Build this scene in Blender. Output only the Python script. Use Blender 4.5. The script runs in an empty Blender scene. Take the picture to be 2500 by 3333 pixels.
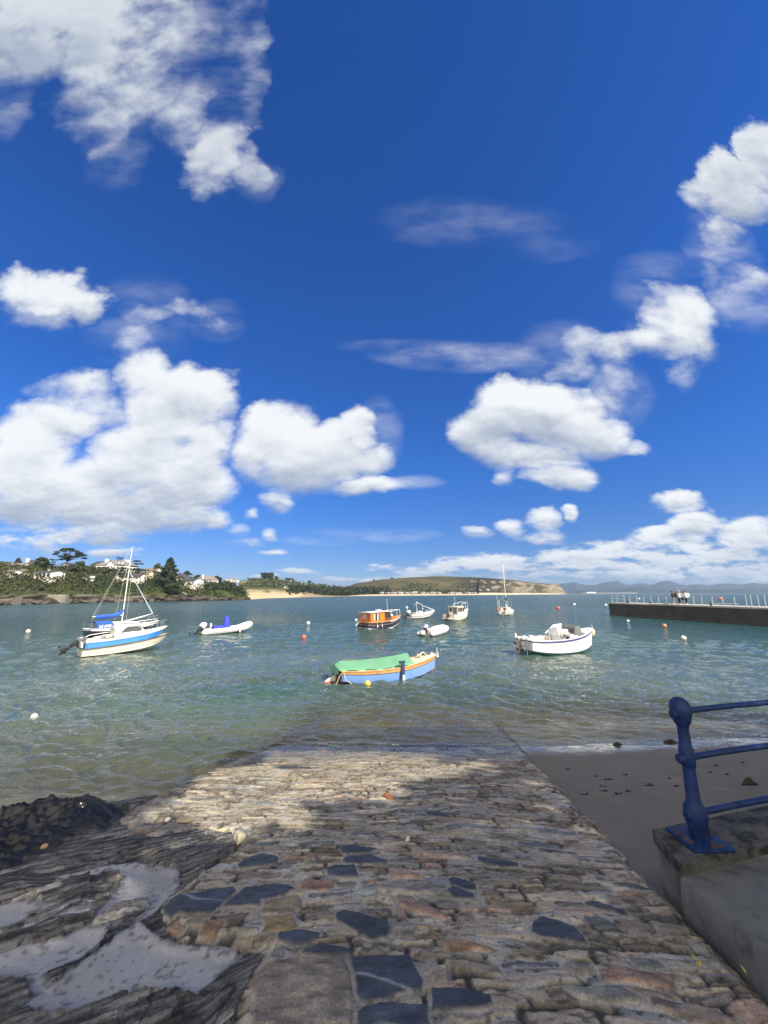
import bpy, bmesh, math, random
import numpy as np
from mathutils import Vector, Matrix
random.seed(7); RNG = np.random.default_rng(11)
SC = bpy.context.scene; COL = SC.collection
PI = math.pi; V3 = Vector
# ------------------------------------------------------------------ camera model (photo 2500x3333, f = 1250 px)
H = 3.4                      # eye above the water (water is z = 0)
TH = math.radians(11.86)     # camera looks 11.9 degrees above the horizon
CT, ST = math.cos(TH), math.sin(TH)
def ray(px, py):
    u = (px-1250)/1250.0; v = (py-1666.5)/1250.0
    return (u, CT+v*ST, ST-v*CT)
def onz(px, py, z=0.0):      # point of the horizontal plane z seen at a photo pixel
    d = ray(px, py); t = (z-H)/d[2]
    return Vector((d[0]*t, d[1]*t, z))
def atd(px, py, D):          # point at distance D (along +Y) seen at a photo pixel
    d = ray(px, py); t = D/d[1]
    return Vector((d[0]*t, D, H+d[2]*t))
R0, RS = 1.85, 0.193         # slipway plane z = R0 - RS*y
def onramp(px, py, off=0.0):
    d = ray(px, py); t = (R0+off-H)/(d[2]+RS*d[1])
    return Vector((d[0]*t, d[1]*t, H+d[2]*t))
SUN_AZ = (0.78, -0.63); SUN_EL = math.radians(41)
_l = math.hypot(*SUN_AZ)
SUND = Vector((SUN_AZ[0]/_l*math.cos(SUN_EL), SUN_AZ[1]/_l*math.cos(SUN_EL), math.sin(SUN_EL)))
# ------------------------------------------------------------------ numpy noise
def _h(xi, yi, s):
    h = (xi.astype(np.int64)*374761393 + yi.astype(np.int64)*668265263 + s*974711) & 0xFFFFFFFF
    h = ((h ^ (h >> 13))*1274126177) & 0xFFFFFFFF
    h = ((h ^ (h >> 16))*2246822519) & 0xFFFFFFFF
    return ((h ^ (h >> 15)) & 0xFFFFFF)/float(0xFFFFFF)
def vn(x, y, s=0):
    xi = np.floor(x); yi = np.floor(y); fx = x-xi; fy = y-yi
    fx = fx*fx*fx*(fx*(fx*6-15)+10); fy = fy*fy*fy*(fy*(fy*6-15)+10)
    a = _h(xi, yi, s); b = _h(xi+1, yi, s); c = _h(xi, yi+1, s); d = _h(xi+1, yi+1, s)
    return (a*(1-fx)+b*fx)*(1-fy)+(c*(1-fx)+d*fx)*fy
def fbm(x, y, s=0, o=4, g=0.5):
    r = 0; a = 1; t = 0
    for k in range(o):
        r = r+a*vn(x*2**k+k*17.3, y*2**k-k*9.1, s+k*31); t += a; a *= g
    return r/t
def sst(a, b, x):
    t = np.clip((x-a)/(b-a), 0, 1); return t*t*(3-2*t)
# ------------------------------------------------------------------ materials
def newmat(name):
    m = bpy.data.materials.new(name); m.use_nodes = True
    nt = m.node_tree
    return m, nt, nt.nodes['Principled BSDF'], nt.nodes['Material Output']
def setp(n, **kw):
    for k, v in kw.items():
        n.inputs[k.replace('_', ' ')].default_value = v
def noise_node(nt, scale, detail=4, rough=0.6, coord='Object', vec_scale=None):
    tc = nt.nodes.new('ShaderNodeTexCoord'); src = tc.outputs[coord]
    if vec_scale:
        mp = nt.nodes.new('ShaderNodeMapping'); mp.inputs['Scale'].default_value = vec_scale
        nt.links.new(src, mp.inputs['Vector']); src = mp.outputs['Vector']
    n = nt.nodes.new('ShaderNodeTexNoise'); n.inputs['Scale'].default_value = scale
    n.inputs['Detail'].default_value = detail; n.inputs['Roughness'].default_value = rough
    nt.links.new(src, n.inputs['Vector'])
    return n
def ramp_node(nt, fac, stops):
    r = nt.nodes.new('ShaderNodeValToRGB'); e = r.color_ramp.elements
    while len(e) < len(stops): e.new(0.5)
    for el, (p, c) in zip(e, stops):
        el.position = p; el.color = (*c[:3], 1)
    nt.links.new(fac, r.inputs['Fac']); return r
def mul(c, k): return tuple(min(1, max(0, x*k)) for x in c)
MATS = {}
def mat(name, col, rough=0.5, var=0.25, scale=6.0, metal=0.0, bump=0.0, bscale=40.0, spec=0.5, dirt=None, dpos=(.22, .42), coat=0.0):
    """painted / moulded surface with uneven tone, wear blotches and fine bump"""
    if name in MATS: return MATS[name]
    m, nt, p, out = newmat(name)
    setp(p, Roughness=rough, Metallic=metal); p.inputs['Specular IOR Level'].default_value = spec
    if coat: p.inputs['Coat Weight'].default_value = coat
    n = noise_node(nt, scale, 6, 0.65)
    stops = [(0.28, mul(col, 1-var)), (0.55, col), (0.75, mul(col, 1+var*0.5))]
    if dirt: stops = [(dpos[0], dirt), (dpos[1], mul(col, 1-var*0.5)), (0.75, mul(col, 1+var*0.4))]
    r = ramp_node(nt, n.outputs['Fac'], stops)
    nt.links.new(r.outputs['Color'], p.inputs['Base Color'])
    n2 = noise_node(nt, bscale, 4)
    mr = nt.nodes.new('ShaderNodeMapRange'); mr.inputs['To Min'].default_value = max(0.03, rough-0.12); mr.inputs['To Max'].default_value = min(1, rough+0.15)
    nt.links.new(n2.outputs['Fac'], mr.inputs['Value']); nt.links.new(mr.outputs['Result'], p.inputs['Roughness'])
    if bump:
        b = nt.nodes.new('ShaderNodeBump'); b.inputs['Strength'].default_value = 0.6; b.inputs['Distance'].default_value = bump
        nt.links.new(n2.outputs['Fac'], b.inputs['Height']); nt.links.new(b.outputs['Normal'], p.inputs['Normal'])
    MATS[name] = m; return m
def attr_mat(name, rough=0.8, fine=120, fvar=0.25, bump=0.004, spec=0.35, wet=False):
    """surface whose own colour comes from a mesh attribute 'tone', broken up by fine noise; attribute 'wet' lowers roughness"""
    m, nt, p, out = newmat(name)
    a = nt.nodes.new('ShaderNodeAttribute'); a.attribute_name = 'tone'
    n = noise_node(nt, fine, 5, 0.7)
    mr = nt.nodes.new('ShaderNodeMapRange'); mr.inputs['From Min'].default_value = 0.25; mr.inputs['From Max'].default_value = 0.75
    mr.inputs['To Min'].default_value = 1-fvar; mr.inputs['To Max'].default_value = 1+fvar
    nt.links.new(n.outputs['Fac'], mr.inputs['Value'])
    mx = nt.nodes.new('ShaderNodeVectorMath'); mx.operation = 'SCALE'
    nt.links.new(a.outputs['Color'], mx.inputs[0]); nt.links.new(mr.outputs['Result'], mx.inputs['Scale'])
    nt.links.new(mx.outputs[0], p.inputs['Base Color'])
    p.inputs['Specular IOR Level'].default_value = spec; p.inputs['Roughness'].default_value = rough
    if wet:
        w = nt.nodes.new('ShaderNodeAttribute'); w.attribute_name = 'wet'
        m2 = nt.nodes.new('ShaderNodeMapRange'); m2.inputs['To Min'].default_value = rough; m2.inputs['To Max'].default_value = 0.25
        nt.links.new(w.outputs['Fac'], p.inputs['Coat Weight']); p.inputs['Coat Roughness'].default_value = .09
        nt.links.new(w.outputs['Fac'], m2.inputs['Value']); nt.links.new(m2.outputs['Result'], p.inputs['Roughness'])
    b = nt.nodes.new('ShaderNodeBump'); b.inputs['Strength'].default_value = 0.7; b.inputs['Distance'].default_value = bump
    nt.links.new(n.outputs['Fac'], b.inputs['Height']); nt.links.new(b.outputs['Normal'], p.inputs['Normal'])
    return m
# ------------------------------------------------------------------ objects
def tag(o, label=None, cat=None, group=None, kind=None):
    if label: o['label'] = label
    if cat: o['category'] = cat
    if group: o['group'] = group
    if kind: o['kind'] = kind
    return o
def thing(name, label, cat, loc=(0, 0, 0), rz=0.0, group=None, rot=None):
    o = bpy.data.objects.new(name, None); COL.objects.link(o)
    o.location = loc; o.rotation_euler = rot if rot else (0, 0, rz); o.empty_display_size = 0.2
    return tag(o, label, cat, group)
def link(name, me, m=None, parent=None):
    o = bpy.data.objects.new(name, me); COL.objects.link(o)
    if m: me.materials.append(m)
    if parent: o.parent = parent
    return o
def npmesh(name, V, F4, attrs=None, smooth=True):
    """fast mesh from numpy verts (n,3) and quads (m,4) or tris (m,3)"""
    me = bpy.data.meshes.new(name); V = np.asarray(V, dtype=np.float32); F4 = np.asarray(F4, dtype=np.int32)
    k = F4.shape[1]; n = len(F4)
    me.vertices.add(len(V)); me.vertices.foreach_set('co', V.ravel())
    me.loops.add(n*k); me.loops.foreach_set('vertex_index', F4.ravel())
    me.polygons.add(n); me.polygons.foreach_set('loop_start', np.arange(0, n*k, k, dtype=np.int32))
    try: me.polygons.foreach_set('loop_total', np.full(n, k, dtype=np.int32))
    except Exception: pass
    me.polygons.foreach_set('use_smooth', np.full(n, smooth, dtype=bool))
    for an, (typ, dat) in (attrs or {}).items():
        a = me.attributes.new(an, typ, 'POINT')
        if typ == 'FLOAT': a.data.foreach_set('value', np.asarray(dat, dtype=np.float32).ravel())
        else:
            d = np.ones((len(V), 4), dtype=np.float32); d[:, :3] = dat
            a.data.foreach_set('color', d.ravel())
    me.update(calc_edges=True); me.validate()
    return me
class MB:
    """collects shapes, then builds ONE mesh object"""
    def __init__(s): s.v = []; s.f = []
    def add(s, vs, fs):
        o = len(s.v); s.v += [tuple(v) for v in vs]; s.f += [tuple(i+o for i in f) for f in fs]; return s
    def box(s, c, d, rz=0.0, bev=0.0, taper=1.0, ry=0.0):
        x, y, z = d[0]/2, d[1]/2, d[2]/2; M = Matrix.Rotation(rz, 3, 'Z') @ Matrix.Rotation(ry, 3, 'Y'); c = Vector(c)
        if bev <= 0:
            vs = [(-x, -y, -z), (x, -y, -z), (x, y, -z), (-x, y, -z), (-x*taper, -y*taper, z), (x*taper, -y*taper, z), (x*taper, y*taper, z), (-x*taper, y*taper, z)]
            fs = [(0, 3, 2, 1), (4, 5, 6, 7), (0, 1, 5, 4), (1, 2, 6, 5), (2, 3, 7, 6), (3, 0, 4, 7)]
        else:
            b = min(bev, x*.9, y*.9, z*.9); bm = bmesh.new(); bmesh.ops.create_cube(bm, size=1)
            for v in bm.verts:
                k = taper if v.co.z > 0 else 1
                v.co = Vector((v.co.x*2*x*k, v.co.y*2*y*k, v.co.z*2*z))
            bmesh.ops.bevel(bm, geom=list(bm.edges), offset=b, segments=2, affect='EDGES', profile=0.6)
            bm.verts.index_update(); vs = [v.co.copy() for v in bm.verts]; fs = [[v.index for v in f.verts] for f in bm.faces]; bm.free()
        return s.add([c+M @ Vector(v) for v in vs], fs)
    def tube(s, pts, r, n=8, caps=True, closed=False):
        pts = [Vector(p) for p in pts]; rr = r if isinstance(r, (list, tuple)) else [r]*len(pts)
        vs = []; m = len(pts); ref = None
        for i, p in enumerate(pts):
            if closed: t = pts[(i+1) % m]-pts[i-1]
            else: t = (pts[min(i+1, m-1)]-pts[max(i-1, 0)])
            t = t.normalized() if t.length > 1e-9 else Vector((0, 0, 1))
            if ref is None: ref = Vector((0, 0, 1)) if abs(t.z) < 0.9 else Vector((1, 0, 0))
            a = (ref-t*ref.dot(t))
            a = a.normalized() if a.length > 1e-6 else t.orthogonal().normalized()
            ref = a; b = t.cross(a)
            vs += [p+(a*math.cos(2*PI*k/n)+b*math.sin(2*PI*k/n))*rr[i] for k in range(n)]
        fs = []
        for i in range(m if closed else m-1):
            j = (i+1) % m
            fs += [(i*n+k, i*n+(k+1) % n, j*n+(k+1) % n, j*n+k) for k in range(n)]
        if caps and not closed: fs += [tuple(range(n-1, -1, -1)), tuple((m-1)*n+k for k in range(n))]
        return s.add(vs, fs)
    def lathe(s, prof, c=(0, 0, 0), n=16, M=None):
        M = M or Matrix.Identity(3); c = Vector(c); vs = []; fs = []
        for (r, z) in prof: vs += [c+M @ Vector((r*math.cos(2*PI*k/n), r*math.sin(2*PI*k/n), z)) for k in range(n)]
        for i in range(len(prof)-1): fs += [(i*n+k, i*n+(k+1) % n, (i+1)*n+(k+1) % n, (i+1)*n+k) for k in range(n)]
        fs += [tuple(range(n-1, -1, -1)), tuple((len(prof)-1)*n+k for k in range(n))]
        return s.add(vs, fs)
    def ell(s, c, r, n=14, m=9, M=None):
        prof = [(max(0.02, math.sin(PI*i/(m-1))), -math.cos(PI*i/(m-1))) for i in range(m)]
        M0 = (M or Matrix.Identity(3)) @ Matrix.Diagonal(Vector(r)); return s.lathe(prof, c, n, M0)
    def prism(s, poly, axis, a, b):
        """polygon in the plane across `axis` (x: poly is (y,z); y: (x,z); z: (x,y)) from a to b"""
        k = len(poly)
        def P(p, q): return (q, p[0], p[1]) if axis == 'x' else ((p[0], q, p[1]) if axis == 'y' else (p[0], p[1], q))
        vs = [P(p, a) for p in poly]+[P(p, b) for p in poly]
        fs = [tuple(range(k)), tuple(range(2*k-1, k-1, -1))]+[(i, i+k, (i+1) % k+k, (i+1) % k) for i in range(k)]
        return s.add(vs, fs)
    def loft(s, rings, closed=False, cap0=False, cap1=False):
        n = len(rings[0]); vs = [p for r in rings for p in r]; fs = []
        for i in range(len(rings)-1):
            for k in range(n if closed else n-1):
                fs.append((i*n+k, i*n+(k+1) % n, (i+1)*n+(k+1) % n, (i+1)*n+k))
        if cap0: fs.append(tuple(range(n-1, -1, -1)))
        if cap1: fs.append(tuple((len(rings)-1)*n+k for k in range(n)))
        return s.add(vs, fs)
    def build(s, name, m, parent=None, smooth=True, recalc=True, ang=40):
        me = bpy.data.meshes.new(name); bm = bmesh.new()
        vs = [bm.verts.new(v) for v in s.v]; bm.verts.ensure_lookup_table()
        for f in s.f:
            try: bm.faces.new([vs[i] for i in f])
            except ValueError: pass
        bmesh.ops.remove_doubles(bm, verts=bm.verts, dist=1e-5)
        if recalc: bmesh.ops.recalc_face_normals(bm, faces=bm.faces)
        if smooth:
            lim = math.radians(ang)
            for e in bm.edges:
                e.smooth = not (len(e.link_faces) == 2 and e.calc_face_angle(0) > lim)
            for f in bm.faces: f.smooth = True
        bm.to_mesh(me); bm.free()
        return link(name, me, m, parent)
# ------------------------------------------------------------------ camera and light
cam_d = bpy.data.cameras.new('camera'); cam = bpy.data.objects.new('camera', cam_d); COL.objects.link(cam)
cam.location = (0, 0, H); cam.rotation_euler = (PI/2+TH, 0, 0)
cam_d.sensor_fit = 'HORIZONTAL'; cam_d.sensor_width = 36; cam_d.lens = 18.0; cam_d.clip_start = 0.05; cam_d.clip_end = 40000
SC.camera = cam
sd = bpy.data.lights.new('sun', 'SUN'); sd.energy = 5.0; sd.angle = math.radians(0.5); sd.color = (1.0, 0.895, 0.735)
so = bpy.data.objects.new('sun', sd); COL.objects.link(so); so.rotation_euler = (-SUND).to_track_quat('-Z', 'Y').to_euler(); so.location = (20, -20, 40)
SC.view_settings.view_transform = 'Standard'; SC.view_settings.look = 'None'; SC.view_settings.exposure = 0.75; SC.view_settings.gamma = 1.0
SC.render.engine = 'CYCLES'
cy = SC.cycles; cy.use_denoising = True; cy.denoising_prefilter = 'NONE'; cy.max_bounces = 8; cy.diffuse_bounces = 3; cy.glossy_bounces = 4; cy.transmission_bounces = 4
cy.transparent_max_bounces = 12; cy.volume_bounces = 0; cy.caustics_reflective = False; cy.caustics_refractive = False; cy.sample_clamp_indirect = 6.0
# ------------------------------------------------------------------ sky: Nishita plus clouds fixed in world directions
OV = 2500/1659.0
# (cx, cy, rx, ry, weight) in the 1659-wide view of the photo; weight: thickness of that lump of cloud
CL = [
 (120,20,230,110,1.0),(40,90,150,100,.9),(230,110,140,130,.85),(190,220,100,80,.6),(245,290,55,70,.4),(320,60,130,120,.5),(330,190,90,110,.45),(390,250,80,90,.5),(470,340,80,85,.75),(440,400,60,36,.45),(545,360,45,60,.45),(500,280,45,50,.3),(420,70,60,110,.3),(560,395,30,20,.25),
 
 (110,630,120,58,1.0),(40,615,70,46,.7),(185,645,60,44,.8),(95,680,90,28,.6),
 (330,690,60,26,.36),(400,668,70,22,.42),(470,690,38,24,.32),(280,740,50,40,.36),(380,655,30,14,.3),
 (385,870,125,95,1.2),(310,800,75,60,.9),(440,850,75,65,1.1),(170,835,110,40,.5),(200,880,120,50,.7),(80,930,110,65,.95),(160,905,100,50,.75),(40,1010,120,85,1.2),(150,1050,150,65,1.1),(320,990,140,90,1.1),(440,950,70,85,1.0),(390,1060,120,65,1.2),(90,1085,160,60,1.1),(250,1110,170,48,1.1),(410,1125,90,28,1.0),(190,1155,120,24,.8),(250,1188,80,14,.6),(60,1170,100,34,.5),
 (600,950,100,75,1.1),(570,915,55,45,.9),(690,990,115,65,1.2),(640,1025,130,45,1.0),(790,1048,90,22,.9),(772,930,40,58,.9),(800,990,52,42,.9),(725,950,55,48,.8),(545,1000,50,50,.7),
 (593,1080,42,24,.8),(540,1113,18,14,.45),(585,1155,24,20,.55),(512,1152,28,22,.4),(530,1180,54,16,.35),(580,1198,46,10,.4),
 (1115,880,115,75,1.2),(1050,930,80,65,1.1),(1200,905,115,75,1.25),(1290,945,85,42,.9),(1375,965,45,16,.5),(1150,985,120,38,1.0),(1215,1030,80,34,.95),(1105,1035,24,26,.3),(1290,870,60,60,.4),
 (1480,690,80,75,.8),(1420,740,85,48,.7),(1255,745,66,48,.5),(1330,755,80,46,.6),(1475,795,45,48,.5),(1570,645,60,36,.36),(1630,620,46,46,.4),(1535,560,40,70,.36),(1230,800,66,34,.42),(1440,640,36,40,.4),(1330,830,56,46,.3),(1600,680,60,40,.25),
 (1595,400,100,68,1.1),(1650,330,66,66,1.0),(1620,450,86,40,.75),(1560,350,34,44,.65),(1555,495,56,34,.36),(1530,420,50,50,.6),
 (1462,1080,60,22,.85),(1505,1130,76,38,1.0),(1430,1150,70,28,.9),(1610,1160,80,44,.95),(1540,1195,150,38,.95),(1350,1190,130,32,.9),(1250,1208,140,30,.9),(1120,1215,140,26,.85),(980,1225,120,22,.75),(870,1228,80,13,.55),(1175,1125,40,26,.8),(1105,1140,38,22,.6),(1030,1150,42,19,.55),(1235,1112,22,16,.75),(1160,1158,70,15,.55),(1400,1165,60,24,.6),
 (1300,1240,430,22,.6),(650,1238,60,10,.6),(720,1245,60,10,.6),(940,1246,180,15,.6),(1500,1230,270,36,.8),(560,1248,70,9,.3),
 
]
# feathery streaks: (cx, cy, rx, ry, opacity, slope dv/du)
WS = [(548,140,34,120,.55,0),(512,60,34,90,.35,0),(460,190,90,130,.25,0),(420,90,80,120,.35,0),(250,330,70,70,.25,0),(560,390,50,40,.25,0),
 (1000,768,190,30,.42,0),(1130,764,60,18,.40,0),(880,748,150,16,.2,0),(890,1042,70,13,.4,0),(860,1156,90,14,.4,0),(740,1150,70,11,.35,0),(690,1166,80,11,.3,0),(1010,480,210,45,.16,0),(1180,530,120,30,.10,0),
 (300,690,110,90,.22,0),(470,690,60,40,.25,0),(1230,780,110,80,.30,0),(1440,640,110,90,.25,0),(1560,560,80,110,.35,0),(1610,640,90,70,.35,0),(1330,850,80,70,.25,0),(820,930,50,70,.3,0),(20,240,40,60,.25,0)]
def build_world():
    w = bpy.data.worlds.new('World'); SC.world = w; w.use_nodes = True
    nt = w.node_tree; nd = nt.nodes; L = nt.links; bg = nd['Background']
    def put(sock, v):
        if isinstance(v, bpy.types.NodeSocket): L.new(v, sock)
        else: sock.default_value = v
    def vm(op, *a):
        n = nd.new('ShaderNodeVectorMath'); n.operation = op
        for i, v in enumerate(a): put(n.inputs[i], v)
        return n.outputs['Value'] if op in ('DOT_PRODUCT', 'LENGTH') else n.outputs['Vector']
    def mt(op, *a, clamp=False):
        n = nd.new('ShaderNodeMath'); n.operation = op; n.use_clamp = clamp
        for i, v in enumerate(a): put(n.inputs[i], v)
        return n.outputs[0]
    def ss(x, a, b):
        n = nd.new('ShaderNodeMapRange'); n.interpolation_type = 'SMOOTHSTEP'
        put(n.inputs['Value'], x); n.inputs['From Min'].default_value = a; n.inputs['From Max'].default_value = b
        return n.outputs['Result']
    def noise(v, sc, det, ro, out='Fac'):
        n = nd.new('ShaderNodeTexNoise'); put(n.inputs['Vector'], v); n.inputs['Scale'].default_value = sc
        n.inputs['Detail'].default_value = det; n.inputs['Roughness'].default_value = ro
        return n.outputs[out]
    tc = nd.new('ShaderNodeTexCoord'); D = vm('NORMALIZE', tc.outputs['Generated'])
    sx = nd.new('ShaderNodeSeparateXYZ'); L.new(D, sx.inputs[0])
    fy = mt('MAXIMUM', sx.outputs[1], 0.05)
    u = mt('DIVIDE', sx.outputs[0], fy); v = mt('DIVIDE', sx.outputs[2], fy)
    cq = nd.new('ShaderNodeCombineXYZ'); put(cq.inputs[0], u); put(cq.inputs[1], mt('MULTIPLY_ADD', mt('LOGARITHM', mt('ADD', mt('MAXIMUM', v, 0.0), 0.1), 2.71828), 0.35, mt('MULTIPLY', v, 0.9))); put(cq.inputs[2], 0.0)
    Q = cq.outputs[0]
    # ragged, billowing outlines: the lumps are looked up through a displaced direction
    amp = mt('MULTIPLY_ADD', mt('MAXIMUM', v, 0.0), 0.10, 0.045)
    wv = vm('SUBTRACT', noise(Q, 4.6, 8, 0.6, 'Color'), (0.5, 0.5, 0.5))
    ws = nd.new('ShaderNodeVectorMath'); ws.operation = 'SCALE'; L.new(wv, ws.inputs[0]); L.new(mt('MULTIPLY', amp, 1.8), ws.inputs['Scale'])
    wsp = nd.new('ShaderNodeSeparateXYZ'); L.new(ws.outputs[0], wsp.inputs[0])
    uu = mt('ADD', u, wsp.outputs[0]); vv = mt('ADD', v, mt('MULTIPLY', wsp.outputs[1], 0.8))
    def tri(s):
        c = nd.new('ShaderNodeCombineXYZ')
        for i in range(3): L.new(s, c.inputs[i])
        return c.outputs[0]
    U3 = tri(uu); V3 = tri(vv)
    def g(px, py):
        d = ray(px, py); return d[0]/d[1], d[2]/d[1]
    prm = []
    for (cx, cy_, rx, ry, wt) in CL:
        cx, cy_, rx, ry = cx*OV, cy_*OV, rx*OV*1.2, ry*OV*1.2
        u0, v0 = g(cx, cy_); ru = abs(g(cx+rx, cy_)[0]-g(cx-rx, cy_)[0])/2; rv = abs(g(cx, cy_+ry)[1]-g(cx, cy_-ry)[1])/2
        # skew: at the top of the frame moving down in the photo also moves u; fold it into the centre only
        k = math.sqrt(wt+0.2); prm.append((k/ru, -u0*k/ru, k/rv, -v0*k/rv, wt))
    while len(prm) % 3: prm.append((1, 90, 1, 90, 0.0))
    acc = None; S = None; T = None
    for i in range(0, len(prm), 3):
        a, b, c = prm[i:i+3]; col = lambda j: (a[j], b[j], c[j])
        hu = vm('MULTIPLY_ADD', U3, col(0), col(1)); hv = vm('MULTIPLY_ADD', V3, col(2), col(3))
        val = vm('SUBTRACT', col(4), vm('MULTIPLY_ADD', hu, hu, vm('MULTIPLY', hv, hv)))
        acc = val if acc is None else vm('MAXIMUM', acc, val)
        wgt = vm('MAXIMUM', vm('ADD', val, (0.3, 0.3, 0.3)), (0.0, 0.0, 0.0))
        S = wgt if S is None else vm('ADD', S, wgt)
        T = vm('MULTIPLY', wgt, hv) if T is None else vm('MULTIPLY_ADD', wgt, hv, T)
    sa = nd.new('ShaderNodeSeparateXYZ'); L.new(acc, sa.inputs[0])
    mx = mt('MAXIMUM', mt('MAXIMUM', sa.outputs[0], sa.outputs[1]), sa.outputs[2])
    mx = mt('MAXIMUM', mx, -1.0)
    s1 = mt('ADD', vm('DOT_PRODUCT', S, (1, 1, 1)), 0.02); hh = mt('DIVIDE', vm('DOT_PRODUCT', T, (1, 1, 1)), s1)
    up = vm('ADD', Q, (0.012, 0.035, 0.0)); lowk = mt('SUBTRACT', 1.0, ss(sx.outputs[2], 0.04, 0.36))
    def mixf(a, b): return mt('MULTIPLY_ADD', mt('SUBTRACT', b, a), lowk, a)
    n1 = mixf(noise(Q, 5.0, 9, 0.57), noise(Q, 12.0, 7, 0.57)); n1b = mixf(noise(up, 5.0, 7, 0.56), noise(vm('ADD', Q, (0.005, 0.018, 0.0)), 12.0, 5, 0.56))
    n2 = noise(Q, 2.2, 4, 0.5)
    vlow = mt('SUBTRACT', 1.0, ss(sx.outputs[2], 0.06, 0.15))
    dens = mt('ADD', mx, mt('MULTIPLY', mt('SUBTRACT', n1, 0.53), mt('ADD', mt('MULTIPLY_ADD', mt('MINIMUM', mt('MAXIMUM', mx, 0.0), 1.0), 1.2, 1.0), mt('MULTIPLY', vlow, 1.9))))
    dens = mt('MULTIPLY', dens, mt('MULTIPLY_ADD', mt('MINIMUM', mt('MAXIMUM', hh, -1.0), 1.0), 0.35, 1.05))
    alpha = ss(dens, -0.05, 0.74)
    # streaks: no displacement, torn by long-grained noise
    U0, V0 = tri(mt('ADD', u, mt('MULTIPLY', wsp.outputs[0], .5))), tri(mt('ADD', v, mt('MULTIPLY', wsp.outputs[1], .25)))
    wa = None; pw = []
    for (cx, cy_, rx, ry, op, sl) in WS:
        cx, cy_, rx, ry = cx*OV, cy_*OV, rx*OV*1.15, ry*OV*1.25
        u0, v0 = g(cx, cy_); ru = abs(g(cx+rx, cy_)[0]-g(cx-rx, cy_)[0])/2; rv = abs(g(cx, cy_+ry)[1]-g(cx, cy_-ry)[1])/2; pw.append((1/ru, -u0/ru, 1/rv, -v0/rv, op))
    for i in range(0, len(pw), 3):
        a, b, c = pw[i:i+3]; col = lambda j: (a[j], b[j], c[j])
        hu = vm('MULTIPLY_ADD', U0, col(0), col(1)); hv = vm('MULTIPLY_ADD', V0, col(2), col(3))
        q = vm('MAXIMUM', vm('SUBTRACT', (1, 1, 1), vm('MULTIPLY_ADD', hu, hu, vm('MULTIPLY', hv, hv))), (0, 0, 0)); q = vm('MULTIPLY', q, col(4)); wa = q if wa is None else vm('MAXIMUM', wa, q)
    sw = nd.new('ShaderNodeSeparateXYZ'); L.new(wa, sw.inputs[0]); wm = mt('MAXIMUM', mt('MAXIMUM', sw.outputs[0], sw.outputs[1]), sw.outputs[2])
    stq = vm('MULTIPLY', Q, (1.5, 2.6, 1.0)); wn = ss(noise(stq, 3.0, 7, .55), .30, .80); wm = mt('MULTIPLY', mt('MULTIPLY', wm, wn), 1.5, clamp=True)
    alpha = mt('SUBTRACT', 1.0, mt('MULTIPLY', mt('SUBTRACT', 1.0, alpha), mt('SUBTRACT', 1.0, wm)))
    front = ss(sx.outputs[1], 0.02, 0.12); above = ss(sx.outputs[2], -0.002, 0.01)
    alpha = mt('MULTIPLY', mt('MULTIPLY', alpha, front), above)
    alpha = mt('MULTIPLY', alpha, 0.97)
    # light on the clouds: bright crowns, grey bases, billow relief
    rel = mt('MULTIPLY', mt('SUBTRACT', n1, n1b), 1.9)
    br = mt('ADD', mt('ADD', mt('MULTIPLY', hh, 1.3), rel), mt('MULTIPLY', mt('SUBTRACT', n2, 0.5), 1.7))
    br = mt('ADD', br, mt('MULTIPLY', mt('SUBTRACT', 0.6, mt('MINIMUM', dens, 1.4)), 0.22))
    t = ss(br, -0.95, 0.42)
    high = ss(sx.outputs[2], 0.45, 0.85)
    t = mt('MULTIPLY', t, mt('SUBTRACT', 1.0, mt('MULTIPLY', high, 0.45)))
    low = mt('SUBTRACT', 1.0, ss(sx.outputs[2], 0.0, 0.16)); t = mt('MULTIPLY', t, mt('SUBTRACT', 1.0, mt('MULTIPLY', low, 0.42)))
    cm = nd.new('ShaderNodeMix'); cm.data_type = 'RGBA'; L.new(t, cm.inputs[0])
    cm.inputs['A'].default_value = (*[x*K_CLOUD for x in (0.37, 0.43, 0.54)], 1); cm.inputs['B'].default_value = (*[x*K_CLOUD for x in (0.86, 0.885, 0.90)], 1)
    sky = nd.new('ShaderNodeTexSky'); sky.sky_type = 'NISHITA'; sky.sun_disc = False
    sky.sun_elevation = SUN_EL; sky.sun_rotation = math.atan2(SUND.x, SUND.y); sky.altitude = 0; sky.air_density = 1.0; sky.dust_density = 0.25; sky.ozone_density = 3.0
    hs = nd.new('ShaderNodeHueSaturation'); hs.inputs['Saturation'].default_value = 1.22; hs.inputs['Value'].default_value = 1.0; hs.inputs['Hue'].default_value = 0.505
    L.new(sky.outputs[0], hs.inputs['Color'])
    tint = nd.new('ShaderNodeValToRGB'); e = tint.color_ramp.elements; e.new(.12); e.new(.3); e.new(.62)
    for el, (pp, c) in zip(e, SKY_TINT): el.position = pp; el.color = (*[x/3 for x in c], 1)
    L.new(sx.outputs[2], tint.inputs['Fac'])
    tm = vm('MULTIPLY', hs.outputs[0], tint.outputs[0]); tm = vm('MULTIPLY', tm, (3, 3, 3))
    fm = nd.new('ShaderNodeMix'); fm.data_type = 'RGBA'; L.new(alpha, fm.inputs[0]); L.new(tm, fm.inputs['A']); L.new(cm.outputs['Result'], fm.inputs['B'])
    # unseen sky behind the viewpoint: bright warm cloud added to fill the shade
    n4 = noise(D, 2.6, 6, .55); ab = mt('MULTIPLY', ss(n4, .36, .56), mt('MULTIPLY', mt('SUBTRACT', 1.0, ss(sx.outputs[1], -0.35, 0.02)), above))
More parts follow.
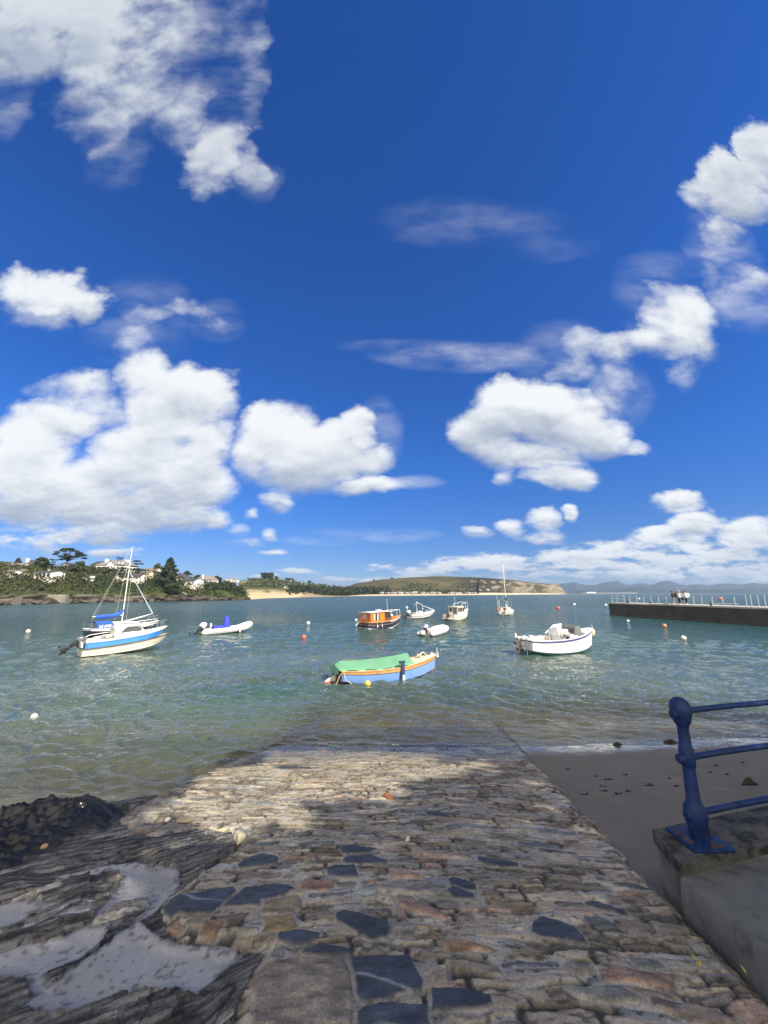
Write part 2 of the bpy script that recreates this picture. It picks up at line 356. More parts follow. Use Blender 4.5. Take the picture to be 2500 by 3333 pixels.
    f2 = nd.new('ShaderNodeMix'); f2.data_type = 'RGBA'; L.new(ab, f2.inputs[0]); L.new(fm.outputs['Result'], f2.inputs['A']); f2.inputs['B'].default_value = (*[x*K_CLOUD*K_BACK for x in (1.0, .90, .74)], 1)
    L.new(f2.outputs['Result'], bg.inputs['Color']); bg.inputs['Strength'].default_value = 0.072
    w.cycles.sampling_method = 'MANUAL'; w.cycles.sample_map_resolution = 512
K_CLOUD = .77/0.085; K_BACK = 2.4
SKY_TINT = [(0, (.33, .44, .86)), (.12, (.34, .56, .98)), (.3, (.31, .72, 1.22)), (.62, (.36, .81, 1.34)), (.95, (.33, .76, 1.26))]
build_world()
# ------------------------------------------------------------------ foreground ground: slipway, bedrock, beach, sea bed (one sampling grid, split by what each face is)
def px_of(x, y, z):
    dz = z-H; f = y*CT+dz*ST; f = np.where(np.abs(f) < 1e-3, 1e-3, f)
    return 1250+1250*x/f, 1666.5-1250*(dz*CT-y*ST)/f
def inpoly(X, Y, poly):
    r = np.zeros(X.shape, bool); n = len(poly)
    for i in range(n):
        x1, y1 = poly[i]; x2, y2 = poly[(i+1) % n]
        c = ((y1 > Y) != (y2 > Y)); r ^= c & (X < (x2-x1)*(Y-y1)/(y2-y1+1e-12)+x1)
    return r
def sdpoly(X, Y, poly):
    """signed distance, positive inside"""
    d = np.full(X.shape, 1e9); n = len(poly)
    for i in range(n):
        x1, y1 = poly[i]; x2, y2 = poly[(i+1) % n]; ex, ey = x2-x1, y2-y1
        t = np.clip(((X-x1)*ex+(Y-y1)*ey)/(ex*ex+ey*ey+1e-12), 0, 1)
        d = np.minimum(d, (X-x1-t*ex)**2+(Y-y1-t*ey)**2)
    d = np.sqrt(d); return np.where(inpoly(X, Y, poly), d, -d)
def c7(p): return [(x*.5124, 2550+y*.5124) for x, y in p]
def c8(p): return [(850+x*.5124, 2550+y*.5124) for x, y in p]
def c9(p): return [(1700+x*.4822, 2700+y*.4822) for x, y in p]
def world_poly(pp, off=0.0): return [tuple(onramp(x, y, off)[:2]) for x, y in pp]
RIGHT_EDGE = lambda y: 1.62+.149*y
# outline of the laid stone paving (photo outline dropped on the slipway plane)
PAVE = world_poly([(890,2432),(775,2465),(640,2520),(450,2618),(385,2660),(420,2700),(500,2722),(640,2695),(800,2702),(765,2755),(610,2850),(535,2930),(545,3000),(600,3040),(760,3050),(860,3085),(800,3200),(745,3333)])
PAVE = [(-1.7, 13.0), (-2.2, 11.0)]+PAVE+[(-.62, 2.1), (-.5, 1.0)]+[(RIGHT_EDGE(q)+(.05*math.sin(q*7.3)*math.sin(q*17.1+1) if q > 3.9 else 0), q) for q in np.arange(1.0, 13.01, .16)]
SANDP = [world_poly(c7(q)) for q in (
 [(330,545),(660,480),(870,455),(1110,490),(1160,520),(1130,620),(1060,720),(930,820),(960,890),(1150,955),(1420,960),(1570,1030),(1420,1130),(1260,1260),(1060,1235),(800,1280),(590,1330),(420,1350),(140,1360),(200,1260),(150,1150),(-300,1160),(-300,1040),(0,1010),(200,950),(430,920),(590,830),(700,660),(790,550),(680,500),(590,565),(430,570)],
 [(-300,760),(0,720),(200,670),(310,695),(200,790),(0,860),(-300,930)],
 [(870,1520),(960,1480),(1060,1500),(1210,1440),(1200,1500),(1120,1600),(850,1600)])]
ROCKI = [world_poly(c7(q)) for q in (
 [(590,860),(700,760),(940,675),(960,720),(830,860),(700,960),(480,1085),(370,1165),(290,1130),(440,1080),(640,970),(720,850)],)]
RIDGE = world_poly([(-500,2790),(0,2690),(100,2655),(250,2625),(330,2618),(440,2620),(385,2665),(330,2690),(200,2745),(0,2830),(-500,3050)])
SLATE = [world_poly(c8(q)) for q in (
 [(540,1150),(560,1125),(940,1115),(1000,1230),(1040,1290),(1030,1340),(820,1380),(770,1420),(620,1415),(580,1300)],
 [(610,1480),(650,1440),(780,1425),(1070,1445),(1075,1600),(600,1600)],
 [(1075,1320),(1340,1345),(1470,1390),(1480,1450),(1380,1470),(1090,1480)],
 [(465,850),(520,830),(700,865),(845,905),(790,1000),(700,1020),(600,960),(470,900)],
 [(100,960),(240,945),(390,970),(350,1020),(230,1060),(105,1020)],
 [(240,1095),(400,1040),(600,1075),(560,1110),(300,1115)],
 [(500,420),(560,410),(745,435),(690,460),(540,475),(510,455)],
 [(510,510),(560,480),(700,480),(815,515),(800,540),(540,535)],
 [(400,560),(470,545),(600,540),(620,625),(540,630),(420,610)],
 [(1180,625),(1220,605),(1365,650),(1375,685),(1290,690),(1200,660)],
 [(1165,695),(1210,665),(1355,715),(1350,745),(1220,745)],
 [(1360,475),(1640,510),(1635,535),(1480,535),(1380,505)],
 [(1045,200),(1130,195),(1220,230),(1060,225)])]
SLATE += [world_poly(q) for q in (
 [(720,2957),(799,2891),(927,2886),(960,2898),(917,2929),(850,2955)],
 [(771,2816),(789,2796),(850,2783),(906,2796),(904,2814),(850,2822),(780,2825)])]
SLATE += [world_poly(c7([(1020,750),(1100,715),(1490,660),(1500,690),(1400,790),(1330,840),(1080,830)]))]
SLATE += [world_poly(c9(q)) for q in ([(70,640),(130,590),(260,625),(400,690),(445,775),(330,765),(60,710)], [(425,490),(500,490),(690,545),(720,590),(600,560),(440,520)])]
BIGS = [(world_poly(q), c) for q, c in (
 (c9([(520,960),(680,930),(850,945),(1060,970),(1040,1050),(960,1090),(760,1040),(540,1040)]), (.20,.135,.10)),
 (c9([(570,350),(700,345),(915,400),(800,405),(640,370)]), (.10,.13,.125)),
 (c8([(1130,1010),(1250,985),(1450,1060),(1560,1080),(1400,1090),(1180,1085)]), (.23,.15,.095)),
 (c8([(800,590),(860,565),(1000,590),(1060,630),(810,620)]), (.23,.155,.105)),
 (c8([(230,660),(290,630),(460,645),(470,680),(380,705),(250,690)]), (.19,.12,.09)),
 (c8([(745,640),(800,630),(1100,665),(1145,690),(1100,720),(800,725),(750,690)]), (.21,.195,.165)),
 (c8([(870,760),(960,755),(1190,835),(1180,880),(1000,840),(880,800)]), (.23,.15,.11)),
 (c8([(-60,1140),(530,1125),(590,1310),(605,1600),(-60,1600)]), (.19,.165,.125)),
 (c8([(1045,1190),(1180,1170),(1190,1270),(1090,1300)]), (.22,.19,.15)),
 (c8([(0,870),(200,850),(250,920),(180,960),(0,960)]), (.20,.15,.08)),
 (c8([(960,430),(1330,465),(1330,490),(970,480)]), (.22,.17,.13)),
 (c7([(1050,880),(1130,860),(1190,900),(1110,935),(1060,930)]), (.22,.15,.10)),
 (c7([(1290,880),(1430,890),(1370,965),(1270,950)]), (.21,.14,.10)),
 (c8([(0,760),(230,720),(260,790),(210,840),(0,850)]), (.22,.185,.12)),
 (c8([(820,910),(930,890),(1000,940),(960,1000),(850,990)]), (.19,.175,.145)),
 (c9([(520,930),(300,890),(250,960),(420,1010)]), (.16,.15,.125)),
 (c9([(300,1090),(640,1050),(820,1130),(760,1180),(400,1170)]), (.17,.17,.145)),
 (c9([(840,1110),(1200,1180),(1500,1280),(1300,1330),(900,1210)]), (.19,.155,.12)))]
STAGGER = np.random.default_rng(5)
ROWS = [0.7]
while ROWS[-1] < 14:
    y = ROWS[-1]; k = 1.0 if y > 5 else 1.0+0.10*(5-y); ROWS.append(y+STAGGER.uniform(.042, .115)*k)
ROWS = np.array(ROWS)
PAL = np.array([(.225,.195,.145),(.19,.168,.128),(.25,.22,.16),(.165,.155,.13),(.20,.172,.125),(.275,.24,.17),(.185,.16,.12),(.215,.185,.14),(.15,.158,.145),(.21,.15,.11),(.12,.125,.135),(.23,.18,.115),(.155,.14,.115)])
def paving(x, y):
    """height above the slipway plane and own colour of the laid stones"""
    n = x.shape[0]
    xw = x+.10*(fbm(x*2.2, y*2.2, 3, 3)-.5)+.03*(vn(x*14, y*14, 4)-.5)
    yw = y+.30*(fbm(x*.9, y*.9, 9, 3)-.5)+.06*(fbm(x*5, y*5, 19, 2)-.5)+.018*(vn(x*22, y*22, 5)-.5)
    row = np.clip(np.searchsorted(ROWS, yw)-1, 0, len(ROWS)-2)
    sd = np.full(n, -1.0); sid = np.zeros(n, np.int64)
    for r in range(len(ROWS)-1):
        m = np.nonzero(row == r)[0]
        if not len(m): continue
        rg = np.random.default_rng(1000+r); near = ROWS[r] < 4.6
        bx = [-6.0+rg.uniform(0, .3)]
        while bx[-1] < 5: bx.append(bx[-1]+rg.uniform(.08, .34)*(1.2 if near else 1.0)*(1.0 if rg.random() < .8 else 1.6))
        bx = np.array(bx); k = np.clip(np.searchsorted(bx, xw[m])-1, 0, len(bx)-2)
        x0, x1 = bx[k], bx[k+1]; y0, y1 = np.full(len(m), ROWS[r]), np.full(len(m), ROWS[r+1])
        sid[m] = r*200+k*2
        h = _h(k, k*0+r, 77); sp = h < .22          # some courses hold two thin slivers
        mid = y0+(y1-y0)*(.35+.3*_h(k, k*0+r, 78)); top = yw[m] > mid
        y0 = np.where(sp & top, mid, y0); y1 = np.where(sp & ~top, mid, y1); sid[m] += (sp & top)
        cx, cy_ = (x0+x1)/2, (y0+y1)/2; hx, hy = (x1-x0)/2, (y1-y0)/2
        gap = .004+.017*_h(k, k*0+r, 79); hx = np.maximum(hx-gap, .01); hy = np.maximum(hy-gap*.7, .008)
        rad = np.minimum(hx, hy)*(.25+.5*_h(k, k*0+r, 80))
        sk = (_h(k, k*0+r, 81)-.5)*.5*hy/np.maximum(hx, .01)   # slightly wedge-shaped
        lx = np.abs(xw[m]-cx); ly = np.abs(yw[m]-cy_-sk*(xw[m]-cx))
        qx, qy = lx-(hx-rad), ly-(hy-rad)
        sd[m] = -(np.hypot(np.maximum(qx, 0), np.maximum(qy, 0))+np.minimum(np.maximum(qx, qy), 0)-rad)
    rnd = lambda s: _h(sid, sid*0+3, s)
    ci = (rnd(11)**1.35*len(PAL)).astype(int); col = PAL[np.clip(ci, 0, len(PAL)-1)]*(.74+1.08*rnd(12))[:, None]
    sh = .003+.008*rnd(13); tx = (rnd(14)-.5)*.10; ty = (rnd(15)-.5)*.16
    cxm = x; rough = fbm(x*22, y*38, 40, 5)-.5
    z = sh*sst(-.001, .014, sd)+np.where(sd > 0, tx*.03*np.sin(x*9+rnd(16)*6)+ty*.03*np.sin(y*14+rnd(17)*6), 0)+rough*np.where(sd > 0, .009, .006)
    mort = np.stack([.30+0*x, .285+0*x, .245+0*x], 1)*(.75+.5*fbm(x*6, y*6, 41, 4))[:, None]
    f = sst(-.004, .008, sd+.012*(vn(x*45, y*45, 6)-.5))[:, None]
    streak = (.42+1.16*fbm(x*8, y*26, 42, 5))[:, None]; blot = (.78+.44*fbm(x*1.7, y*1.7, 43, 3))[:, None]
    dk0 = sst(.44, .60, fbm(x*4, y*6, 47, 4)); deep = sst(.008, -.010, sd)*dk0; edge = sst(.020, .002, sd)*sst(-.012, .0, sd)*dk0; c = (mort*(1-.86*deep[:, None])*(1-f)+col*streak*f)*(1-.5*edge[:, None]); pit = sst(.60, .72, fbm(x*20, y*34, 48, 3))[:, None]; c = c*(1-.55*pit*f); z = z-.014*deep-.004*pit[:, 0]*f[:, 0]; slate = np.zeros(n)
    wx = x+.03*(fbm(x*7, y*7, 50, 3)-.5); wy = y+.03*(fbm(x*7, y*7, 51, 3)-.5)
    for j, P in enumerate([q for q in SLATE]+[q for q, _ in BIGS]):
        xs = [p[0] for p in P]; ys = [p[1] for p in P]
        m = np.nonzero((x > min(xs)-.1) & (x < max(xs)+.1) & (y > min(ys)-.1) & (y < max(ys)+.1))[0]
        if not len(m): continue
        d = sdpoly(wx[m], wy[m], P); isl = j < len(SLATE)
        cc = np.array((.036, .044, .060) if isl else BIGS[j-len(SLATE)][1])
        lay = fbm(x[m]*9, y[m]*20, 60+j, 4)
        k = sst(-.002, .012, d); ring = .55*sst(-.022, -.008, d)*(1-k)
        gx, gy = sum(xs)/len(xs), sum(ys)/len(ys)
        zz = (.018 if isl else .016)*sst(0, .012 if isl else .02, d)+(lay-.5)*(.014 if isl else .022)+.015*((x[m]-gx)*math.sin(j)+(y[m]-gy)*math.cos(j*2.3))
        vein = np.exp(-((wx[m]-gx)*.3+(wy[m]-gy)+.1*(vn(x[m]*5, y[m]*5, 88+j)-.5))**2/.00006)*.35 if isl and j in (0, 15) else 0
        z[m] = z[m]*(1-k)*(1-ring)+zz*k
        c[m] = c[m]*(1-k[:, None])*(1-ring[:, None])+mort[m]*ring[:, None]+(cc[None]*(.30+1.4*lay*(.55+.9*fbm(x[m]*30, y[m]*44, 160+j, 3)))[:, None]+np.asarray(vein).reshape(-1, 1)*.5)*k[:, None]
        slate[m] = np.maximum(slate[m], k*isl)
    return z, c*blot, sd, slate
def strata(x, y):
    """ledges of tilted, split rock layers (about zero mean) and a layer tone"""
    a, b = x*.80+y*.60, -x*.60+y*.80
    b = b+.30*(fbm(a*.7, b*.7, 71, 3)-.5)+.05*(fbm(a*3, b*3, 72, 3)-.5); r = 0; tone = 1.0
    for k, (f, am) in enumerate(((1.9, .085), (5.7, .040), (15., .018), (37., .008))):
        q = b*f+.9*fbm(a*f*.30, b*.3, 90+k, 3); l = np.floor(q); w = q-l; h = _h(l, np.floor(a*f*.22+3*_h(l, l*0, 95+k)), 96+k)
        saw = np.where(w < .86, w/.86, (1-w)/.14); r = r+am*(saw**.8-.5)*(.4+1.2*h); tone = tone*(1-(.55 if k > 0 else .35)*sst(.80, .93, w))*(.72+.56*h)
    return r, tone
def seabed(x, y): return .172*(9.62+.07*np.clip(x-3, -8, 12)-y)
def ground(x, y):
    """z, colour, wet, kind (0 paving, 1 rock, 2 sand) of the foreground"""
    rp = R0-RS*y; z = np.zeros_like(x); col = np.zeros((len(x), 3)); kind = np.full(len(x), 2); wet = np.zeros_like(x)
    jx = x+.05*(fbm(x*3, y*3, 21, 3)-.5); jy = y+.05*(fbm(x*3, y*3, 22, 3)-.5)
    pd = sdpoly(jx, jy, PAVE)
    # beach / sea bed
    sl = seabed(x, y); sb = np.where(sl > -.9, sl, -.9+(sl+.9)*.16); sb = np.maximum(sb, -3.2)
    sb = sb-np.where(x < -1, .55*sst(-1.5, -3.4, x)*sst(4.5, 6.5, y), 0)
    dent = -.010*sst(.72, .86, fbm(x*3.3, y*3.3, 31, 2))+.008*(fbm(x*7, y*7, 32, 3)-.5)
    z[:] = sb+.05*(fbm(x*.8, y*.8, 30, 3)-.5)+dent
    sc = np.array((.150, .130, .098)); col[:] = sc[None]*(.86+.28*fbm(x*2.5, y*2.5, 33, 4))[:, None]
    dk = sst(-.35, .05, sl)*(1-sst(.05, .20, sl+.08*(fbm(x*.9, y*1.5, 35, 3)-.5)))
    wet[:] = dk; col *= (1-.42*np.maximum(dk, sst(.0, -.3, sl)*.35))[:, None]; col *= 1+sst(-.05, -.4, sl)[:, None]*np.array((.35, .22, -.05))[None]
    fl = fbm(x*24, y*24, 34, 3); col *= (.9+.2*fl)[:, None]
    # bedrock left of the paving
    left = x < np.interp(y, [0, 2, 5.4, 7, 9.5, 13], [0, -.2, -2.0, -2.9, -2.4, -1.6])
    st, fine = strata(x, y)
    rz = rp-.045+.9*st+.14*(fbm(x*.55+3, y*.55, 73, 2)-.5)-.05*sst(-.35, 0, pd)
    rd = sdpoly(jx, jy, RIDGE); rg = sst(-.15, .35, rd); rdg = 1-np.abs(2*fbm(x*1.5, y*1.9, 74, 3)-1)*2.2+.5*(1-np.abs(2*fbm(x*4, y*5, 174, 3)-1)*2.4); rz = rz+rg*(.13+.085*rdg)+1.5*rg*st
    cr = .5*(x+4.6)+4.55   # beyond the ridge the rock plunges into the sea
    fall = sst(.0, 1.1, y-np.interp(x, [-9, -6, -4.6, -3.4, -2.6], [3.2, 4.0, 4.75, 5.35, 6.0])+.35*(fbm(x*1.3, y*1.3, 76, 3)-.5))
    rz = rz*(1-fall)+fall*np.minimum(rz-1.1, -.35+.5*st+.25*(fbm(x*.8, y*.8, 75, 3)-.5))
    isr = left & (pd < 0) & (rz > sb-.3) & (y < 11)
    z = np.where(isr, np.maximum(rz, sb-.02), z); kind = np.where(isr & (rz > sb), 1, kind)
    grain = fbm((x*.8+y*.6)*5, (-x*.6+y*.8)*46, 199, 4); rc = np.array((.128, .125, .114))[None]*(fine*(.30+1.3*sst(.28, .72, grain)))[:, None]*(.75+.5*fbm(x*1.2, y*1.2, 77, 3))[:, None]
    tan = np.array((.24, .22, .175))[None]*(fine*(.4+1.1*sst(.3, .7, grain)))[:, None]; tk = sst(.52, .70, fbm(x*1.1+7, y*1.1, 78, 3))[:, None]
    rc = rc*(1-tk)+tan*tk
    blk = np.clip(np.maximum(sst(-.1, .15, rd), fall), 0, 1)[:, None]; rc = rc*(1-blk)+blk*np.array((.013, .013, .012))[None]*(.3+1.5*fine*grain*1.6)[:, None]
    crack = np.where(np.abs(fbm(x*2.1, y*2.1, 79, 3)-.5) < .012, .4, 1.0); rc *= crack[:, None]
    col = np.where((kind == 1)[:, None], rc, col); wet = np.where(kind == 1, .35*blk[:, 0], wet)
    # pockets of pale sand lying in the bedrock
    ps = np.full(len(x), -9.0); jx = jx+.05*(fbm(x*11, y*11, 121, 3)-.5); jy = jy+.05*(fbm(x*11, y*11, 122, 3)-.5)
    for q in SANDP: ps = np.maximum(ps, sdpoly(jx, jy, q))
    for q in ROCKI: ps = np.minimum(ps, -sdpoly(jx, jy, q))
    ps = np.where(pd < 0, ps, -9)
    sz = rp-.075+.03*(fbm(x*1.6, y*1.6, 81, 3)-.5)+.006*(fbm(x*14, y*14, 82, 2)-.5)
    rock_here = isr & (ps < 0)
    z = np.where(rock_here & (fall < .3) & (rd < 0), np.maximum(z, sz+.006+.05*sst(0, .25, -ps)+.5*np.maximum(st, -.02)), z)
    pk = isr & (ps > 0); z = np.where(pk, sz+.02*sst(.1, 0, ps), z); kind = np.where(pk, 3, kind)
    gc = np.array((.300, .300, .295))[None]*(.68+.6*fbm(x*1.6, y*1.6, 83, 5))[:, None]*(.92+.16*vn(x*90, y*90, 84))[:, None]
    gc = gc*(1-.5*np.exp(-(ps/.02)**2))[:, None]*(1-.45*sst(.66, .76, fbm(x*26, y*26, 86, 3)+.10*sst(.10, .0, ps)))[:, None]
    col = np.where(pk[:, None], gc, col); wet = np.where(pk, 0, wet)
    # laid paving
    ins = pd > 0
    pz = np.zeros_like(x); m = np.nonzero(ins)[0]
    if len(m):
        h, c, sd, slate = paving(x[m], y[m])
        e = sst(0, .10, pd[m]); und = .10*(fbm(x[m]*.5, y[m]*.5, 85, 2)-.5)
        z[m] = rp[m]+h+und*.5-.05*(1-e)
        dark = sst(.42, .06, rp[m]); alg = sst(.75, .15, rp[m])[:, None]
        c = c*(1-alg*.25)+alg*.25*np.array((.22, .17, .085))[None]
        c = c*(1-.5*dark)[:, None]
        col[m] = c; wet[m] = np.maximum(.75*dark, .12*slate); kind[m] = 0
    return z, col, wet, kind
def make_ground():
    na, nr = 1150, 820
    ang = np.linspace(math.radians(-63), math.radians(61), na); rad = 1.25*np.exp(np.linspace(0, math.log(16.5/1.25), nr))
    A, Rr = np.meshgrid(ang, rad); x = (Rr*np.sin(A)).ravel(); y = (Rr*np.cos(A)).ravel()
    z, col, wet, kind = ground(x, y)
    idx = np.arange(na*nr).reshape(nr, na)
    F = np.stack([idx[:-1, :-1], idx[:-1, 1:], idx[1:, 1:], idx[1:, :-1]], -1).reshape(-1, 4)
    fk = np.minimum(np.minimum(kind[F[:, 0]], kind[F[:, 1]]), np.minimum(kind[F[:, 2]], kind[F[:, 3]]))
    V = np.stack([x, y, z], 1)
    ms = {0: ('slipway', attr_mat('laid_stone', .82, 80, .5, .009, .35, True)), 1: ('bedrock', attr_mat('bedrock', .8, 60, .45, .010, .4, True)),
          2: ('beach', attr_mat('beach_sand', .9, 260, .16, .002, .4, True)), 3: ('sand_pocket', attr_mat('pale_sand', .95, 220, .3, .0015, .2, False))}
    for k, (nm, m) in ms.items():
        f = F[fk == k]; used, inv = np.unique(f, return_inverse=True); f = inv.reshape(-1, 4)
        me = npmesh(nm, V[used], f, {'tone': ('FLOAT_COLOR', col[used]), 'wet': ('FLOAT', wet[used])})
        o = link(nm, me, m); o['kind'] = 'structure'
make_ground()
def gz(x, y): return float(ground(np.array([x], float), np.array([y], float))[0][0])
# sea floor further out, one sheet to the horizon
def make_floor():
    rad = np.concatenate([[14.5], 14.5*np.exp(np.linspace(.02, 7.0, 60))]); ang = np.linspace(math.radians(-80), math.radians(80), 60)
    A, R = np.meshgrid(ang, rad); x = (R*np.sin(A)).ravel(); y = (R*np.cos(A)).ravel()
    idx = np.arange(A.size).reshape(A.shape); F = np.stack([idx[:-1, :-1], idx[:-1, 1:], idx[1:, 1:], idx[1:, :-1]], -1).reshape(-1, 4)
    z = np.where(R.ravel() < 15, -1.7, -3.4)
    o = link('seabed', npmesh('seabed', np.stack([x, y, z], 1), F), mat('seabed_sand', (.16, .15, .11), .9, .3, .3)); o['kind'] = 'structure'
    # ground behind and beside the viewpoint, so the place goes on
    b = MB(); b.add([(-60, -60, R0+RS*0+1.2), (60, -60, R0+1.2), (60, .55, R0-.35), (-60, .55, R0-.35)], [(0, 1, 2, 3)])
    o = b.build('ground', mat('quay_ground', (.16, .15, .13), .9, .3, 3.0)); o['kind'] = 'structure'
make_floor()
# ------------------------------------------------------------------ the sea
def make_water():
    rows = [3.2]
    while rows[-1] < 9000: rows.append(rows[-1]+max(.026, .50*rows[-1]**2/1310.0) if rows[-1] < 700 else rows[-1]*1.18)
    rad = np.array(rows); na = 900
    ang = np.linspace(math.radians(-66), math.radians(62), na)
    A, R = np.meshgrid(ang, rad); x = (R*np.sin(A)).ravel(); y = (R*np.cos(A)).ravel(); D = R.ravel()
    dr = np.gradient(rad); dx = np.repeat(np.maximum(dr, rad*(ang[1]-ang[0])), na)
    dep = np.full(x.shape, 3.2); m = np.nonzero((D < 16.4))[0]
    zz, _, _, _ = ground(x[m], y[m]); dep[m] = -zz
    dep = np.where((D >= 16.4), np.clip(.9+(np.hypot(x, y)-16)*.055, .9, 3.2), dep)
    shoal = sst(.02, .55, dep)*.75+.25*sst(-.02, .05, dep)
    z = np.zeros_like(x); rg = np.random.default_rng(3); hx = np.zeros_like(x); hy = np.zeros_like(x)
    gust = .45+1.1*fbm(x*.11, y*.16, 7, 3)
    for k in range(80):
        lam = .20*(.85/.20)**(rg.random()**1.1) if k < 70 else rg.uniform(1.0, 2.4); th = math.radians(-99+rg.normal(0, 17 if k < 60 else 40)); kx, ky = math.cos(th), math.sin(th)
        am = .068*lam/6.28*rg.uniform(.4, 1.5)*(1 if k < 70 else .7); w = 2*PI/lam
        ph = w*(x*kx+y*ky)+rg.uniform(0, 6.3)+1.3*fbm(x*.5/lam**.5+k, y*.5/lam**.5, 200+k, 2)
        fade = sst(2.0, 4.2, lam/dx); s = np.sin(ph)
        z += am*fade*(s-.22*np.cos(2*ph)); hx -= am*fade*1.0*kx*np.cos(ph); hy -= am*fade*1.0*ky*np.cos(ph)
    z *= shoal*gust; hx *= shoal*gust; hy *= shoal*gust
    # small surge running up the shore
    sh = seabed(x, y); z += np.where(D < 16.4, .035*np.exp(-((sh+.16+.10*(fbm(x*.5, y*.5, 8, 2)-.5))/.07)**2)+.028*np.exp(-((sh+.50+.16*(fbm(x*.4, y*.4, 9, 2)-.5))/.09)**2), 0)
    idx = np.arange(x.size).reshape(A.shape); F = np.stack([idx[:-1, :-1], idx[:-1, 1:], idx[1:, 1:], idx[1:, :-1]], -1).reshape(-1, 4)
    keep = (dep[F].max(1) > -.12); F = F[keep]; used, inv = np.unique(F, return_inverse=True); F = inv.reshape(-1, 4)
    foam = np.where(D < 16.4, np.exp(-((dep-.022)/.012)**2)*.8, 0)
    V = np.stack([x+hx, y+hy, z], 1)[used]
    me = npmesh('water', V, F, {'depth': ('FLOAT', dep[used]), 'foam': ('FLOAT', foam[used])})
    m, nt, p, out = newmat('sea_water'); nd = nt.nodes; L = nt.links; nd.remove(p)
    def add(t): return nd.new(t)
    at = add('ShaderNodeAttribute'); at.attribute_name = 'depth'; af = add('ShaderNodeAttribute'); af.attribute_name = 'foam'
    # ripples finer than the mesh
    geo = add('ShaderNodeNewGeometry')
    def mp(s, rot):
        q = add('ShaderNodeMapping'); q.inputs['Scale'].default_value = s; q.inputs['Rotation'].default_value = (0, 0, rot); L.new(geo.outputs['Position'], q.inputs['Vector']); return q.outputs[0]
    def ns(v, sc, de, ro=.6, dist=0.0):
        n = add('ShaderNodeTexNoise'); n.inputs['Scale'].default_value = sc; n.inputs['Detail'].default_value = de; n.inputs['Roughness'].default_value = ro; n.inputs['Distortion'].default_value = dist
        L.new(v, n.inputs['Vector']); return n.outputs['Fac']
    n1 = ns(mp((.75, 2.0, 1), math.radians(-9)), 7.0, 4, .6, .2); n2 = ns(mp((.5, 1.35, 1), math.radians(-12)), 2.0, 5, .6, .2); n4 = ns(mp((.3, 1.2, 1), math.radians(-8)), .5, 5, .62, .2)
    n3 = ns(mp((.25, 1.0, 1), math.radians(-6)), .10, 5, .6)
    ln = add('ShaderNodeVectorMath'); ln.operation = 'LENGTH'; L.new(geo.outputs['Position'], ln.inputs[0]); far = ln.outputs['Value']
    def mr(v, a, b, c, d):
        q = add('ShaderNodeMapRange'); q.inputs['From Min'].default_value = a; q.inputs['From Max'].default_value = b; q.inputs['To Min'].default_value = c; q.inputs['To Max'].default_value = d; L.new(v, q.inputs['Value']); return q.outputs['Result']
    def bmp(h, dist, st, prev=None):
        b = add('ShaderNodeBump'); b.inputs['Distance'].default_value = dist; L.new(h, b.inputs['Height'])
        if isinstance(st, float): b.inputs['Strength'].default_value = st
        else: L.new(st, b.inputs['Strength'])
        if prev: L.new(prev, b.inputs['Normal'])
        return b.outputs[0]
    nor = bmp(n4, .50, mr(far, 25, 70, 0, 1), bmp(n2, .17, mr(far, 10, 24, .12, 1), bmp(n1, .03, mr(at.outputs['Fac'], .0, .3, .12, .9))))
    # body: clear over the shallows, turbid teal where deep
    body = add('ShaderNodeValToRGB'); e = body.color_ramp.elements; e.new(.35); e.new(.65)
    for el, (pp, c) in zip(e, ((0, (.150, .140, .095)), (.26, (.075, .105, .090)), (.5, (.036, .076, .070)), (1, (.017, .054, .056)))): el.position = pp; el.color = (*c, 1)
    dm = add('ShaderNodeMath'); dm.operation = 'ADD'; L.new(mr(at.outputs['Fac'], 0, 3.2, 0, 1), dm.inputs[0]); L.new(mr(n3, .3, .7, -.22, .22), dm.inputs[1]); L.new(dm.outputs[0], body.inputs['Fac'])
    dif = add('ShaderNodeBsdfDiffuse'); L.new(body.outputs[0], dif.inputs['Color']); L.new(nor, dif.inputs['Normal'])
    tr = add('ShaderNodeBsdfTransparent'); tr.inputs['Color'].default_value = (.90, .95, .90, 1)
    mx = add('ShaderNodeMixShader'); L.new(mr(at.outputs['Fac'], .0, 1.15, .03, .97), mx.inputs[0]); L.new(tr.outputs[0], mx.inputs[1]); L.new(dif.outputs[0], mx.inputs[2])
    gl = add('ShaderNodeBsdfGlossy'); L.new(mr(far, 30, 120, .04, .24), gl.inputs['Roughness']); gl.inputs['Color'].default_value = (1, 1, 1, 1); L.new(nor, gl.inputs['Normal'])
    fr = add('ShaderNodeFresnel'); fr.inputs['IOR'].default_value = 1.33; L.new(nor, fr.inputs['Normal'])
    fm = add('ShaderNodeMath'); fm.operation = 'MINIMUM'; L.new(mr(far, 30, 120, .75, .36), fm.inputs[1]); L.new(fr.outputs[0], fm.inputs[0])
    m2 = add('ShaderNodeMixShader'); L.new(fm.outputs[0], m2.inputs[0]); L.new(mx.outputs[0], m2.inputs[1]); L.new(gl.outputs[0], m2.inputs[2])
    fo = add('ShaderNodeBsdfDiffuse'); fo.inputs['Color'].default_value = (.62, .64, .63, 1)
    fn = ns(mp((1, 1.6, 1), 0), 11, 5, .75)
    ff = add('ShaderNodeMath'); ff.operation = 'MULTIPLY'; L.new(mr(fn, .56, .68, 0, 1), ff.inputs[0]); L.new(af.outputs['Fac'], ff.inputs[1])
    m3 = add('ShaderNodeMixShader'); L.new(ff.outputs[0], m3.inputs[0]); L.new(m2.outputs[0], m3.inputs[1]); L.new(fo.outputs[0], m3.inputs[2])
    L.new(m3.outputs[0], out.inputs['Surface'])
    o = link('water', me, m); o['kind'] = 'structure'
make_water()
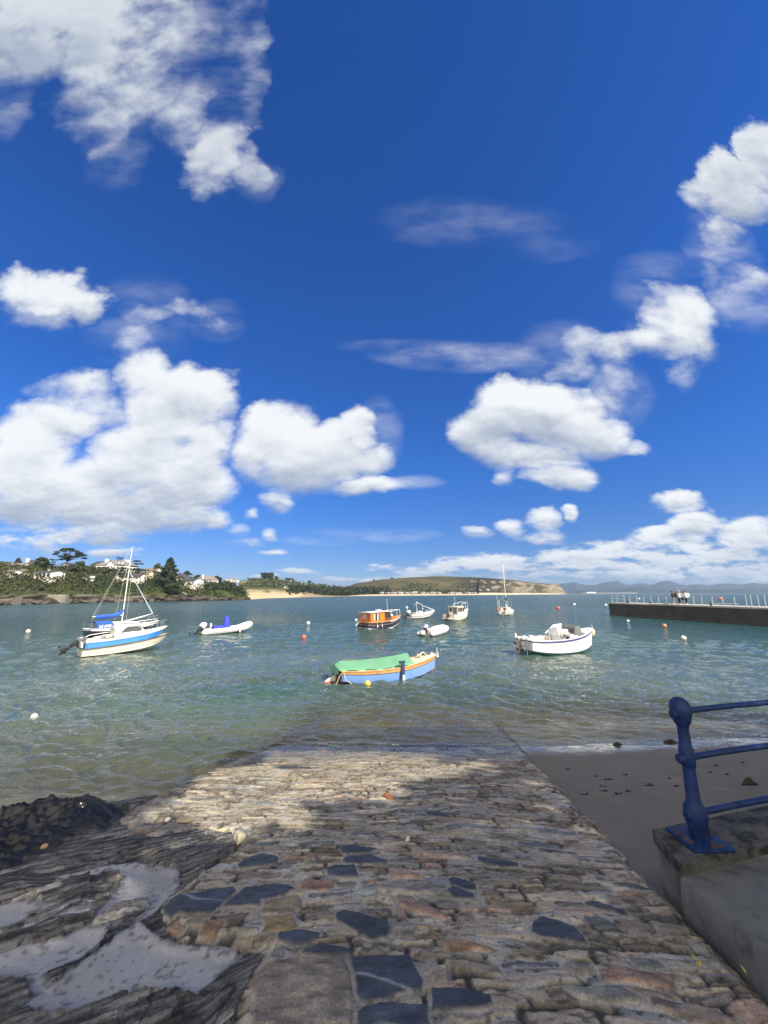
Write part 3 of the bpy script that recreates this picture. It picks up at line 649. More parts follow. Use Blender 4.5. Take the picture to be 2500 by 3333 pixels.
# ------------------------------------------------------------------ trees behind the viewpoint: their crowns shade the slipway and the beach
LIT = [(820,2600,330,95),(1250,2520,300,70),(560,2640,150,45),(900,2560,330,90),(720,2650,220,75),(1340,2505,210,62),(1060,2470,250,40),(1000,2680,120,40),(500,2650,110,26),(1180,2600,60,20),(985,2690,60,24),(650,2725,120,26),(800,2790,45,18),
       (1795,2600,46,16),(1840,2640,36,12),(1905,2745,40,16),(1640,2560,40,9),(430,2875,130,45),(60,2935,140,50),(235,2985,90,40),(120,3090,120,45),(620,3090,110,30),(560,2760,60,18),(1560,2470,60,10),(1110,2740,40,10),(190,3060,50,16)]
def make_canopy():
    rg = np.random.default_rng(21); trunks = [(6.5, -7.5, 'broad leafy tree standing behind the viewpoint nearest the slipway'), (13.5, -6.0, 'leafy tree standing behind the viewpoint above the beach wall'), (20.0, -2.5, 'leafy tree furthest along the shore beyond the beach railing')]
    cards = [[] for _ in trunks]; N = 30000
    gx = rg.uniform(-7.5, 17, N); gy = rg.uniform(-1.0, 10.2, N)
    top = 9.75+.25*np.sin(gx*1.7)+.07*np.clip(gx-3, 0, 12)
    left_end = np.interp(gx, [-7.5, -3.4, -3.0, -2.4], [4.6, 5.4, 9.0, 9.6]); ok = (gy < np.minimum(top, left_end))
    zz = np.maximum(np.where(gx < RIGHT_EDGE(gy), R0-RS*gy, seabed(gx, gy)), 0)
    PX, PY = px_of(gx, np.maximum(gy, .3), zz)
    near = gy > 1.2; hole = np.full(N, -9.0)
    for (a, b, rx, ry) in LIT: hole = np.maximum(hole, np.where(near, 1-((PX-a)/rx)**2-((PY-b)/ry)**2, -9))
    hole += 2.6*(fbm(gx*1.9, gy*1.9, 5, 4)-.49)*np.where(hole > -.6, 1, 0)
    ok &= ~(hole > .12)
    # ragged margins let through some light
    ok &= ~((fbm(gx*1.3+9, gy*1.3, 6, 3) > .70) & (gy > 4.5) & (gx < 3))
    ok &= ~((fbm(gx*3.1+4, gy*3.1, 16, 3) > .66) & (gy > 4.0) & (gx < RIGHT_EDGE(gy)+.1))
    gx, gy, zz = gx[ok], gy[ok], zz[ok]
    t = rg.uniform(15, 20, len(gx))
    P = np.stack([gx, gy, zz], 1)+t[:, None]*np.array(SUND)[None]
    own = np.argmin(np.stack([np.hypot(P[:, 0]-a, P[:, 1]-b) for a, b, _ in trunks]), 0)
    bark = mat('bark', (.12, .09, .065), .9, .4, 5, bump=.02, bscale=20); leafm = mat('leaf_green', (.06, .10, .03), .6, .5, 1.2)
    for k, (a, b, lab) in enumerate(trunks):
        q = P[own == k]
        tr = thing('leafy_tree', lab, 'tree', (0, 0, 0), group='trees behind the viewpoint')
        c = q.mean(0); mb = MB()
        mb.tube([(a, b, 1.5), (a+.1, b+.1, 5), (a*.6+c[0]*.4, b*.6+c[1]*.4, 9), tuple(c)], [.42, .34, .25, .1], 10)
        for j in range(14):
            e = q[rg.integers(len(q))]; s0 = Vector((a*.7+c[0]*.3, b*.7+c[1]*.3, 7.5)); mb.tube([s0, s0.lerp(Vector(e), .55)+Vector((0, 0, .6)), e], [.13, .08, .02], 6)
        mb.build('trunk', bark, tr)
        cards_mesh('crown', q, .17, .34, leafm, tr, rg)
def cards_mesh(name, P, s0, s1, m, parent, rg, flat=0.0, asp=.6):
    n = len(P); a = rg.normal(size=(n, 3)); a[:, 2] *= (1-flat); a /= np.linalg.norm(a, axis=1)[:, None]+1e-9
    r = rg.normal(size=(n, 3)); r[:, 2] *= (1-flat); b = np.cross(a, r); b /= np.linalg.norm(b, axis=1)[:, None]+1e-9
    s = rg.uniform(s0, s1, n)[:, None]; a = a*s; b = b*s*asp
    V = np.stack([P-a, P-b*.9+a*.1, P+a, P+b*.9+a*.1], 1).reshape(-1, 3); F = np.arange(4*n).reshape(n, 4)
    return link(name, npmesh(name, V, F, smooth=False), m, parent)

make_canopy()
# ------------------------------------------------------------------ boats
WHITE = mat('gelcoat_white', (.74, .74, .70), .32, .10, 2.2, dirt=(.55, .52, .44), coat=.3)
CREAM = mat('gelcoat_cream', (.70, .66, .54), .35, .12, 2.0, dirt=(.5, .45, .33), coat=.2)
GREYW = mat('weathered_white', (.60, .60, .57), .5, .18, 3.0, dirt=(.36, .34, .29))
BLUEB = mat('band_blue', (.035, .20, .55), .35, .2, 2.0, coat=.3)
NAVY = mat('navy_paint', (.018, .02, .045), .3, .3, 2.0, coat=.4)
RUBBL = mat('rub_rail_blue', (.045, .06, .22), .45, .25, 4.0)
TEAL = mat('antifoul_teal', (.03, .10, .13), .7, .3, 3.0)
REDBR = mat('antifoul_red', (.16, .05, .03), .75, .35, 3.0)
SKYBL = mat('hull_light_blue', (.16, .30, .66), .45, .16, 2.5, dirt=(.30, .38, .55))
WOOD = mat('varnished_wood', (.46, .27, .11), .45, .3, 5.0, dirt=(.22, .12, .05))
DKWOOD = mat('dark_wood', (.10, .05, .03), .6, .4, 6.0)
ORANGE = mat('orange_panel', (.55, .17, .02), .45, .18, 2.0, dirt=(.36, .11, .02))
PALEW = mat('pale_deck', (.62, .52, .37), .6, .18, 4.0)
CANVB = mat('canvas_blue', (.02, .10, .46), .8, .3, 3.0, bump=.01, bscale=14)
CANVG = mat('canvas_green', (.105, .275, .165), .75, .16, 1.6, bump=.012, bscale=9)
ROYAL = mat('cover_royal_blue', (.03, .05, .50), .7, .3, 4.0, bump=.01, bscale=12)
BLACK = mat('black_plastic', (.015, .015, .018), .4, .3, 6.0)
GREYM = mat('motor_grey', (.10, .105, .12), .35, .3, 4.0, coat=.3)
STEEL = mat('stainless_tube', (.62, .62, .62), .25, .1, 5.0, metal=.9)
SPAR = mat('spar_white', (.70, .70, .68), .35, .12, 3.0)
GLASS = mat('cabin_glass', (.045, .05, .06), .06, .2, 2.0, spec=.8)
SMOKE = mat('smoked_screen', (.13, .14, .15), .12, .2, 2.0, spec=.7)
RUBBER = mat('hypalon_white', (.70, .70, .68), .5, .08, 3.0, dirt=(.55, .53, .48))
GREYR = mat('rubber_grey', (.22, .22, .23), .6, .2, 5.0)
ROPE = mat('rope', (.45, .40, .30), .9, .3, 20)
NAVYF = mat('navy_fender', (.015, .035, .09), .5, .3, 5.0)
CURT = mat('pale_curtain', (.45, .42, .38), .9, .3, 12)
def cr(P, n):
    """Catmull-Rom through rows of P, n samples"""
    P = np.asarray(P, float); m = len(P); t = np.linspace(0, m-1, n); out = []
    for q in t:
        i = min(int(q), m-2); f = q-i; a, b, c, d = P[max(i-1, 0)], P[i], P[i+1], P[min(i+2, m-1)]
        out.append(.5*((2*b)+(-a+c)*f+(2*a-5*b+4*c-d)*f*f+(-a+3*b-3*c+d)*f**3))
    return np.array(out)
class Hull:
    """st rows (x, half beam, sheer z, keel z); prof (fb, fz) from sheer to keel; rake: how far the sheer overhangs at the bow"""
    def __init__(s, st, prof, rake=.3, n=22, flare=0.0, tilt=0.0):
        s.R = cr(st, n); s.prof = prof; L = s.R[-1, 0]
        s.P = []
        for (x, hb, zs, zk) in s.R:
            t = max(0, x/L); ring = []
            for (fb, fz) in prof:
                f = fb*(1-flare*(t**2)*(1-fz))
                ring.append(Vector((x+rake*t**4*fz-tilt*(1-t)**8*fz, -max(hb, .004)*f, zk+(zs-zk)*fz)))
            s.P.append(ring)
    def band(s, k0, k1, name, m, parent, transom=True, off=0.0):
        b = MB()
        for sg in (1, -1):
            b.loft([[Vector((p.x, sg*p.y*(1+off), p.z)) for p in r[k0:k1+1]] for r in s.P])
        if transom:
            r = s.P[0]; pts = [p.copy() for p in r[k0:k1+1]]; b.add(pts+[Vector((p.x, -p.y, p.z)) for p in reversed(pts)], [tuple(range(2*len(pts)))])
        return b.build(name, m, parent)
    def line(s, k=0, sg=1, out=0.0, dz=0.0, i0=0, i1=None):
        return [Vector((r[k].x, sg*(r[k].y-out), r[k].z+dz)) for r in s.P[i0:i1]]
    def at(s, x, k=0):
        for a, b in zip(s.P[:-1], s.P[1:]):
            if a[k].x <= x <= b[k].x: return a[k].lerp(b[k], (x-a[k].x)/max(1e-6, b[k].x-a[k].x))
        return s.P[0][k] if x < s.P[0][k].x else s.P[-1][k]
    def rubrail(s, k, r, name, m, parent, dz=0.0, stern=True):
        b = MB(); path = s.line(k, 1, r*.4, dz)+s.line(k, -1, r*.4, dz)[::-1]
        b.tube(path, r, 6, closed=stern); return b.build(name, m, parent)
    def deck(s, x0, x1, name, m, parent, inset=.02, crown=.04, dz=0.0, n=10):
        b = MB(); rings = []
        for i in range(n):
            p = s.at(x0+(x1-x0)*i/(n-1)); w = max(.004, -p.y-inset)
            rings.append([Vector((p.x, w*q, p.z+dz+crown*(1-q*q))) for q in (-1, -.7, -.35, 0, .35, .7, 1)])
        b.loft(rings); return b.build(name, m, parent)
    def well(s, x0, x1, floor, name, m, parent, side=.16, n=12, deckw=True):
        """side decks with an open well down to a floor"""
        b = MB(); rings = []
        for i in range(n):
            p = s.at(x0+(x1-x0)*i/(n-1)); w = max(.02, -p.y); wi = max(.01, w-side)
            rings.append([Vector((p.x, w*q[0]+wi*q[1], q[2] if q[3] else p.z+q[2])) for q in ((-1, 0, .0, 0), (0, -1, .012, 0), (0, -1, -.05, 0), (0, -.92, floor, 1), (0, .92, floor, 1), (0, 1, -.05, 0), (0, 1, .012, 0), (1, 0, .0, 0))])
        b.loft(rings)
        for r, rev in ((rings[0], 0), (rings[-1], 1)): b.add([r[1], r[2], r[3], r[4], r[5], r[6]], [(0, 1, 2, 3, 4, 5)])
        return b.build(name, m, parent)
def outboard(parent, loc, tilt=0.0, k=1.0, cowl=GREYM, leg=BLACK):
    """tilted motor: +z of its own frame up, leg down, hung on the transom; tilt lifts the leg aft"""
    M = Matrix.Translation(loc) @ Matrix.Rotation(tilt, 4, 'Y') @ Matrix.Scale(k, 4)
    def put(mb, name, m, par):
        mb.v = [tuple(M @ Vector(v)) for v in mb.v]; return mb.build(name, m, par)
    a = MB(); prof = [(-.36, .02, .20), (-.38, .20, .25), (-.30, .42, .26), (-.10, .52, .22), (.06, .46, .17), (.10, .18, .15), (.02, .0, .14)]
    rings = []
    for q in (-1, -.85, -.5, 0, .5, .85, 1):
        sc = (1-abs(q)**3*.35); rings.append([Vector((-.15+(x+.15)*sc, q*.17, .24+(z-.24)*sc)) for x, z, _ in prof])
    a.loft(rings, closed=True, cap0=True, cap1=True); o = put(a, 'outboard_motor', cowl, parent)
    b = MB(); b.box((-.14, 0, -.18), (.24, .13, .42), bev=.03); b.box((-.15, 0, -.55), (.20, .08, .5), bev=.03); b.box((-.20, 0, -.60), (.42, .22, .03), bev=.01)
    b.ell((-.2, 0, -.80), (.28, .075, .075)); b.box((-.12, 0, -.96), (.18, .025, .22), ry=.3)
    b.box((.05, 0, -.05), (.14, .24, .30), bev=.02); put(b, 'motor_leg', leg, o)
    c = MB(); c.ell((-.52, 0, -.80), (.07, .05, .05), 8, 6)
    for j in range(3):
        t = j*2*PI/3; c.add([(-.50, .03*math.cos(t), -.80+.03*math.sin(t)), (-.54, .13*math.cos(t-.5), -.80+.13*math.sin(t-.5)), (-.47, .14*math.cos(t+.4), -.80+.14*math.sin(t+.4))], [(0, 1, 2)])
    put(c, 'propeller', leg, o)
    return o
def fender(parent, p, r=.11, h=.42, m=WHITE, name='fender', lean=0):
    b = MB(); prof = [(.02, h/2+.06), (.03, h/2), (r*.7, h/2-.04), (r, h/2-.12), (r, -h/2+.12), (r*.7, -h/2+.03), (.03, -h/2)]
    b.lathe(prof, (0, 0, 0), 12, Matrix.Rotation(lean, 3, 'X')); b.tube([(0, 0, h/2), (0, 0, h/2+.25)], .012, 5)
    b.v = [tuple(Vector(v)+Vector(p)) for v in b.v]; return b.build(name, m, parent)
def boat(name, label, cat, stern, ang, roll=0, pitch=0, group='boats moored in the bay'):
    o = thing(name, label, cat, stern, group=group); o.rotation_mode = 'ZYX'; o.rotation_euler = (roll, pitch, ang); return o
def head(a, b):
    d = b-a; return math.atan2(d.y, d.x)
def panel(name, m, parent, pts, th=.012, nrm=None):
    """thin pane from a planar outline"""
    pts = [Vector(p) for p in pts]; n = (pts[1]-pts[0]).cross(pts[2]-pts[0]).normalized()
    if nrm is not None and n.dot(Vector(nrm)) < 0: n = -n
    b = MB(); k = len(pts); vs = [p+n*.004 for p in pts]+[p+n*(.004+th) for p in pts]
    b.add(vs, [tuple(range(k)), tuple(range(2*k-1, k-1, -1))]+[(i, (i+1) % k, (i+1) % k+k, i+k) for i in range(k)])
    return b.build(name, m, parent, smooth=False)

# --- 1 blue and white cabin boat on a cathedral hull
def cabin_boat():
    a, b_ = onz(266, 2141), onz(499, 2119); ang = head(a, b_); P = V3((-math.sin(ang), math.cos(ang), 0))
    o = boat('cabin_boat', 'white cabin boat with a broad sky blue band and tilted grey outboard', 'boat', a+P*.82, ang, math.radians(1.5), math.radians(-1.5))
    st = [(0, .80, .40, -.16), (.8, .86, .42, -.20), (1.8, .88, .46, -.20), (2.8, .80, .54, -.16), (3.5, .58, .64, -.04), (3.95, .25, .74, .18), (4.08, .03, .78, .34)]
    h = Hull(st, [(1, 1), (.985, .86), (.955, .82), (.95, .62), (.90, .57), (.89, .36), (.80, .30), (.55, .12), (.2, .2), (0, 0)], .36)
    h.band(0, 9, 'lower_hull', CREAM, o); h.rubrail(0, .032, 'rub_rail', mat('rail_dark', (.10, .09, .08), .6), o)
    su = [(.10, .74, .82, .40), (.9, .80, .82, .42), (1.8, .82, .86, .46), (2.8, .74, .95, .54), (3.5, .54, 1.07, .66), (3.9, .24, 1.15, .76), (4.05, .03, 1.19, .84)]
    u = Hull(su, [(1.04, 1), (1.05, .88), (1.01, .74), (.985, .40), (1.0, .34), (.985, 0)], .30)
    u.band(2, 5, 'blue_band', BLUEB, o); u.band(0, 2, 'gunwale', WHITE, o)
    h.deck(.0, 4.2, 'flange', WHITE, o, 0, .0, -.015)
    u.well(.12, 1.75, .45, 'cockpit', GREYW, o, .14); u.deck(1.75, 4.2, 'foredeck', WHITE, o, .0, .05)
    c = MB(); R = []
    for x, wb, wt, zb, zt in ((1.42, .70, .60, .80, 1.36), (1.62, .70, .58, .80, 1.45), (2.3, .70, .56, .84, 1.47), (2.62, .64, .52, .90, 1.42), (3.02, .53, .44, .98, 1.08)):
        R.append([V3((x, -wb, zb)), V3((x, -(wb*.45+wt*.55), zb*.4+zt*.6)), V3((x, -wt, zt-.03)), V3((x, -wt*.5, zt+.03)), V3((x, 0, zt+.045)), V3((x, wt*.5, zt+.03)), V3((x, wt, zt-.03)), V3((x, wb*.45+wt*.55, zb*.4+zt*.6)), V3((x, wb, zb))])
    c.loft(R, cap0=True, cap1=True); cab = c.build('cabin', WHITE, o)
    for sg in (-1, 1):
        w = [(1.70, 1.10), (1.92, 1.34), (2.06, 1.40), (2.56, 1.39), (2.70, 1.30), (2.80, 1.16), (2.66, 1.11)]
        pts = [V3((x, sg*(.70-(z-1.02)*.17-(max(0, x-2.3))*.15), z)) for x, z in w]
        panel('side_window', GLASS, cab, pts, nrm=(0, sg, 0))
    panel('windscreen', GLASS, cab, [(2.66, -.45, 1.40), (2.66, .45, 1.40), (2.98, .38, 1.12), (2.98, -.38, 1.12)], nrm=(1, 0, 1))
    b = MB()
    for sg in (-1, 1): b.tube([(.15, sg*.70, .84), (.5, sg*.74, 1.0), (1.2, sg*.74, 1.05), (1.45, sg*.70, 1.05)], .022, 6)
    b.build('coaming_rail', WHITE, o)
    b = MB()
    for sg in (-1, 1):
        b.tube([(2.95, sg*.58, 1.12), (3.5, sg*.5, 1.42), (4.1, sg*.20, 1.55), (4.30, 0, 1.57)], .014, 6)
        b.tube([(3.6, sg*.44, 1.18), (3.65, sg*.45, 1.46)], .012, 6); b.tube([(4.0, sg*.2, 1.25), (4.05, sg*.2, 1.54)], .012, 6)
    b.build('bow_rail', STEEL, o)
    b = MB(); b.box((1.2, -.3, .72), (.35, .4, .5), bev=.05); b.box((1.2, .3, .72), (.35, .4, .5), bev=.05); b.box((.35, 0, .62), (.35, 1.1, .4), bev=.05); b.build('seat', mat('seat_vinyl', (.40, .37, .33), .6), o)
    b = MB(); b.box((-.02, 0, .62), (.10, 1.35, .30), bev=.03); b.build('transom_board', GREYW, o)
    outboard(o, V3((-.10, 0, .66)), math.radians(52), .84, GREYM, BLACK)
    b = MB(); b.tube([(4.38, 0, .80), (4.55, .0, .5), (4.75, .02, -.1)], .014, 5); b.build('mooring_line', mat('rope_dark', (.05, .05, .05), .9), o); b = MB(); b.tube([(.1, -.74, .92), (.12, -.83, .7), (.2, -.86, .5)], .012, 5); b.build('stern_rope', MATS['rope_dark'], o)
cabin_boat()
# --- 2 dark hulled sailing boat with blue covers
def sail_boat():
    a, b_ = onz(296, 2078), onz(495, 2060); ang = head(a, b_); P = V3((-math.sin(ang), math.cos(ang), 0))
    o = boat('sailing_boat', 'navy hulled sailing boat with blue boom cover and lettered cockpit cloth', 'sailing boat', a+P*.7, ang, 0, math.radians(-.5)); o.scale = (1.04, 1, 1.0)
    st = [(0, .66, .66, .02), (1.0, .86, .62, -.2), (2.2, .98, .62, -.3), (3.4, .86, .70, -.25), (4.3, .50, .80, -.1), (4.8, .18, .88, .1), (5.0, .02, .92, .3)]
    h = Hull(st, [(1, 1), (1.0, .80), (.98, .76), (.9, .4), (.7, .2), (0, 0)], .35)
    h.band(1, 5, 'hull', NAVY, o); h.band(0, 1, 'sheer_strake', WHITE, o)
    h.rubrail(0, .025, 'toe_rail', WHITE, o)
    h.well(.05, 1.7, .35, 'cockpit', GREYW, o, .2); h.deck(1.7, 5.3, 'deck', WHITE, o, 0, .06)
    c = MB(); R = []
    for x, w, zb, zt in ((1.55, .62, .6, 1.02), (1.75, .64, .6, 1.06), (2.6, .62, .64, 1.04), (3.3, .5, .70, .98), (3.75, .3, .78, .84)):
        R.append([V3((x, -w, zb)), V3((x, -w*.9, zt-.06)), V3((x, -w*.6, zt)), V3((x, 0, zt+.03)), V3((x, w*.6, zt)), V3((x, w*.9, zt-.06)), V3((x, w, zb))])
    c.loft(R, cap0=True, cap1=True); cab = c.build('coachroof', WHITE, o)
    for sg in (-1, 1): panel('cabin_window', GLASS, cab, [(1.9, sg*.63, .82), (1.95, sg*.605, .93), (2.9, sg*.56, .93), (3.0, sg*.575, .84)], nrm=(0, sg, 0))
    b = MB(); b.tube([(2.35, 0, 1.05), (2.4, 0, 5.35), (2.44, 0, 7.3)], [.042, .034, .018], 10); mast = b.build('mast', SPAR, o)
    b = MB(); b.tube([(2.4, -.42, 5.4), (2.4, .42, 5.4)], .015, 6); b.build('spreader', STEEL, mast); b = MB(); b.box((2.44, 0, 7.32), (.3, .02, .02)); b.build('masthead_vane', STEEL, mast)
    b = MB(); R = []
    for x, r, z in ((.42, .10, 1.50), (.55, .17, 1.50), (1.0, .19, 1.50), (1.7, .18, 1.56), (2.1, .20, 1.66), (2.32, .15, 1.86), (2.40, .08, 1.98)):
        R.append([V3((x, r*.62*math.cos(t), z+r*(math.sin(t) if math.sin(t) > 0 else math.sin(t)*.8))) for t in np.linspace(0, 2*PI, 11)[:-1]])
    b.loft(R, closed=True, cap0=True, cap1=True); b.build('sail_cover', CANVB, o)
    b = MB(); b.tube([(.20, 0, 1.55), (2.3, 0, 1.56)], .035, 8); b.build('boom', SPAR, o)
    b = MB(); b.loft([[V3((x, y, z)) for y, z in ((-.72, .62), (-.66, 1.02), (-.3, 1.16), (0, 1.2), (.3, 1.16), (.66, 1.02))] for x in (.32, .6, 1.0, 1.38)]); cv = b.build('cockpit_cloth', CANVB, o)
    b = MB(); b.add([(.42, -.735, .66), (1.42, -.735, .66), (1.42, -.70, .96), (.30, -.70, .96)], [(0, 1, 2, 3)]); b.build('name_cloth', CANVB, cv)
    fc = bpy.data.curves.new('lettering', 'FONT'); fc.body = 'LE SPEC'; fc.size = .27; fc.extrude = .004; fc.shear = .15; fc.offset = .006; fc.align_x = 'CENTER'; fc.align_y = 'CENTER'
    fo = bpy.data.objects.new('lettering', fc); COL.objects.link(fo); fo.parent = cv; dg = bpy.context.evaluated_depsgraph_get(); lm = bpy.data.meshes.new_from_object(fo.evaluated_get(dg)); bpy.data.objects.remove(fo)
    fo = link('lettering', lm, None, cv); lm.materials.clear(); lm.materials.append(mat('letter_white', (.8, .8, .8), .6)); fo.location = (.88, -.742, .81); fo.rotation_euler = (math.radians(83), 0, 0)
    b = MB()
    b.tube([(.22, 0, 1.56), (2.42, 0, 7.25)], .012, 5); b.tube([(.05, .0, .7), (2.42, 0, 7.25)], .006, 5)
    for sg in (-1, 1): b.tube([(2.2, sg*.9, .66), (2.4, sg*.42, 5.4), (2.42, 0, 5.5)], .012, 5)
    b.tube([(4.95, 0, .95), (4.75, 0, 1.6)], .012, 5); b.build('rigging', mat('wire', (.35, .36, .36), .4), o)
    b = MB(); b.tube([(4.75, 0, 1.58), (2.45, 0, 5.15)], [.045, .03], 8); b.build('furled_jib', mat('sail_roll', (.45, .55, .68), .7), o)
    b = MB(); b.tube([(2.5, -.3, 1.02), (4.7, 0, 1.55)], .022, 6); b.tube([(2.5, .3, 1.02), (4.7, 0, 1.55)], .022, 6); b.tube([(2.9, -.5, .98), (5.2, -.05, 1.10)], .028, 7); b.build('spinnaker_pole', SPAR, o)
    b = MB()
    for sg in (-1, 1):
        b.tube([(.0, sg*.6, .66), (.0, sg*.6, 1.15)], .016, 6); b.tube([(1.3, sg*.86, .62), (1.3, sg*.86, 1.1)], .014, 6)
        b.tube([(0, sg*.6, 1.14), (1.3, sg*.86, 1.08), (3.4, sg*.8, 1.18), (5.1, sg*.1, 1.36)], .007, 5); b.tube([(3.4, sg*.82, .72), (3.4, sg*.8, 1.18)], .012, 5)
    b.tube([(4.3, -.45, .82), (4.8, -.3, 1.3), (5.25, 0, 1.38), (4.8, .3, 1.3), (4.3, .45, .82)], .016, 6); b.build('guard_rail', STEEL, o)
sail_boat()
# --- rubber boats
def inflatable(name, label, stern, ang, L, cover, motor, roll=0, pitch=0):
    o = boat(name, label, 'inflatable boat', stern, ang, roll, pitch)
    r = .23 if not cover else .21; W = .62
    def path(off=0, zo=0):
        p = []
        for t in np.linspace(0, 1, 15): p.append((t*(L-.95), -(W+off)*(1-.06*t), .17+.10*t**3+zo))
        for t in np.linspace(.08, 1, 12):
            a = -PI/2+PI*t; p.append((L-.95+(.72+off)*math.cos(a)*1.0, (W+off)*.94*math.sin(a), .27+.26*(math.cos(a))**1.0*(1 if not cover else .55)+zo))
        for t in np.linspace(1, 0, 15)[1:]: p.append((t*(L-.95), (W+off)*(1-.06*t), .17+.10*t**3+zo))
        return p
    pp = path(); n = len(pp); rr = [r]*n
    pp = [(-.34, pp[0][1], .17), (-.22, pp[0][1], .17)]+pp+[(-.22, pp[-1][1], .17), (-.34, pp[-1][1], .17)]; rr = [.05, r*.8]+rr+[r*.8, .05]
    b = MB(); b.tube(pp, rr, 14); tb = b.build('buoyancy_tube', RUBBER, o)
    b = MB(); b.tube(path(r+.005, -.03), .022, 6); b.build('rubbing_strake', GREYR, tb)
    for x in (.35, 1.5, 2.5):
        if x < L-1:
            for sg in (-1, 1): b = MB(); b.tube([(x-.16, sg*(W+r*.82), .30), (x-.05, sg*(W+r*.95), .33), (x+.05, sg*(W+r*.95), .33), (x+.16, sg*(W+r*.82), .30)], .018, 5); b.build('grab_handle', GREYR, tb)
    b = MB(); R = []
    for x, w, zk in ((-.05, .5, -.12), (1, .52, -.16), (2.0, .5, -.14), (L-.9, .42, -.04), (L-.45, .2, .2)): R.append([V3((x, -w, .10)), V3((x, 0, zk)), V3((x, w, .10))])
    b.loft(R, cap0=True); b.loft([[V3((x, -.5, .12)), V3((x, .5, .12))] for x in (-.05, L-.6)]); b.build('floor', GREYW, o)
    b = MB(); b.box((-.02, 0, .25), (.06, .95, .42), bev=.02); b.build('transom', GREYW, o)
    outboard(o, V3((-.08, 0, .45)), *motor)
    return o, W, r
def ribs():
    a, b_ = onz(672, 2067), onz(792, 2058); ang = head(a, b_); P = V3((-math.sin(ang), math.cos(ang), 0))
    o, W, r = inflatable('rigid_inflatable', 'white inflatable with royal blue covered console and white topped outboard', a+P*.75, ang, 4.3, False, (math.radians(42), 1.05, mat('cowl_white', (.72, .72, .72), .3, .08, 3), BLACK), 0, math.radians(-2))
    b = MB(); R = []
    for z, w, d in ((.15, .34, .30), (.55, .32, .27), (.9, .27, .22), (1.2, .22, .17), (1.32, .14, .11), (1.36, .03, .03)): R.append([V3((1.95+d*math.cos(t)*1.15, w*math.sin(t), z)) for t in np.linspace(0, 2*PI, 13)[:-1]])
    b.loft(R, closed=True, cap1=True); b.build('console_cover', ROYAL, o)
    b = MB(); b.box((1.25, 0, .42), (.95, .55, .36), bev=.06); b.build('seat_cover', ROYAL, o)
    b = MB(); b.tube([(.62, 0, .15), (.62, 0, .6)], .04, 8); b.ell((.62, 0, .66), (.09, .12, .2)); b.build('seat_post', WHITE, o)
    fender(o, (2.75, -(W+r+.08), .12), .09, .38, WHITE); b = MB(); b.tube([(4.22, 0, .45), (4.26, 0, .05)], .012, 5); b.build('bow_line', ROPE, o)
    a, b_ = onz(1412, 2071), onz(1478, 2059); ang = head(a, b_); P = V3((-math.sin(ang), math.cos(ang), 0))
    o, W, r = inflatable('inflatable_dinghy', 'small white inflatable dinghy with a pale cover and silver outboard', a+P*.65, ang, 3.1, True, (math.radians(35), .9, mat('cowl_silver', (.34, .38, .42), .3, .15, 3), BLACK), 0, math.radians(-2))
    b = MB(); b.loft([[V3((x, y*w, .34+hh-.16*abs(y)**3+.02*math.sin(x*9+y*5))) for y in (-1, -.7, -.35, 0, .35, .7, 1)] for x, w, hh in ((.05, .58, .05), (.6, .66, .10), (1.4, .66, .14), (2.1, .62, .2), (2.6, .42, .28), (2.78, .1, .3))]); b.build('dinghy_cover', mat('cover_white', (.66, .66, .64), .7, .12, 4, bump=.01, bscale=10), o)
    b = MB(); b.ell((-.75, -.1, .28), (.24, .2, .2)); b.tube([(-.1, 0, .5), (-.6, -.1, .32)], .03, 6); b.build('motor_hood', WHITE, o)
ribs()
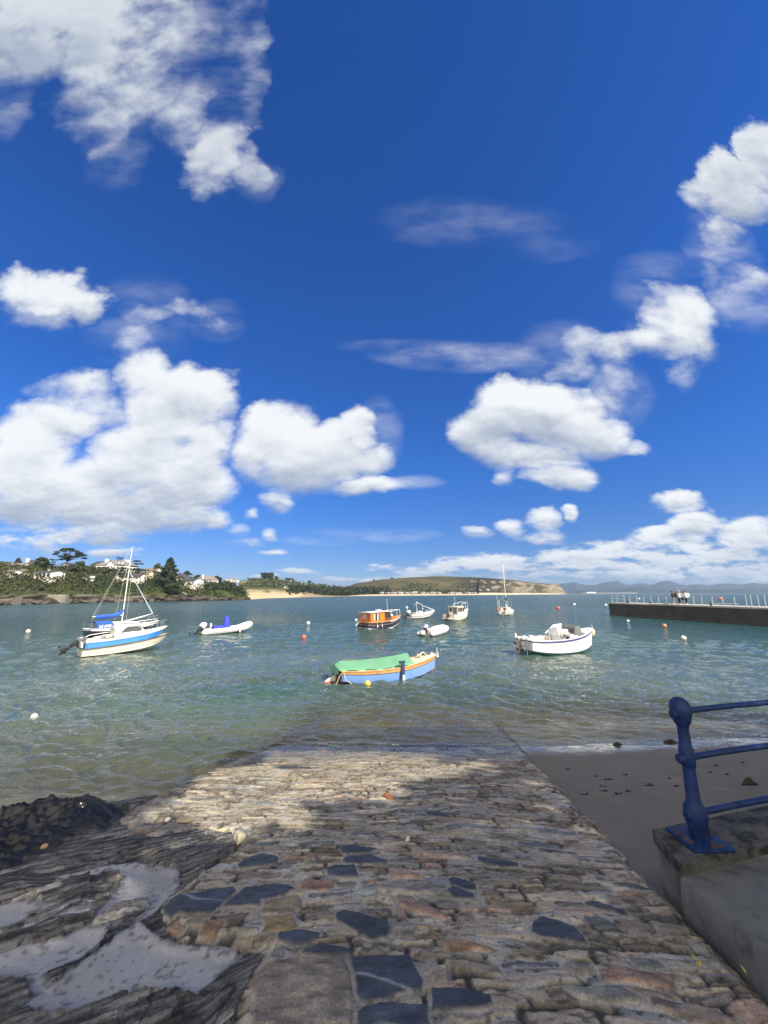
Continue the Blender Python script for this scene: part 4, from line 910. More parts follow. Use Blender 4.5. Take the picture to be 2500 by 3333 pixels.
# --- 4 orange wheelhouse boat
def wheelhouse_boat():
    a = onz(1195, 2049); ang = math.radians(43); F = V3((math.cos(ang), math.sin(ang), 0)); P = V3((-F.y, F.x, 0))
    o = boat('wheelhouse_boat', 'dark hulled motor boat with a tall orange wheelhouse and white roof', 'boat', a+P*.80+F*.15, ang, 0, math.radians(-.8))
    st = [(0, .80, .60, -.15), (.8, .94, .58, -.3), (2.0, 1.0, .60, -.35), (3.2, .88, .70, -.3), (4.2, .50, .86, -.1), (4.7, .2, .96, .05), (4.9, .03, 1.0, .2)]
    h = Hull(st, [(1, 1), (1, .93), (.98, .72), (.975, .68), (.955, .50), (.93, .32), (.925, .27), (.6, .08), (0, 0)], .25)
    h.band(1, 2, 'topside', NAVY, o); h.band(2, 3, 'gilt_line', mat('tan_line', (.42, .24, .12), .5), o, off=.006); h.band(3, 5, 'lower_topside', NAVY, o); h.band(5, 6, 'boot_top', WHITE, o, off=.004); h.band(6, 8, 'bottom', mat('antifoul_black', (.03, .025, .025), .7), o)
    h.band(0, 1, 'bulwark', ORANGE, o, off=.003); h.rubrail(0, .035, 'rub_rail', WOOD, o)
    h.well(.05, .5, .3, 'aft_well', ORANGE, o, .1); h.deck(.45, 5.1, 'deck', ORANGE, o, 0, .05)
    # white raised bow panels with porthole
    b = MB()
    for sg in (-1, 1):
        rows = []
        for x in (2.55, 2.9, 3.4, 3.9, 4.4, 4.8):
            p = h.at(x); q = h.at(x, 2); f = min(1, max(0.12, (x-2.5)/.5)); rows.append([V3((p.x, sg*(p.y-.014), p.z)), V3((p.x*(1-.55*f)+(q.x)*.55*f, sg*(p.y*(1-.55*f)+q.y*.55*f-.014), p.z*(1-.55*f)+q.z*.55*f))])
        b.loft(rows)
    bow = b.build('bow_panel', WHITE, o)
    p = h.at(4.1); b = MB(); b.lathe([(.02, 0), (.075, .012), (.075, .0)], (4.22, p.y+.02, p.z-.17), 12, Matrix.Rotation(PI/2, 3, 'X')); b.build('porthole', BLACK, bow)
    b = MB(); b.prism([(.32, .55), (2.15, .55), (2.15, 1.50), (.32, 1.46)], 'y', -.80, .80); hs = b.build('wheelhouse', ORANGE, o, smooth=False)
    for y0, y1 in ((-.30, -.06), (.08, .32)):
        panel('window', CURT, hs, [(.318, y0, .92), (.318, y1, .92), (.318, y1, 1.38), (.318, y0, 1.38)], nrm=(-1, 0, 0))
    panel('window', GLASS, hs, [(.318, -.46, .92), (.318, -.31, .92), (.318, -.31, 1.38), (.318, -.46, 1.38)], nrm=(-1, 0, 0))
    for sg in (-1, 1):
        for x0, x1, m in ((.70, .90, CURT), (.92, 1.12, GLASS), (1.14, 1.32, CURT), (1.34, 1.46, GLASS)): panel('window', m, hs, [(x0, sg*.802, .72), (x1, sg*.802, .72), (x1, sg*.802, 1.40), (x0, sg*.802, 1.40)], nrm=(0, sg, 0))
    b = MB(); R = [[V3((x, -w, .6)), V3((x, -w*.95, zt)), V3((x, w*.95, zt)), V3((x, w, .6))] for x, w, zt in ((2.15, .80, 1.50), (2.9, .74, 1.48), (3.05, .70, 1.42), (3.3, .62, .82))]
    b.loft(R, cap0=True, cap1=True); fw = b.build('forward_cabin', DKWOOD, o, smooth=False)
    for sg in (-1, 1):
        for x0, x1 in ((2.22, 2.55), (2.62, 2.95)): panel('window', GLASS, fw, [(x0, sg*.80, .98), (x1, sg*.77, .98), (x1, sg*.765, 1.38), (x0, sg*.79, 1.38)], nrm=(0, sg, 0))
    panel('windscreen', GLASS, fw, [(3.08, -.6, 1.38), (3.08, .6, 1.38), (3.22, .56, 1.0), (3.22, -.56, 1.0)], nrm=(1, 0, .3))
    b = MB(); R = [[V3((x, -w, z-.03)), V3((x, -w, z)), V3((x, 0, z+.06)), V3((x, w, z)), V3((x, w, z-.03))] for x, w, z in ((.16, .9, 1.50), (1.2, .92, 1.54), (2.3, .90, 1.56), (3.2, .80, 1.52))]
    b.loft(R, closed=True, cap0=True, cap1=True); rf = b.build('roof', WHITE, o)
    b = MB(); b.tube([(1.9, .0, 1.58), (1.9, .0, 2.35)], .03, 6); b.tube([(1.9, -.12, 2.15), (1.9, .12, 2.15)], .02, 5); b.box((1.9, 0, 1.95), (.12, .16, .12), bev=.02); b.build('mast', DKWOOD, rf)
    b = MB(); b.tube([(2.9, -.4, 1.56), (2.86, -.4, 2.75)], .014, 5); b.build('aerial', SPAR, rf)
    b = MB(); b.box((2.2, .2, 1.66), (.5, .4, .12), bev=.04); b.build('hatch', WHITE, rf)
    b = MB()
    for sg in (-1, 1): b.tube([(3.2, sg*.6, 1.52), (4.2, sg*.42, 1.60), (5.05, .02*sg, 1.60), (5.1, 0, 1.05)], .02, 6); b.tube([(4.2, sg*.46, .9), (4.2, sg*.42, 1.60)], .015, 5)
    b.build('bow_rail', SPAR, o)
    b = MB(); b.ell((3.7, -.15, 1.08), (.16, .16, .14)); b.ell((3.75, .25, 1.05), (.14, .14, .12)); b.build('deck_buoy', WHITE, o)
    b = MB(); b.box((-.05, -.05, .3), (.05, .1, .95), bev=.01); b.build('rudder', DKWOOD, o)
    b = MB(); b.tube([(-.02, .55, .55), (-.42, .62, .25)], .025, 6); b.build('boarding_ladder', SPAR, o)
    fender(o, (1.0, -1.0, .18), .06, .22, WHITE); fender(o, (1.6, -1.02, .2), .06, .22, WHITE)
wheelhouse_boat()
# --- 5 small speedboat
def speedboat():
    a, b_ = onz(1342, 2014), onz(1398, 2010); ang = math.radians(30); P = V3((-math.sin(ang), math.cos(ang), 0))
    o = boat('speedboat', 'small white speedboat with a thin pole frame over the open cockpit', 'boat', a+P*.7, ang, 0, math.radians(-2))
    st = [(0, .78, .50, -.1), (1, .84, .52, -.18), (2.2, .80, .58, -.16), (3.1, .55, .68, -.02), (3.7, .24, .78, .2), (3.95, .03, .82, .38)]
    h = Hull(st, [(1, 1), (.97, .66), (.93, .62), (.86, .30), (.5, .1), (0, 0)], .4)
    h.band(0, 5, 'hull', WHITE, o); h.rubrail(1, .018, 'rub_rail', GREYR, o); h.well(.05, 2.1, .2, 'cockpit', GREYW, o, .14); h.deck(2.1, 4.3, 'foredeck', WHITE, o, 0, .09)
    b = MB(); b.box((1.7, 0, .62), (.5, 1.0, .55), bev=.12); b.build('console', WHITE, o); b = MB(); b.box((.9, 0, .5), (.4, 1.2, .4), bev=.08); b.build('seat', GREYW, o)
    b = MB(); b.tube([(1.3, 0, .5), (1.3, 0, 2.05)], .03, 6); b.tube([(.75, -.3, 1.65), (.95, -.15, 1.95)], .02, 5); b.tube([(1.3, 0, 2.05), (2.1, 0, 1.75), (2.3, 0, 1.45)], .03, 6); b.tube([(2.2, 0, 1.6), (4.1, 0, .95)], .03, 6); b.ell((1.3, 0, 2.08), (.12, .09, .06), 8, 6)
    b.tube([(2.3, -.7, .62), (2.3, -.65, .95), (3.8, -.25, 1.05), (4.1, 0, 1.06)], .016, 5); b.build('pole_frame', SPAR, o)
    fender(o, (2.25, -.05, 1.15), .07, .2, WHITE)
    outboard(o, V3((-.1, 0, .55)), math.radians(40), 1.05, mat('cowl_pale', (.55, .56, .58), .3, .1, 3), BLACK)
    b = MB(); b.tube([(-.25, .1, .9), (-.25, .1, 1.25)], .03, 6); b.ell((-.25, .1, 1.42), (.17, .17, .17)); b.build('stern_ball', WHITE, o)
speedboat()
# --- 6 cream cabin cruiser
def cruiser():
    a = onz(1472, 2021); ang = math.radians(50)
    o = boat('cabin_cruiser', 'cream cabin cruiser with a glazed pilothouse and rail arching over its bow', 'boat', a+V3((-.35, .45, 0)), ang, 0, math.radians(-1))
    st = [(0, .85, .66, -.15), (1.2, .95, .66, -.25), (2.6, .92, .76, -.22), (3.7, .62, .95, -.05), (4.4, .26, 1.1, .2), (4.65, .03, 1.15, .4)]
    h = Hull(st, [(1, 1), (1, .9), (.95, .55), (.85, .28), (.5, .08), (0, 0)], .35)
    h.band(1, 5, 'hull', CREAM, o); h.band(0, 1, 'gunwale', CREAM, o, off=.01); h.well(.05, 1.4, .3, 'cockpit', GREYW, o, .15); h.deck(1.3, 4.9, 'foredeck', CREAM, o, 0, .14)
    b = MB(); b.prism([(1.25, .66), (3.15, .74), (2.72, 1.58), (1.25, 1.60)], 'y', -.66, .66); ph = b.build('pilothouse', CREAM, o, smooth=False)
    for sg in (-1, 1):
        for x0, x1, x2 in ((1.32, 1.74, 1.74), (1.82, 2.36, 2.30)): panel('window', GLASS, ph, [(x0, sg*.662, .98), (x1, sg*.662, .98), (x2, sg*.662, 1.50), (x0, sg*.662, 1.50)], nrm=(0, sg, 0))
        panel('window', GLASS, ph, [(2.46, sg*.662, 1.0), (2.96, sg*.662, 1.0), (2.72, sg*.662, 1.48), (2.42, sg*.662, 1.48)], nrm=(0, sg, 0))
    panel('windscreen', GLASS, ph, [(3.02, -.55, 1.02), (3.02, .55, 1.02), (2.76, .52, 1.52), (2.76, -.52, 1.52)], nrm=(1, 0, .5))
    panel('door', SMOKE, ph, [(1.248, -.5, .75), (1.248, .1, .75), (1.248, .1, 1.5), (1.248, -.5, 1.5)], nrm=(-1, 0, 0)); panel('window', GLASS, ph, [(1.248, .18, 1.0), (1.248, .58, 1.0), (1.248, .58, 1.5), (1.248, .18, 1.5)], nrm=(-1, 0, 0))
    b = MB(); b.box((1.95, 0, 1.63), (1.75, 1.45, .08), bev=.03); rf = b.build('roof', CREAM, o)
    b = MB()
    for sg in (-1, 1): b.tube([(2.3, sg*.6, 1.68), (2.5, sg*.6, 1.95), (4.2, sg*.42, 2.15), (4.7, sg*.2, 2.05), (4.9, sg*.12, 1.2)], .022, 6); b.tube([(3.5, sg*.6, 1.0), (3.5, sg*.5, 2.05)], .016, 5)
    b.build('bow_rail', SPAR, o); b = MB(); b.tube([(2.2, .3, 1.65), (2.2, .3, 2.9)], .014, 5); b.build('aerial', SPAR, rf)
    panel('bow_window', GLASS, o, [(3.3, -.83, .80), (3.9, -.62, .95), (3.95, -.60, 1.03), (3.3, -.845, .90)], nrm=(.3, -1, 0))
    b = MB(); b.box((-.35, 0, .25), (.6, 1.2, .08), bev=.02); b.tube([(-.2, -.5, .3), (-.2, -.5, .85)], .025, 6); b.tube([(-.2, .5, .3), (-.2, .5, .85)], .025, 6); b.build('swim_platform', GREYW, o)
    outboard(o, V3((-.3, -.1, .6)), math.radians(25), .9, mat('cowl_dark', (.05, .05, .06), .4), BLACK)
cruiser()
# --- 8 distant sailing boat seen from its stern
def far_sail():
    az = math.radians(27); ang = PI/2-az; a = onz(1640, 2004)
    o = boat('sailing_yacht', 'white sailing yacht seen from its stern with navy furled sail and thin poles', 'sailing boat', a, ang, math.radians(-3), 0)
    st = [(0, .78, .75, .02), (1.2, 1.02, .72, -.2), (2.8, 1.08, .78, -.3), (4.2, .8, .9, -.2), (5.2, .35, 1.02, 0), (5.7, .03, 1.08, .3)]
    h = Hull(st, [(1, 1), (1.0, .86), (.98, .80), (.86, .45), (.62, .15), (0, 0)], .3)
    h.band(2, 5, 'hull', WHITE, o); h.band(1, 2, 'grey_band', mat('band_grey', (.33, .37, .42), .5), o); h.band(0, 1, 'sheer_strake', WHITE, o); h.well(.06, 2.0, .35, 'cockpit', GREYW, o, .2); h.deck(2.0, 5.9, 'deck', WHITE, o, 0, .08)
    c = MB(); c.loft([[V3((x, -w, .72)), V3((x, -w*.9, zt-.08)), V3((x, -w*.5, zt)), V3((x, w*.5, zt)), V3((x, w*.9, zt-.08)), V3((x, w, .72))] for x, w, zt in ((1.9, .72, 1.28), (3.0, .70, 1.3), (4.0, .45, 1.1))], cap0=True, cap1=True); cb = c.build('coachroof', WHITE, o)
    panel('hatch', DKWOOD, cb, [(1.9, -.1, .85), (1.9, .4, .85), (1.9, .35, 1.2), (1.9, -.08, 1.2)], nrm=(-1, 0, 0))
    b = MB(); b.tube([(2.7, 0, 1.28), (2.72, .0, 8.3)], [.06, .035], 8); m_ = b.build('mast', SPAR, o); b = MB(); b.box((2.72, 0, 8.4), (.06, .06, .25)); b.build('masthead_unit', NAVY, m_)
    b = MB(); b.loft([[V3((x, r*.6*math.cos(t), z+r*math.sin(t))) for t in np.linspace(0, 2*PI, 9)[:-1]] for x, z, r in ((.5, 1.75, .1), (.8, 1.78, .2), (2.2, 1.95, .3), (2.6, 2.4, .22), (2.66, 2.8, .1))], closed=True, cap0=True, cap1=True); b.build('sail_cover', NAVY, o)
    b = MB(); b.tube([(.3, 0, 1.72), (2.65, 0, 1.8)], .035, 6); b.tube([(.3, .6, .9), (.6, .1, 1.75)], .02, 5); b.build('boom', SPAR, o)
    pl = mat('pole_pale', (.55, .62, .60), .5); b = MB()
    for (y, dy, hh) in ((.8, .05, 2.6), (.75, -.12, 1.55), (.55, -.05, 1.65), (-.5, .25, 1.6), (-.72, .28, 1.5), (-.8, .14, 1.45)): b.tube([(.15, y, .75), (.15, y+dy, .75+hh)], .022, 5)
    b.build('stern_pole', pl, o)
    b = MB(); b.tube([(.0, .62+.2*math.cos(t), .98+.24*math.sin(t)) for t in np.linspace(0, 2*PI, 15)[:-1]], .065, 8, closed=True); b.build('life_ring', mat('ring_orange', (.62, .22, .12), .5, .3, 7), o)
    b = MB(); b.tube([(2.72, -.9, .8), (2.72, 0, 7.6)], .01, 4); b.tube([(2.72, .9, .8), (2.72, 0, 7.6)], .01, 4); b.tube([(5.8, 0, 1.1), (2.72, 0, 8.1)], .01, 4); b.tube([(.02, 0, .8), (2.72, 0, 8.2)], .008, 4); b.build('rigging', mat('wire', (.35, .36, .36), .4), o)
    b = MB(); b.box((-.05, -.2, .45), (.06, .16, .7), bev=.02); b.box((-.03, .12, .35), (.04, .35, .3), bev=.03); b.build('rudder', GREYR, o)
far_sail()
# --- 9 large white open boat
def open_boat():
    a = onz(1736, 2137); F = V3((.945, .327, 0)).normalized(); ang = math.atan2(F.y, F.x); P = V3((-F.y, F.x, 0))
    o = boat('open_motor_boat', 'white open motor boat with a blue rub rail and grey windscreen', 'boat', a+P*.74, ang, 0, math.radians(.3)); o.scale = (1.08, 1.06, 1.0)
    st = [(0, .72, .80, .04), (.7, .86, .78, -.12), (1.7, .95, .80, -.22), (2.7, .92, .90, -.22), (3.5, .72, 1.04, -.15), (4.1, .42, 1.19, -.05), (4.42, .16, 1.28, .02), (4.5, .03, 1.30, .08)]
    h = Hull(st, [(1, 1), (1, .90), (.995, .88), (.985, .6), (.95, .34), (.94, .30), (.75, .12), (0, 0)], .12)
    h.band(1, 4, 'topside', WHITE, o, transom=False); h.band(0, 1, 'blue_rub_band', RUBBL, o, off=.022); h.band(4, 7, 'bottom', TEAL, o)
    r = h.P[0]; pts = [q.copy() for q in r[1:6]]; b = MB(); b.add(pts+[V3((p.x, -p.y, p.z)) for p in reversed(pts)], [tuple(range(2*len(pts)))]); b.build('transom', GREYW, o)
    h.rubrail(0, .028, 'gunwale', WHITE, o, .01); h.well(.03, 3.75, .22, 'inner_moulding', WHITE, o, .13, 16); h.deck(3.7, 4.6, 'foredeck', WHITE, o, .02, .05)
    b = MB(); b.box((.35, .05, .55), (.42, 1.2, .5), bev=.1); b.build('stern_seat', WHITE, o)
    for (x, y, w) in ((.12, .50, .2), (.12, .12, .24), (.14, -.28, .2), (.6, .66, .2), (1.1, .74, .2)):
        b = MB(); b.ell((x, y, .86), (.14, w, .07)); b.build('cushion', WHITE, o)
    b = MB(); b.loft([[V3((x, .70*q, zt if abs(q) < .9 else .3)) for q in (-1, -.95, -.4, .4, .95, 1)] for x, zt in ((1.55, .62), (2.15, .66))], cap0=True, cap1=True); b.build('thwart_box', WHITE, o)
    b = MB(); b.box((2.75, .34, .78), (.6, .75, 1.0), bev=.06, taper=.92); b.box((2.75, -.40, .66), (.6, .6, .8), bev=.06, taper=.92); con = b.build('console', WHITE, o)
    b = MB(); b.box((2.5, .36, 1.16), (.4, .8, .5), bev=.15, taper=.7); b.build('seat_back', WHITE, o)
    panel('windscreen', SMOKE, o, [(3.30, -.66, 1.06), (3.30, .66, 1.06), (3.22, .62, 1.52), (3.22, -.62, 1.52)], .014, nrm=(1, 0, 0)); panel('windscreen_side', SMOKE, o, [(2.72, -.70, 1.02), (3.30, -.66, 1.06), (3.22, -.62, 1.52), (2.86, -.66, 1.50)], .012, nrm=(0, -1, 0))
    panel('windscreen_side', WHITE, o, [(2.05, .74, 1.0), (3.25, .68, 1.08), (3.2, .64, 1.56), (2.66, .70, 1.50)], .03, nrm=(0, 1, 0))
    b = MB(); c0 = V3((2.36, -.30, 1.03)); M = Matrix.Rotation(math.radians(-70), 3, 'Y')
    b.tube([c0+M @ V3((.17*math.cos(t), .17*math.sin(t), 0)) for t in np.linspace(0, 2*PI, 17)[:-1]], .018, 6, closed=True)
    for t in (0, 2.1, 4.2): b.tube([c0, c0+M @ V3((.17*math.cos(t), .17*math.sin(t), 0))], .012, 5)
    b.build('steering_wheel', BLACK, con)
    panel('locker_hatch', BLACK, con, [(2.455, -.62, .72), (2.455, -.42, .72), (2.455, -.42, .94), (2.455, -.62, .94)], nrm=(-1, 0, 0))
    b = MB(); b.tube([(1.02, -.78, .80), (1.06, -.76, 1.38), (1.12, -.70, 1.45), (1.2, -.62, 1.43), (1.32, -.55, .62)], .028, 8); b.build('hoop_rail', STEEL, o)
    b = MB(); b.tube([(.30, -.70, .86), (1.2, -.55, .95), (2.4, -.45, 1.22)], .022, 6); b.tube([(2.1, -.52, .72), (2.15, -.5, 1.08), (2.32, -.44, 1.1)], .018, 6); b.build('grab_rail', mat('rail_grey', (.30, .29, .27), .5), o)
    b = MB(); b.box((-.07, .26, .42), (.08, .13, .82), bev=.02); b.box((-.08, .14, .5), (.06, .16, .1), bev=.02); rd = b.build('rudder', mat('rudder_wood', (.40, .27, .17), .7, .4, 9, dirt=(.12, .05, .03)), o)
    b = MB(); b.tube([(-.05, -.12, .72), (-.12, -.12, .62), (-.12, -.12, .5)], .02, 5); b.tube([(-.05, -.3, .70), (-.12, -.3, .68), (-.12, -.02, .68)], .02, 5); b.tube([(-.12, -.1, .34), (-.12, -.2, .40), (-.12, -.24, .25)], .02, 5); b.build('boarding_step', STEEL, o)
    b = MB(); b.lathe([(.05, .0), (.09, .02), (.09, .10), (.03, .14)], (-.02, .62, .56), 12, Matrix.Rotation(-PI/2, 3, 'Y')); b.build('stern_fitting', GREYM, o)
    b = MB(); b.tube([(.02, .66, .82), (.02, .66, 1.08)], .05, 8); b.build('mooring_post', WHITE, o)
    fender(o, (4.72, -.02, 1.05), .12, .44, CREAM, lean=.15); b = MB(); b.tube([(.0, -.42, .80), (-.1, -.44, .45), (-.16, -.42, -.1)], .018, 5); b.build('stern_line', ROPE, o)
open_boat()
# --- 10 blue wooden boat under a green cover
def covered_boat():
    a, b_ = onz(1119, 2228), onz(1413, 2187); ang = head(a, b_); P = V3((-math.sin(ang), math.cos(ang), 0)); c_ = a+P*.60; ang = head(c_, b_); P = V3((-math.sin(ang), math.cos(ang), 0))
    o = boat('covered_boat', 'light blue wooden boat under a green tarpaulin with varnished rubbing strake', 'boat', c_, ang, 0, math.radians(0))
    L = (b_-c_).length
    st = [(0, .62, .46, .02), (.7, .76, .43, -.1), (1.6, .86, .43, -.16), (2.6, .82, .47, -.16), (3.5, .56, .56, -.1), (L-.25, .22, .66, .0), (L, .03, .70, .05)]
    h = Hull(st, [(1, 1), (1.0, .80), (.985, .76), (.96, .45), (.92, .26), (.91, .20), (.7, .08), (0, 0)], .10)
    h.band(2, 5, 'topside', SKYBL, o, transom=False); h.band(0, 1, 'sheer_strake', WOOD, o, transom=False, off=.02); h.band(1, 2, 'dark_moulding', DKWOOD, o, transom=False, off=.004); h.band(5, 7, 'bottom', REDBR, o)
    r = h.P[0]; pts = [q.copy() for q in r[0:6]]; b = MB(); b.add(pts+[V3((p.x, -p.y, p.z)) for p in reversed(pts)], [tuple(range(2*len(pts)))]); b.build('transom', DKWOOD, o)
    h.rubrail(0, .026, 'gunwale', WOOD, o); h.well(.02, L-1.5, .1, 'side_deck', PALEW, o, .17, 14); h.deck(L-1.5, L+.08, 'foredeck', PALEW, o, .02, .07)
    b = MB(); R = []; rg = random.Random(4)
    for i, t in enumerate(np.linspace(0, 1, 19)):
        x = -.10+t*(L-1.25); p = h.at(max(x, .01)); w = max(.30, -p.y-.10); zr = p.z+.31+.06*t-(.12 if i == 0 else 0)-.02*math.sin(t*PI)
        row = []
        for q in np.linspace(-1, 1, 15):
            e = abs(q); z = p.z+.035+(zr-p.z-.035)*(1-(e*e+.0015)**.52+.02)+.006*math.sin(x*7+q*6)*e+.006*math.sin(x*13-q*8)*e; row.append(V3((x+.03*math.sin(q*5)*(i in (0, 18)), q*w*(1+.04*math.sin(x*5)), z-(.10 if e > .99 and i % 4 == 1 else 0))))
        R.append(row)
    # the aft end hangs down over the transom, the forward end droops to the side decks
    dn = [V3((p.x-.06, p.y*.98, max(.34, p.z-.30-.1*abs(p.y)))) for p in R[0]]; fw = [V3((p.x+.10-.16*abs(i-7)/7, p.y*1.0, p.z-.06*(1-abs(i-7)/7)-.01)) for i, p in enumerate(R[-1])]
    b.loft([dn]+R+[fw]); b.build('tarpaulin', CANVG, o, ang=24)
    b = MB(); b.box((L-.75, 0, .72), (.08, .3, .12), bev=.02); b.tube([(L-.9, -.08, .70), (L-.55, -.02, .86), (L-.35, .05, .74)], .025, 6); b.box((L-.1, 0, .76), (.12, .12, .10), bev=.03); b.build('bow_fitting', PALEW, o)
    fender(o, (L+.12, -.08, .66), .075, .22, WHITE, lean=.6)
    b = MB(); p = h.at(2.45); b.box((2.45, p.y-.05, .40), (.16, .07, .62), bev=.03); b.box((2.42, p.y-.04, .68), (.28, .12, .09), bev=.03, rz=.3); b.build('hull_fender', NAVYF, o); b = MB(); b.box((2.47, p.y-.07, .10), (.12, .06, .22), bev=.02); b.build('fender_tip', mat('pale_rubber', (.42, .45, .45), .7), o)
    b = MB(); b.prism([(-.06, -.2), (-.36, -.12), (-.50, .03), (-.40, .11), (-.06, .27)], 'y', -.025, .025); rd = b.build('rudder', WHITE, o, smooth=False); b = MB(); b.prism([(-.05, -.2), (-.38, -.14), (-.52, .0), (-.50, .035), (-.05, .045)], 'y', -.03, .03); b.build('rudder_blade', mat('rudder_red', (.45, .12, .06), .6, .3, 6), rd, smooth=False)
    b = MB(); b.tube([(.05, -.62, .46), (-.10, -.60, .30), (-.22, -.55, -.02)], .016, 5); b.tube([(.06, -.64, .44), (.1, -.72, .2), (.35, -.78, .02)], .016, 5); b.tube([(-.05, .5, .4), (-.2, .45, .1)], .014, 5); b.build('mooring_line', ROPE, o)
    b = MB(); b.tube([(L-.02, -.03, .62), (L-.32, -.34, .05)], .008, 4); b.tube([(L-.02, -.03, .62), (L-.06, -.08, .03)], .008, 4); b.tube([(L+.0, .02, .62), (L+.1, .0, .02)], .008, 4); b.build('bow_line', ROPE, o)
covered_boat()
# ------------------------------------------------------------------ mooring buoys
def buoys():
    W = mat('buoy_white', (.74, .73, .66), .45, .15, 6, dirt=(.42, .40, .28)); O = mat('buoy_coral', (.72, .12, .08), .45, .2, 6); Y = mat('buoy_yellow', (.74, .55, .06), .45, .2, 6, dirt=(.5, .4, .12)); OW = mat('buoy_orange', (.70, .25, .10), .45, .25, 6, dirt=(.7, .6, .5))
    for (px, py, m, r, lab) in ((110, 2340, W, .085, 'weathered white buoy nearest the dark rocks'), (90, 2059, W, .17, 'small white buoy at the far side of the blue banded cabin boat'), (990, 2079, O, .18, 'coral red buoy between the inflatable and the orange wheelhouse boat'),
        (1004, 2032, W, .20, 'pale buoy beyond the coral red buoy'), (1196, 2232, Y, .115, 'yellow buoy floating against the blue covered boat'), (2227, 2082, W, .18, 'round white buoy before the pier face'), (2164, 2041, OW, .20, 'orange and white buoy just below the pier face'),
        (1818, 1983, O, .34, 'orange buoy beyond the white sailing yacht'), (1870, 1970, W, .36, 'white buoy far out towards the grey headland'), (2045, 2024, W, .16, 'tiny white buoy below the end of the pier'), (1972, 1972, W, .34, 'flat white buoy off the end of the pier'),
        (2080, 1951, W, .50, 'white buoy seen through the pier railing'), (2344, 1952, O, .75, 'red buoy seen through the pier railing beyond the walkers'), (1160, 2021, W, .16, 'white buoy beside the stern of the wheelhouse boat')):
        p = onz(px, py); b = MB(); b.ell((0, 0, r*.62), (r, r, r*.95), 16, 12); b.lathe([(r*.18, r*1.5), (r*.2, r*1.68), (r*.05, r*1.72)], (0, 0, 0), 8); o = b.build('mooring_buoy', m); o.location = p; o.rotation_euler = (.2, .15, px); tag(o, lab, 'buoy', 'mooring buoys')
buoys()
# ------------------------------------------------------------------ pier, its railing and the people on it
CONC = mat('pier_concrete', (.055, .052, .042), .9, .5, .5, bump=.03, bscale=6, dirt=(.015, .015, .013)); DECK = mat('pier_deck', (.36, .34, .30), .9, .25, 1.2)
PA, PB = V3((35.4, 62.2, 0)), V3((45.5, 18.8, 0)); PD = (PB-PA).normalized(); PN = V3((-PD.y, PD.x, 0)); PN = PN if PN.x > 0 else -PN
def pier():
    o = thing('pier', 'long dark concrete pier reaching out into the bay', 'pier', PA)
    Lp = (PB-PA).length; b = MB(); rg = np.random.default_rng(2); rows = []
    n = 90
    for i in range(n+1):
        s = Lp*i/n; row = []
        for j, z in enumerate((-3.4, -.2, .12, .5, .9, 1.35, 1.7)):
            q = .10*(fbm(np.array([s*.5]), np.array([z*1.2]), 300, 4)[0]-.5)+(.16 if abs((s % 7.3)-3) < .12 else 0)-(.14 if z < .1 else 0)
            row.append(PD*s+PN*q+V3((0, 0, z)))
        rows.append(row)
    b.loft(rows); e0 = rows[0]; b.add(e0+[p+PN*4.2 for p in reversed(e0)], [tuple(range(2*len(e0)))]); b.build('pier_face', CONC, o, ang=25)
    b = MB(); W = 4.2
    for k in range(6):
        s0, s1 = Lp*k/6+.01, Lp*(k+1)/6-.01; c = PD*((s0+s1)/2)+PN*(W/2-.06)+V3((0, 0, 1.76+.02*(k % 2))); b.box(c, (s1-s0, W, .20), rz=math.atan2(PD.y, PD.x), bev=.03)
    b.build('pier_deck', DECK, o)
    for s, w in ((9.8, .9), (24, 1.6), (32, 1.0)):
        b = MB(); b.box(PD*s+PN*.3+V3((0, 0, 1.92)), (w, .45, .14), rz=math.atan2(PD.y, PD.x), bev=.03); b.build('pale_kerb', mat('kerb_pale', (.62, .60, .55), .8), o)
    r = thing('pier_railing', 'thin pale green railing posts along the pier edge', 'railing', PA+V3((0, 0, 1.86)))
    GP = mat('rail_pale_green', (.42, .50, .47), .55, .2, 4)
    def at_px(px):
        d = ray(px, 1965); k = d[0]/d[1]; s = (k*PA.y-PA.x)/(PD.x-k*PD.y); return s
    xs = [1990, 2006, 2029, 2048, 2070, 2093, 2116, 2141, 2166, 2254, 2281, 2315, 2349, 2387, 2425, 2441, 2464, 2486]
    for x in xs:
        s = at_px(x); b = MB(); b.tube([PD*s+PN*.22+V3((0, 0, -.02)), PD*s+PN*.22+V3((.03, 0, 1.08 if x < 2400 else 1.3))], .042, 6); b.box(PD*s+PN*.22+V3((0, 0, .0)), (.18, .18, .04), rz=.2); b.build('post', GP, r)
    for (x0, x1, zz) in ((1990, 2029, 1.05), (1990, 2029, .55), (2318, 2398, .28)):
        b = MB(); b.tube([PD*at_px(x0)+PN*.22+V3((0, 0, zz)), PD*at_px(x1)+PN*.22+V3((0, 0, zz))], .045, 6); b.build('rail', GP, r)
    for x in (2035, 2108, 2303):
        b = MB(); p = PA+PD*at_px(x)+PN*.5+V3((0, 0, 1.86)); b.lathe([(.16, 0), (.1, .06), (.1, .22), (.17, .26), (.15, .32), (.03, .33)], p, 10); o2 = b.build('bollard', BLACK); tag(o2, {2035: 'black bollard near the end of the pier', 2108: 'black bollard on the pier between the end rails and the walkers', 2303: 'black bollard on the pier beyond the walkers'}[x], 'bollard', 'bollards on the pier')
    return at_px
AT_PX = pier()
SKIN = mat('skin', (.52, .30, .22), .6, .12, 8)
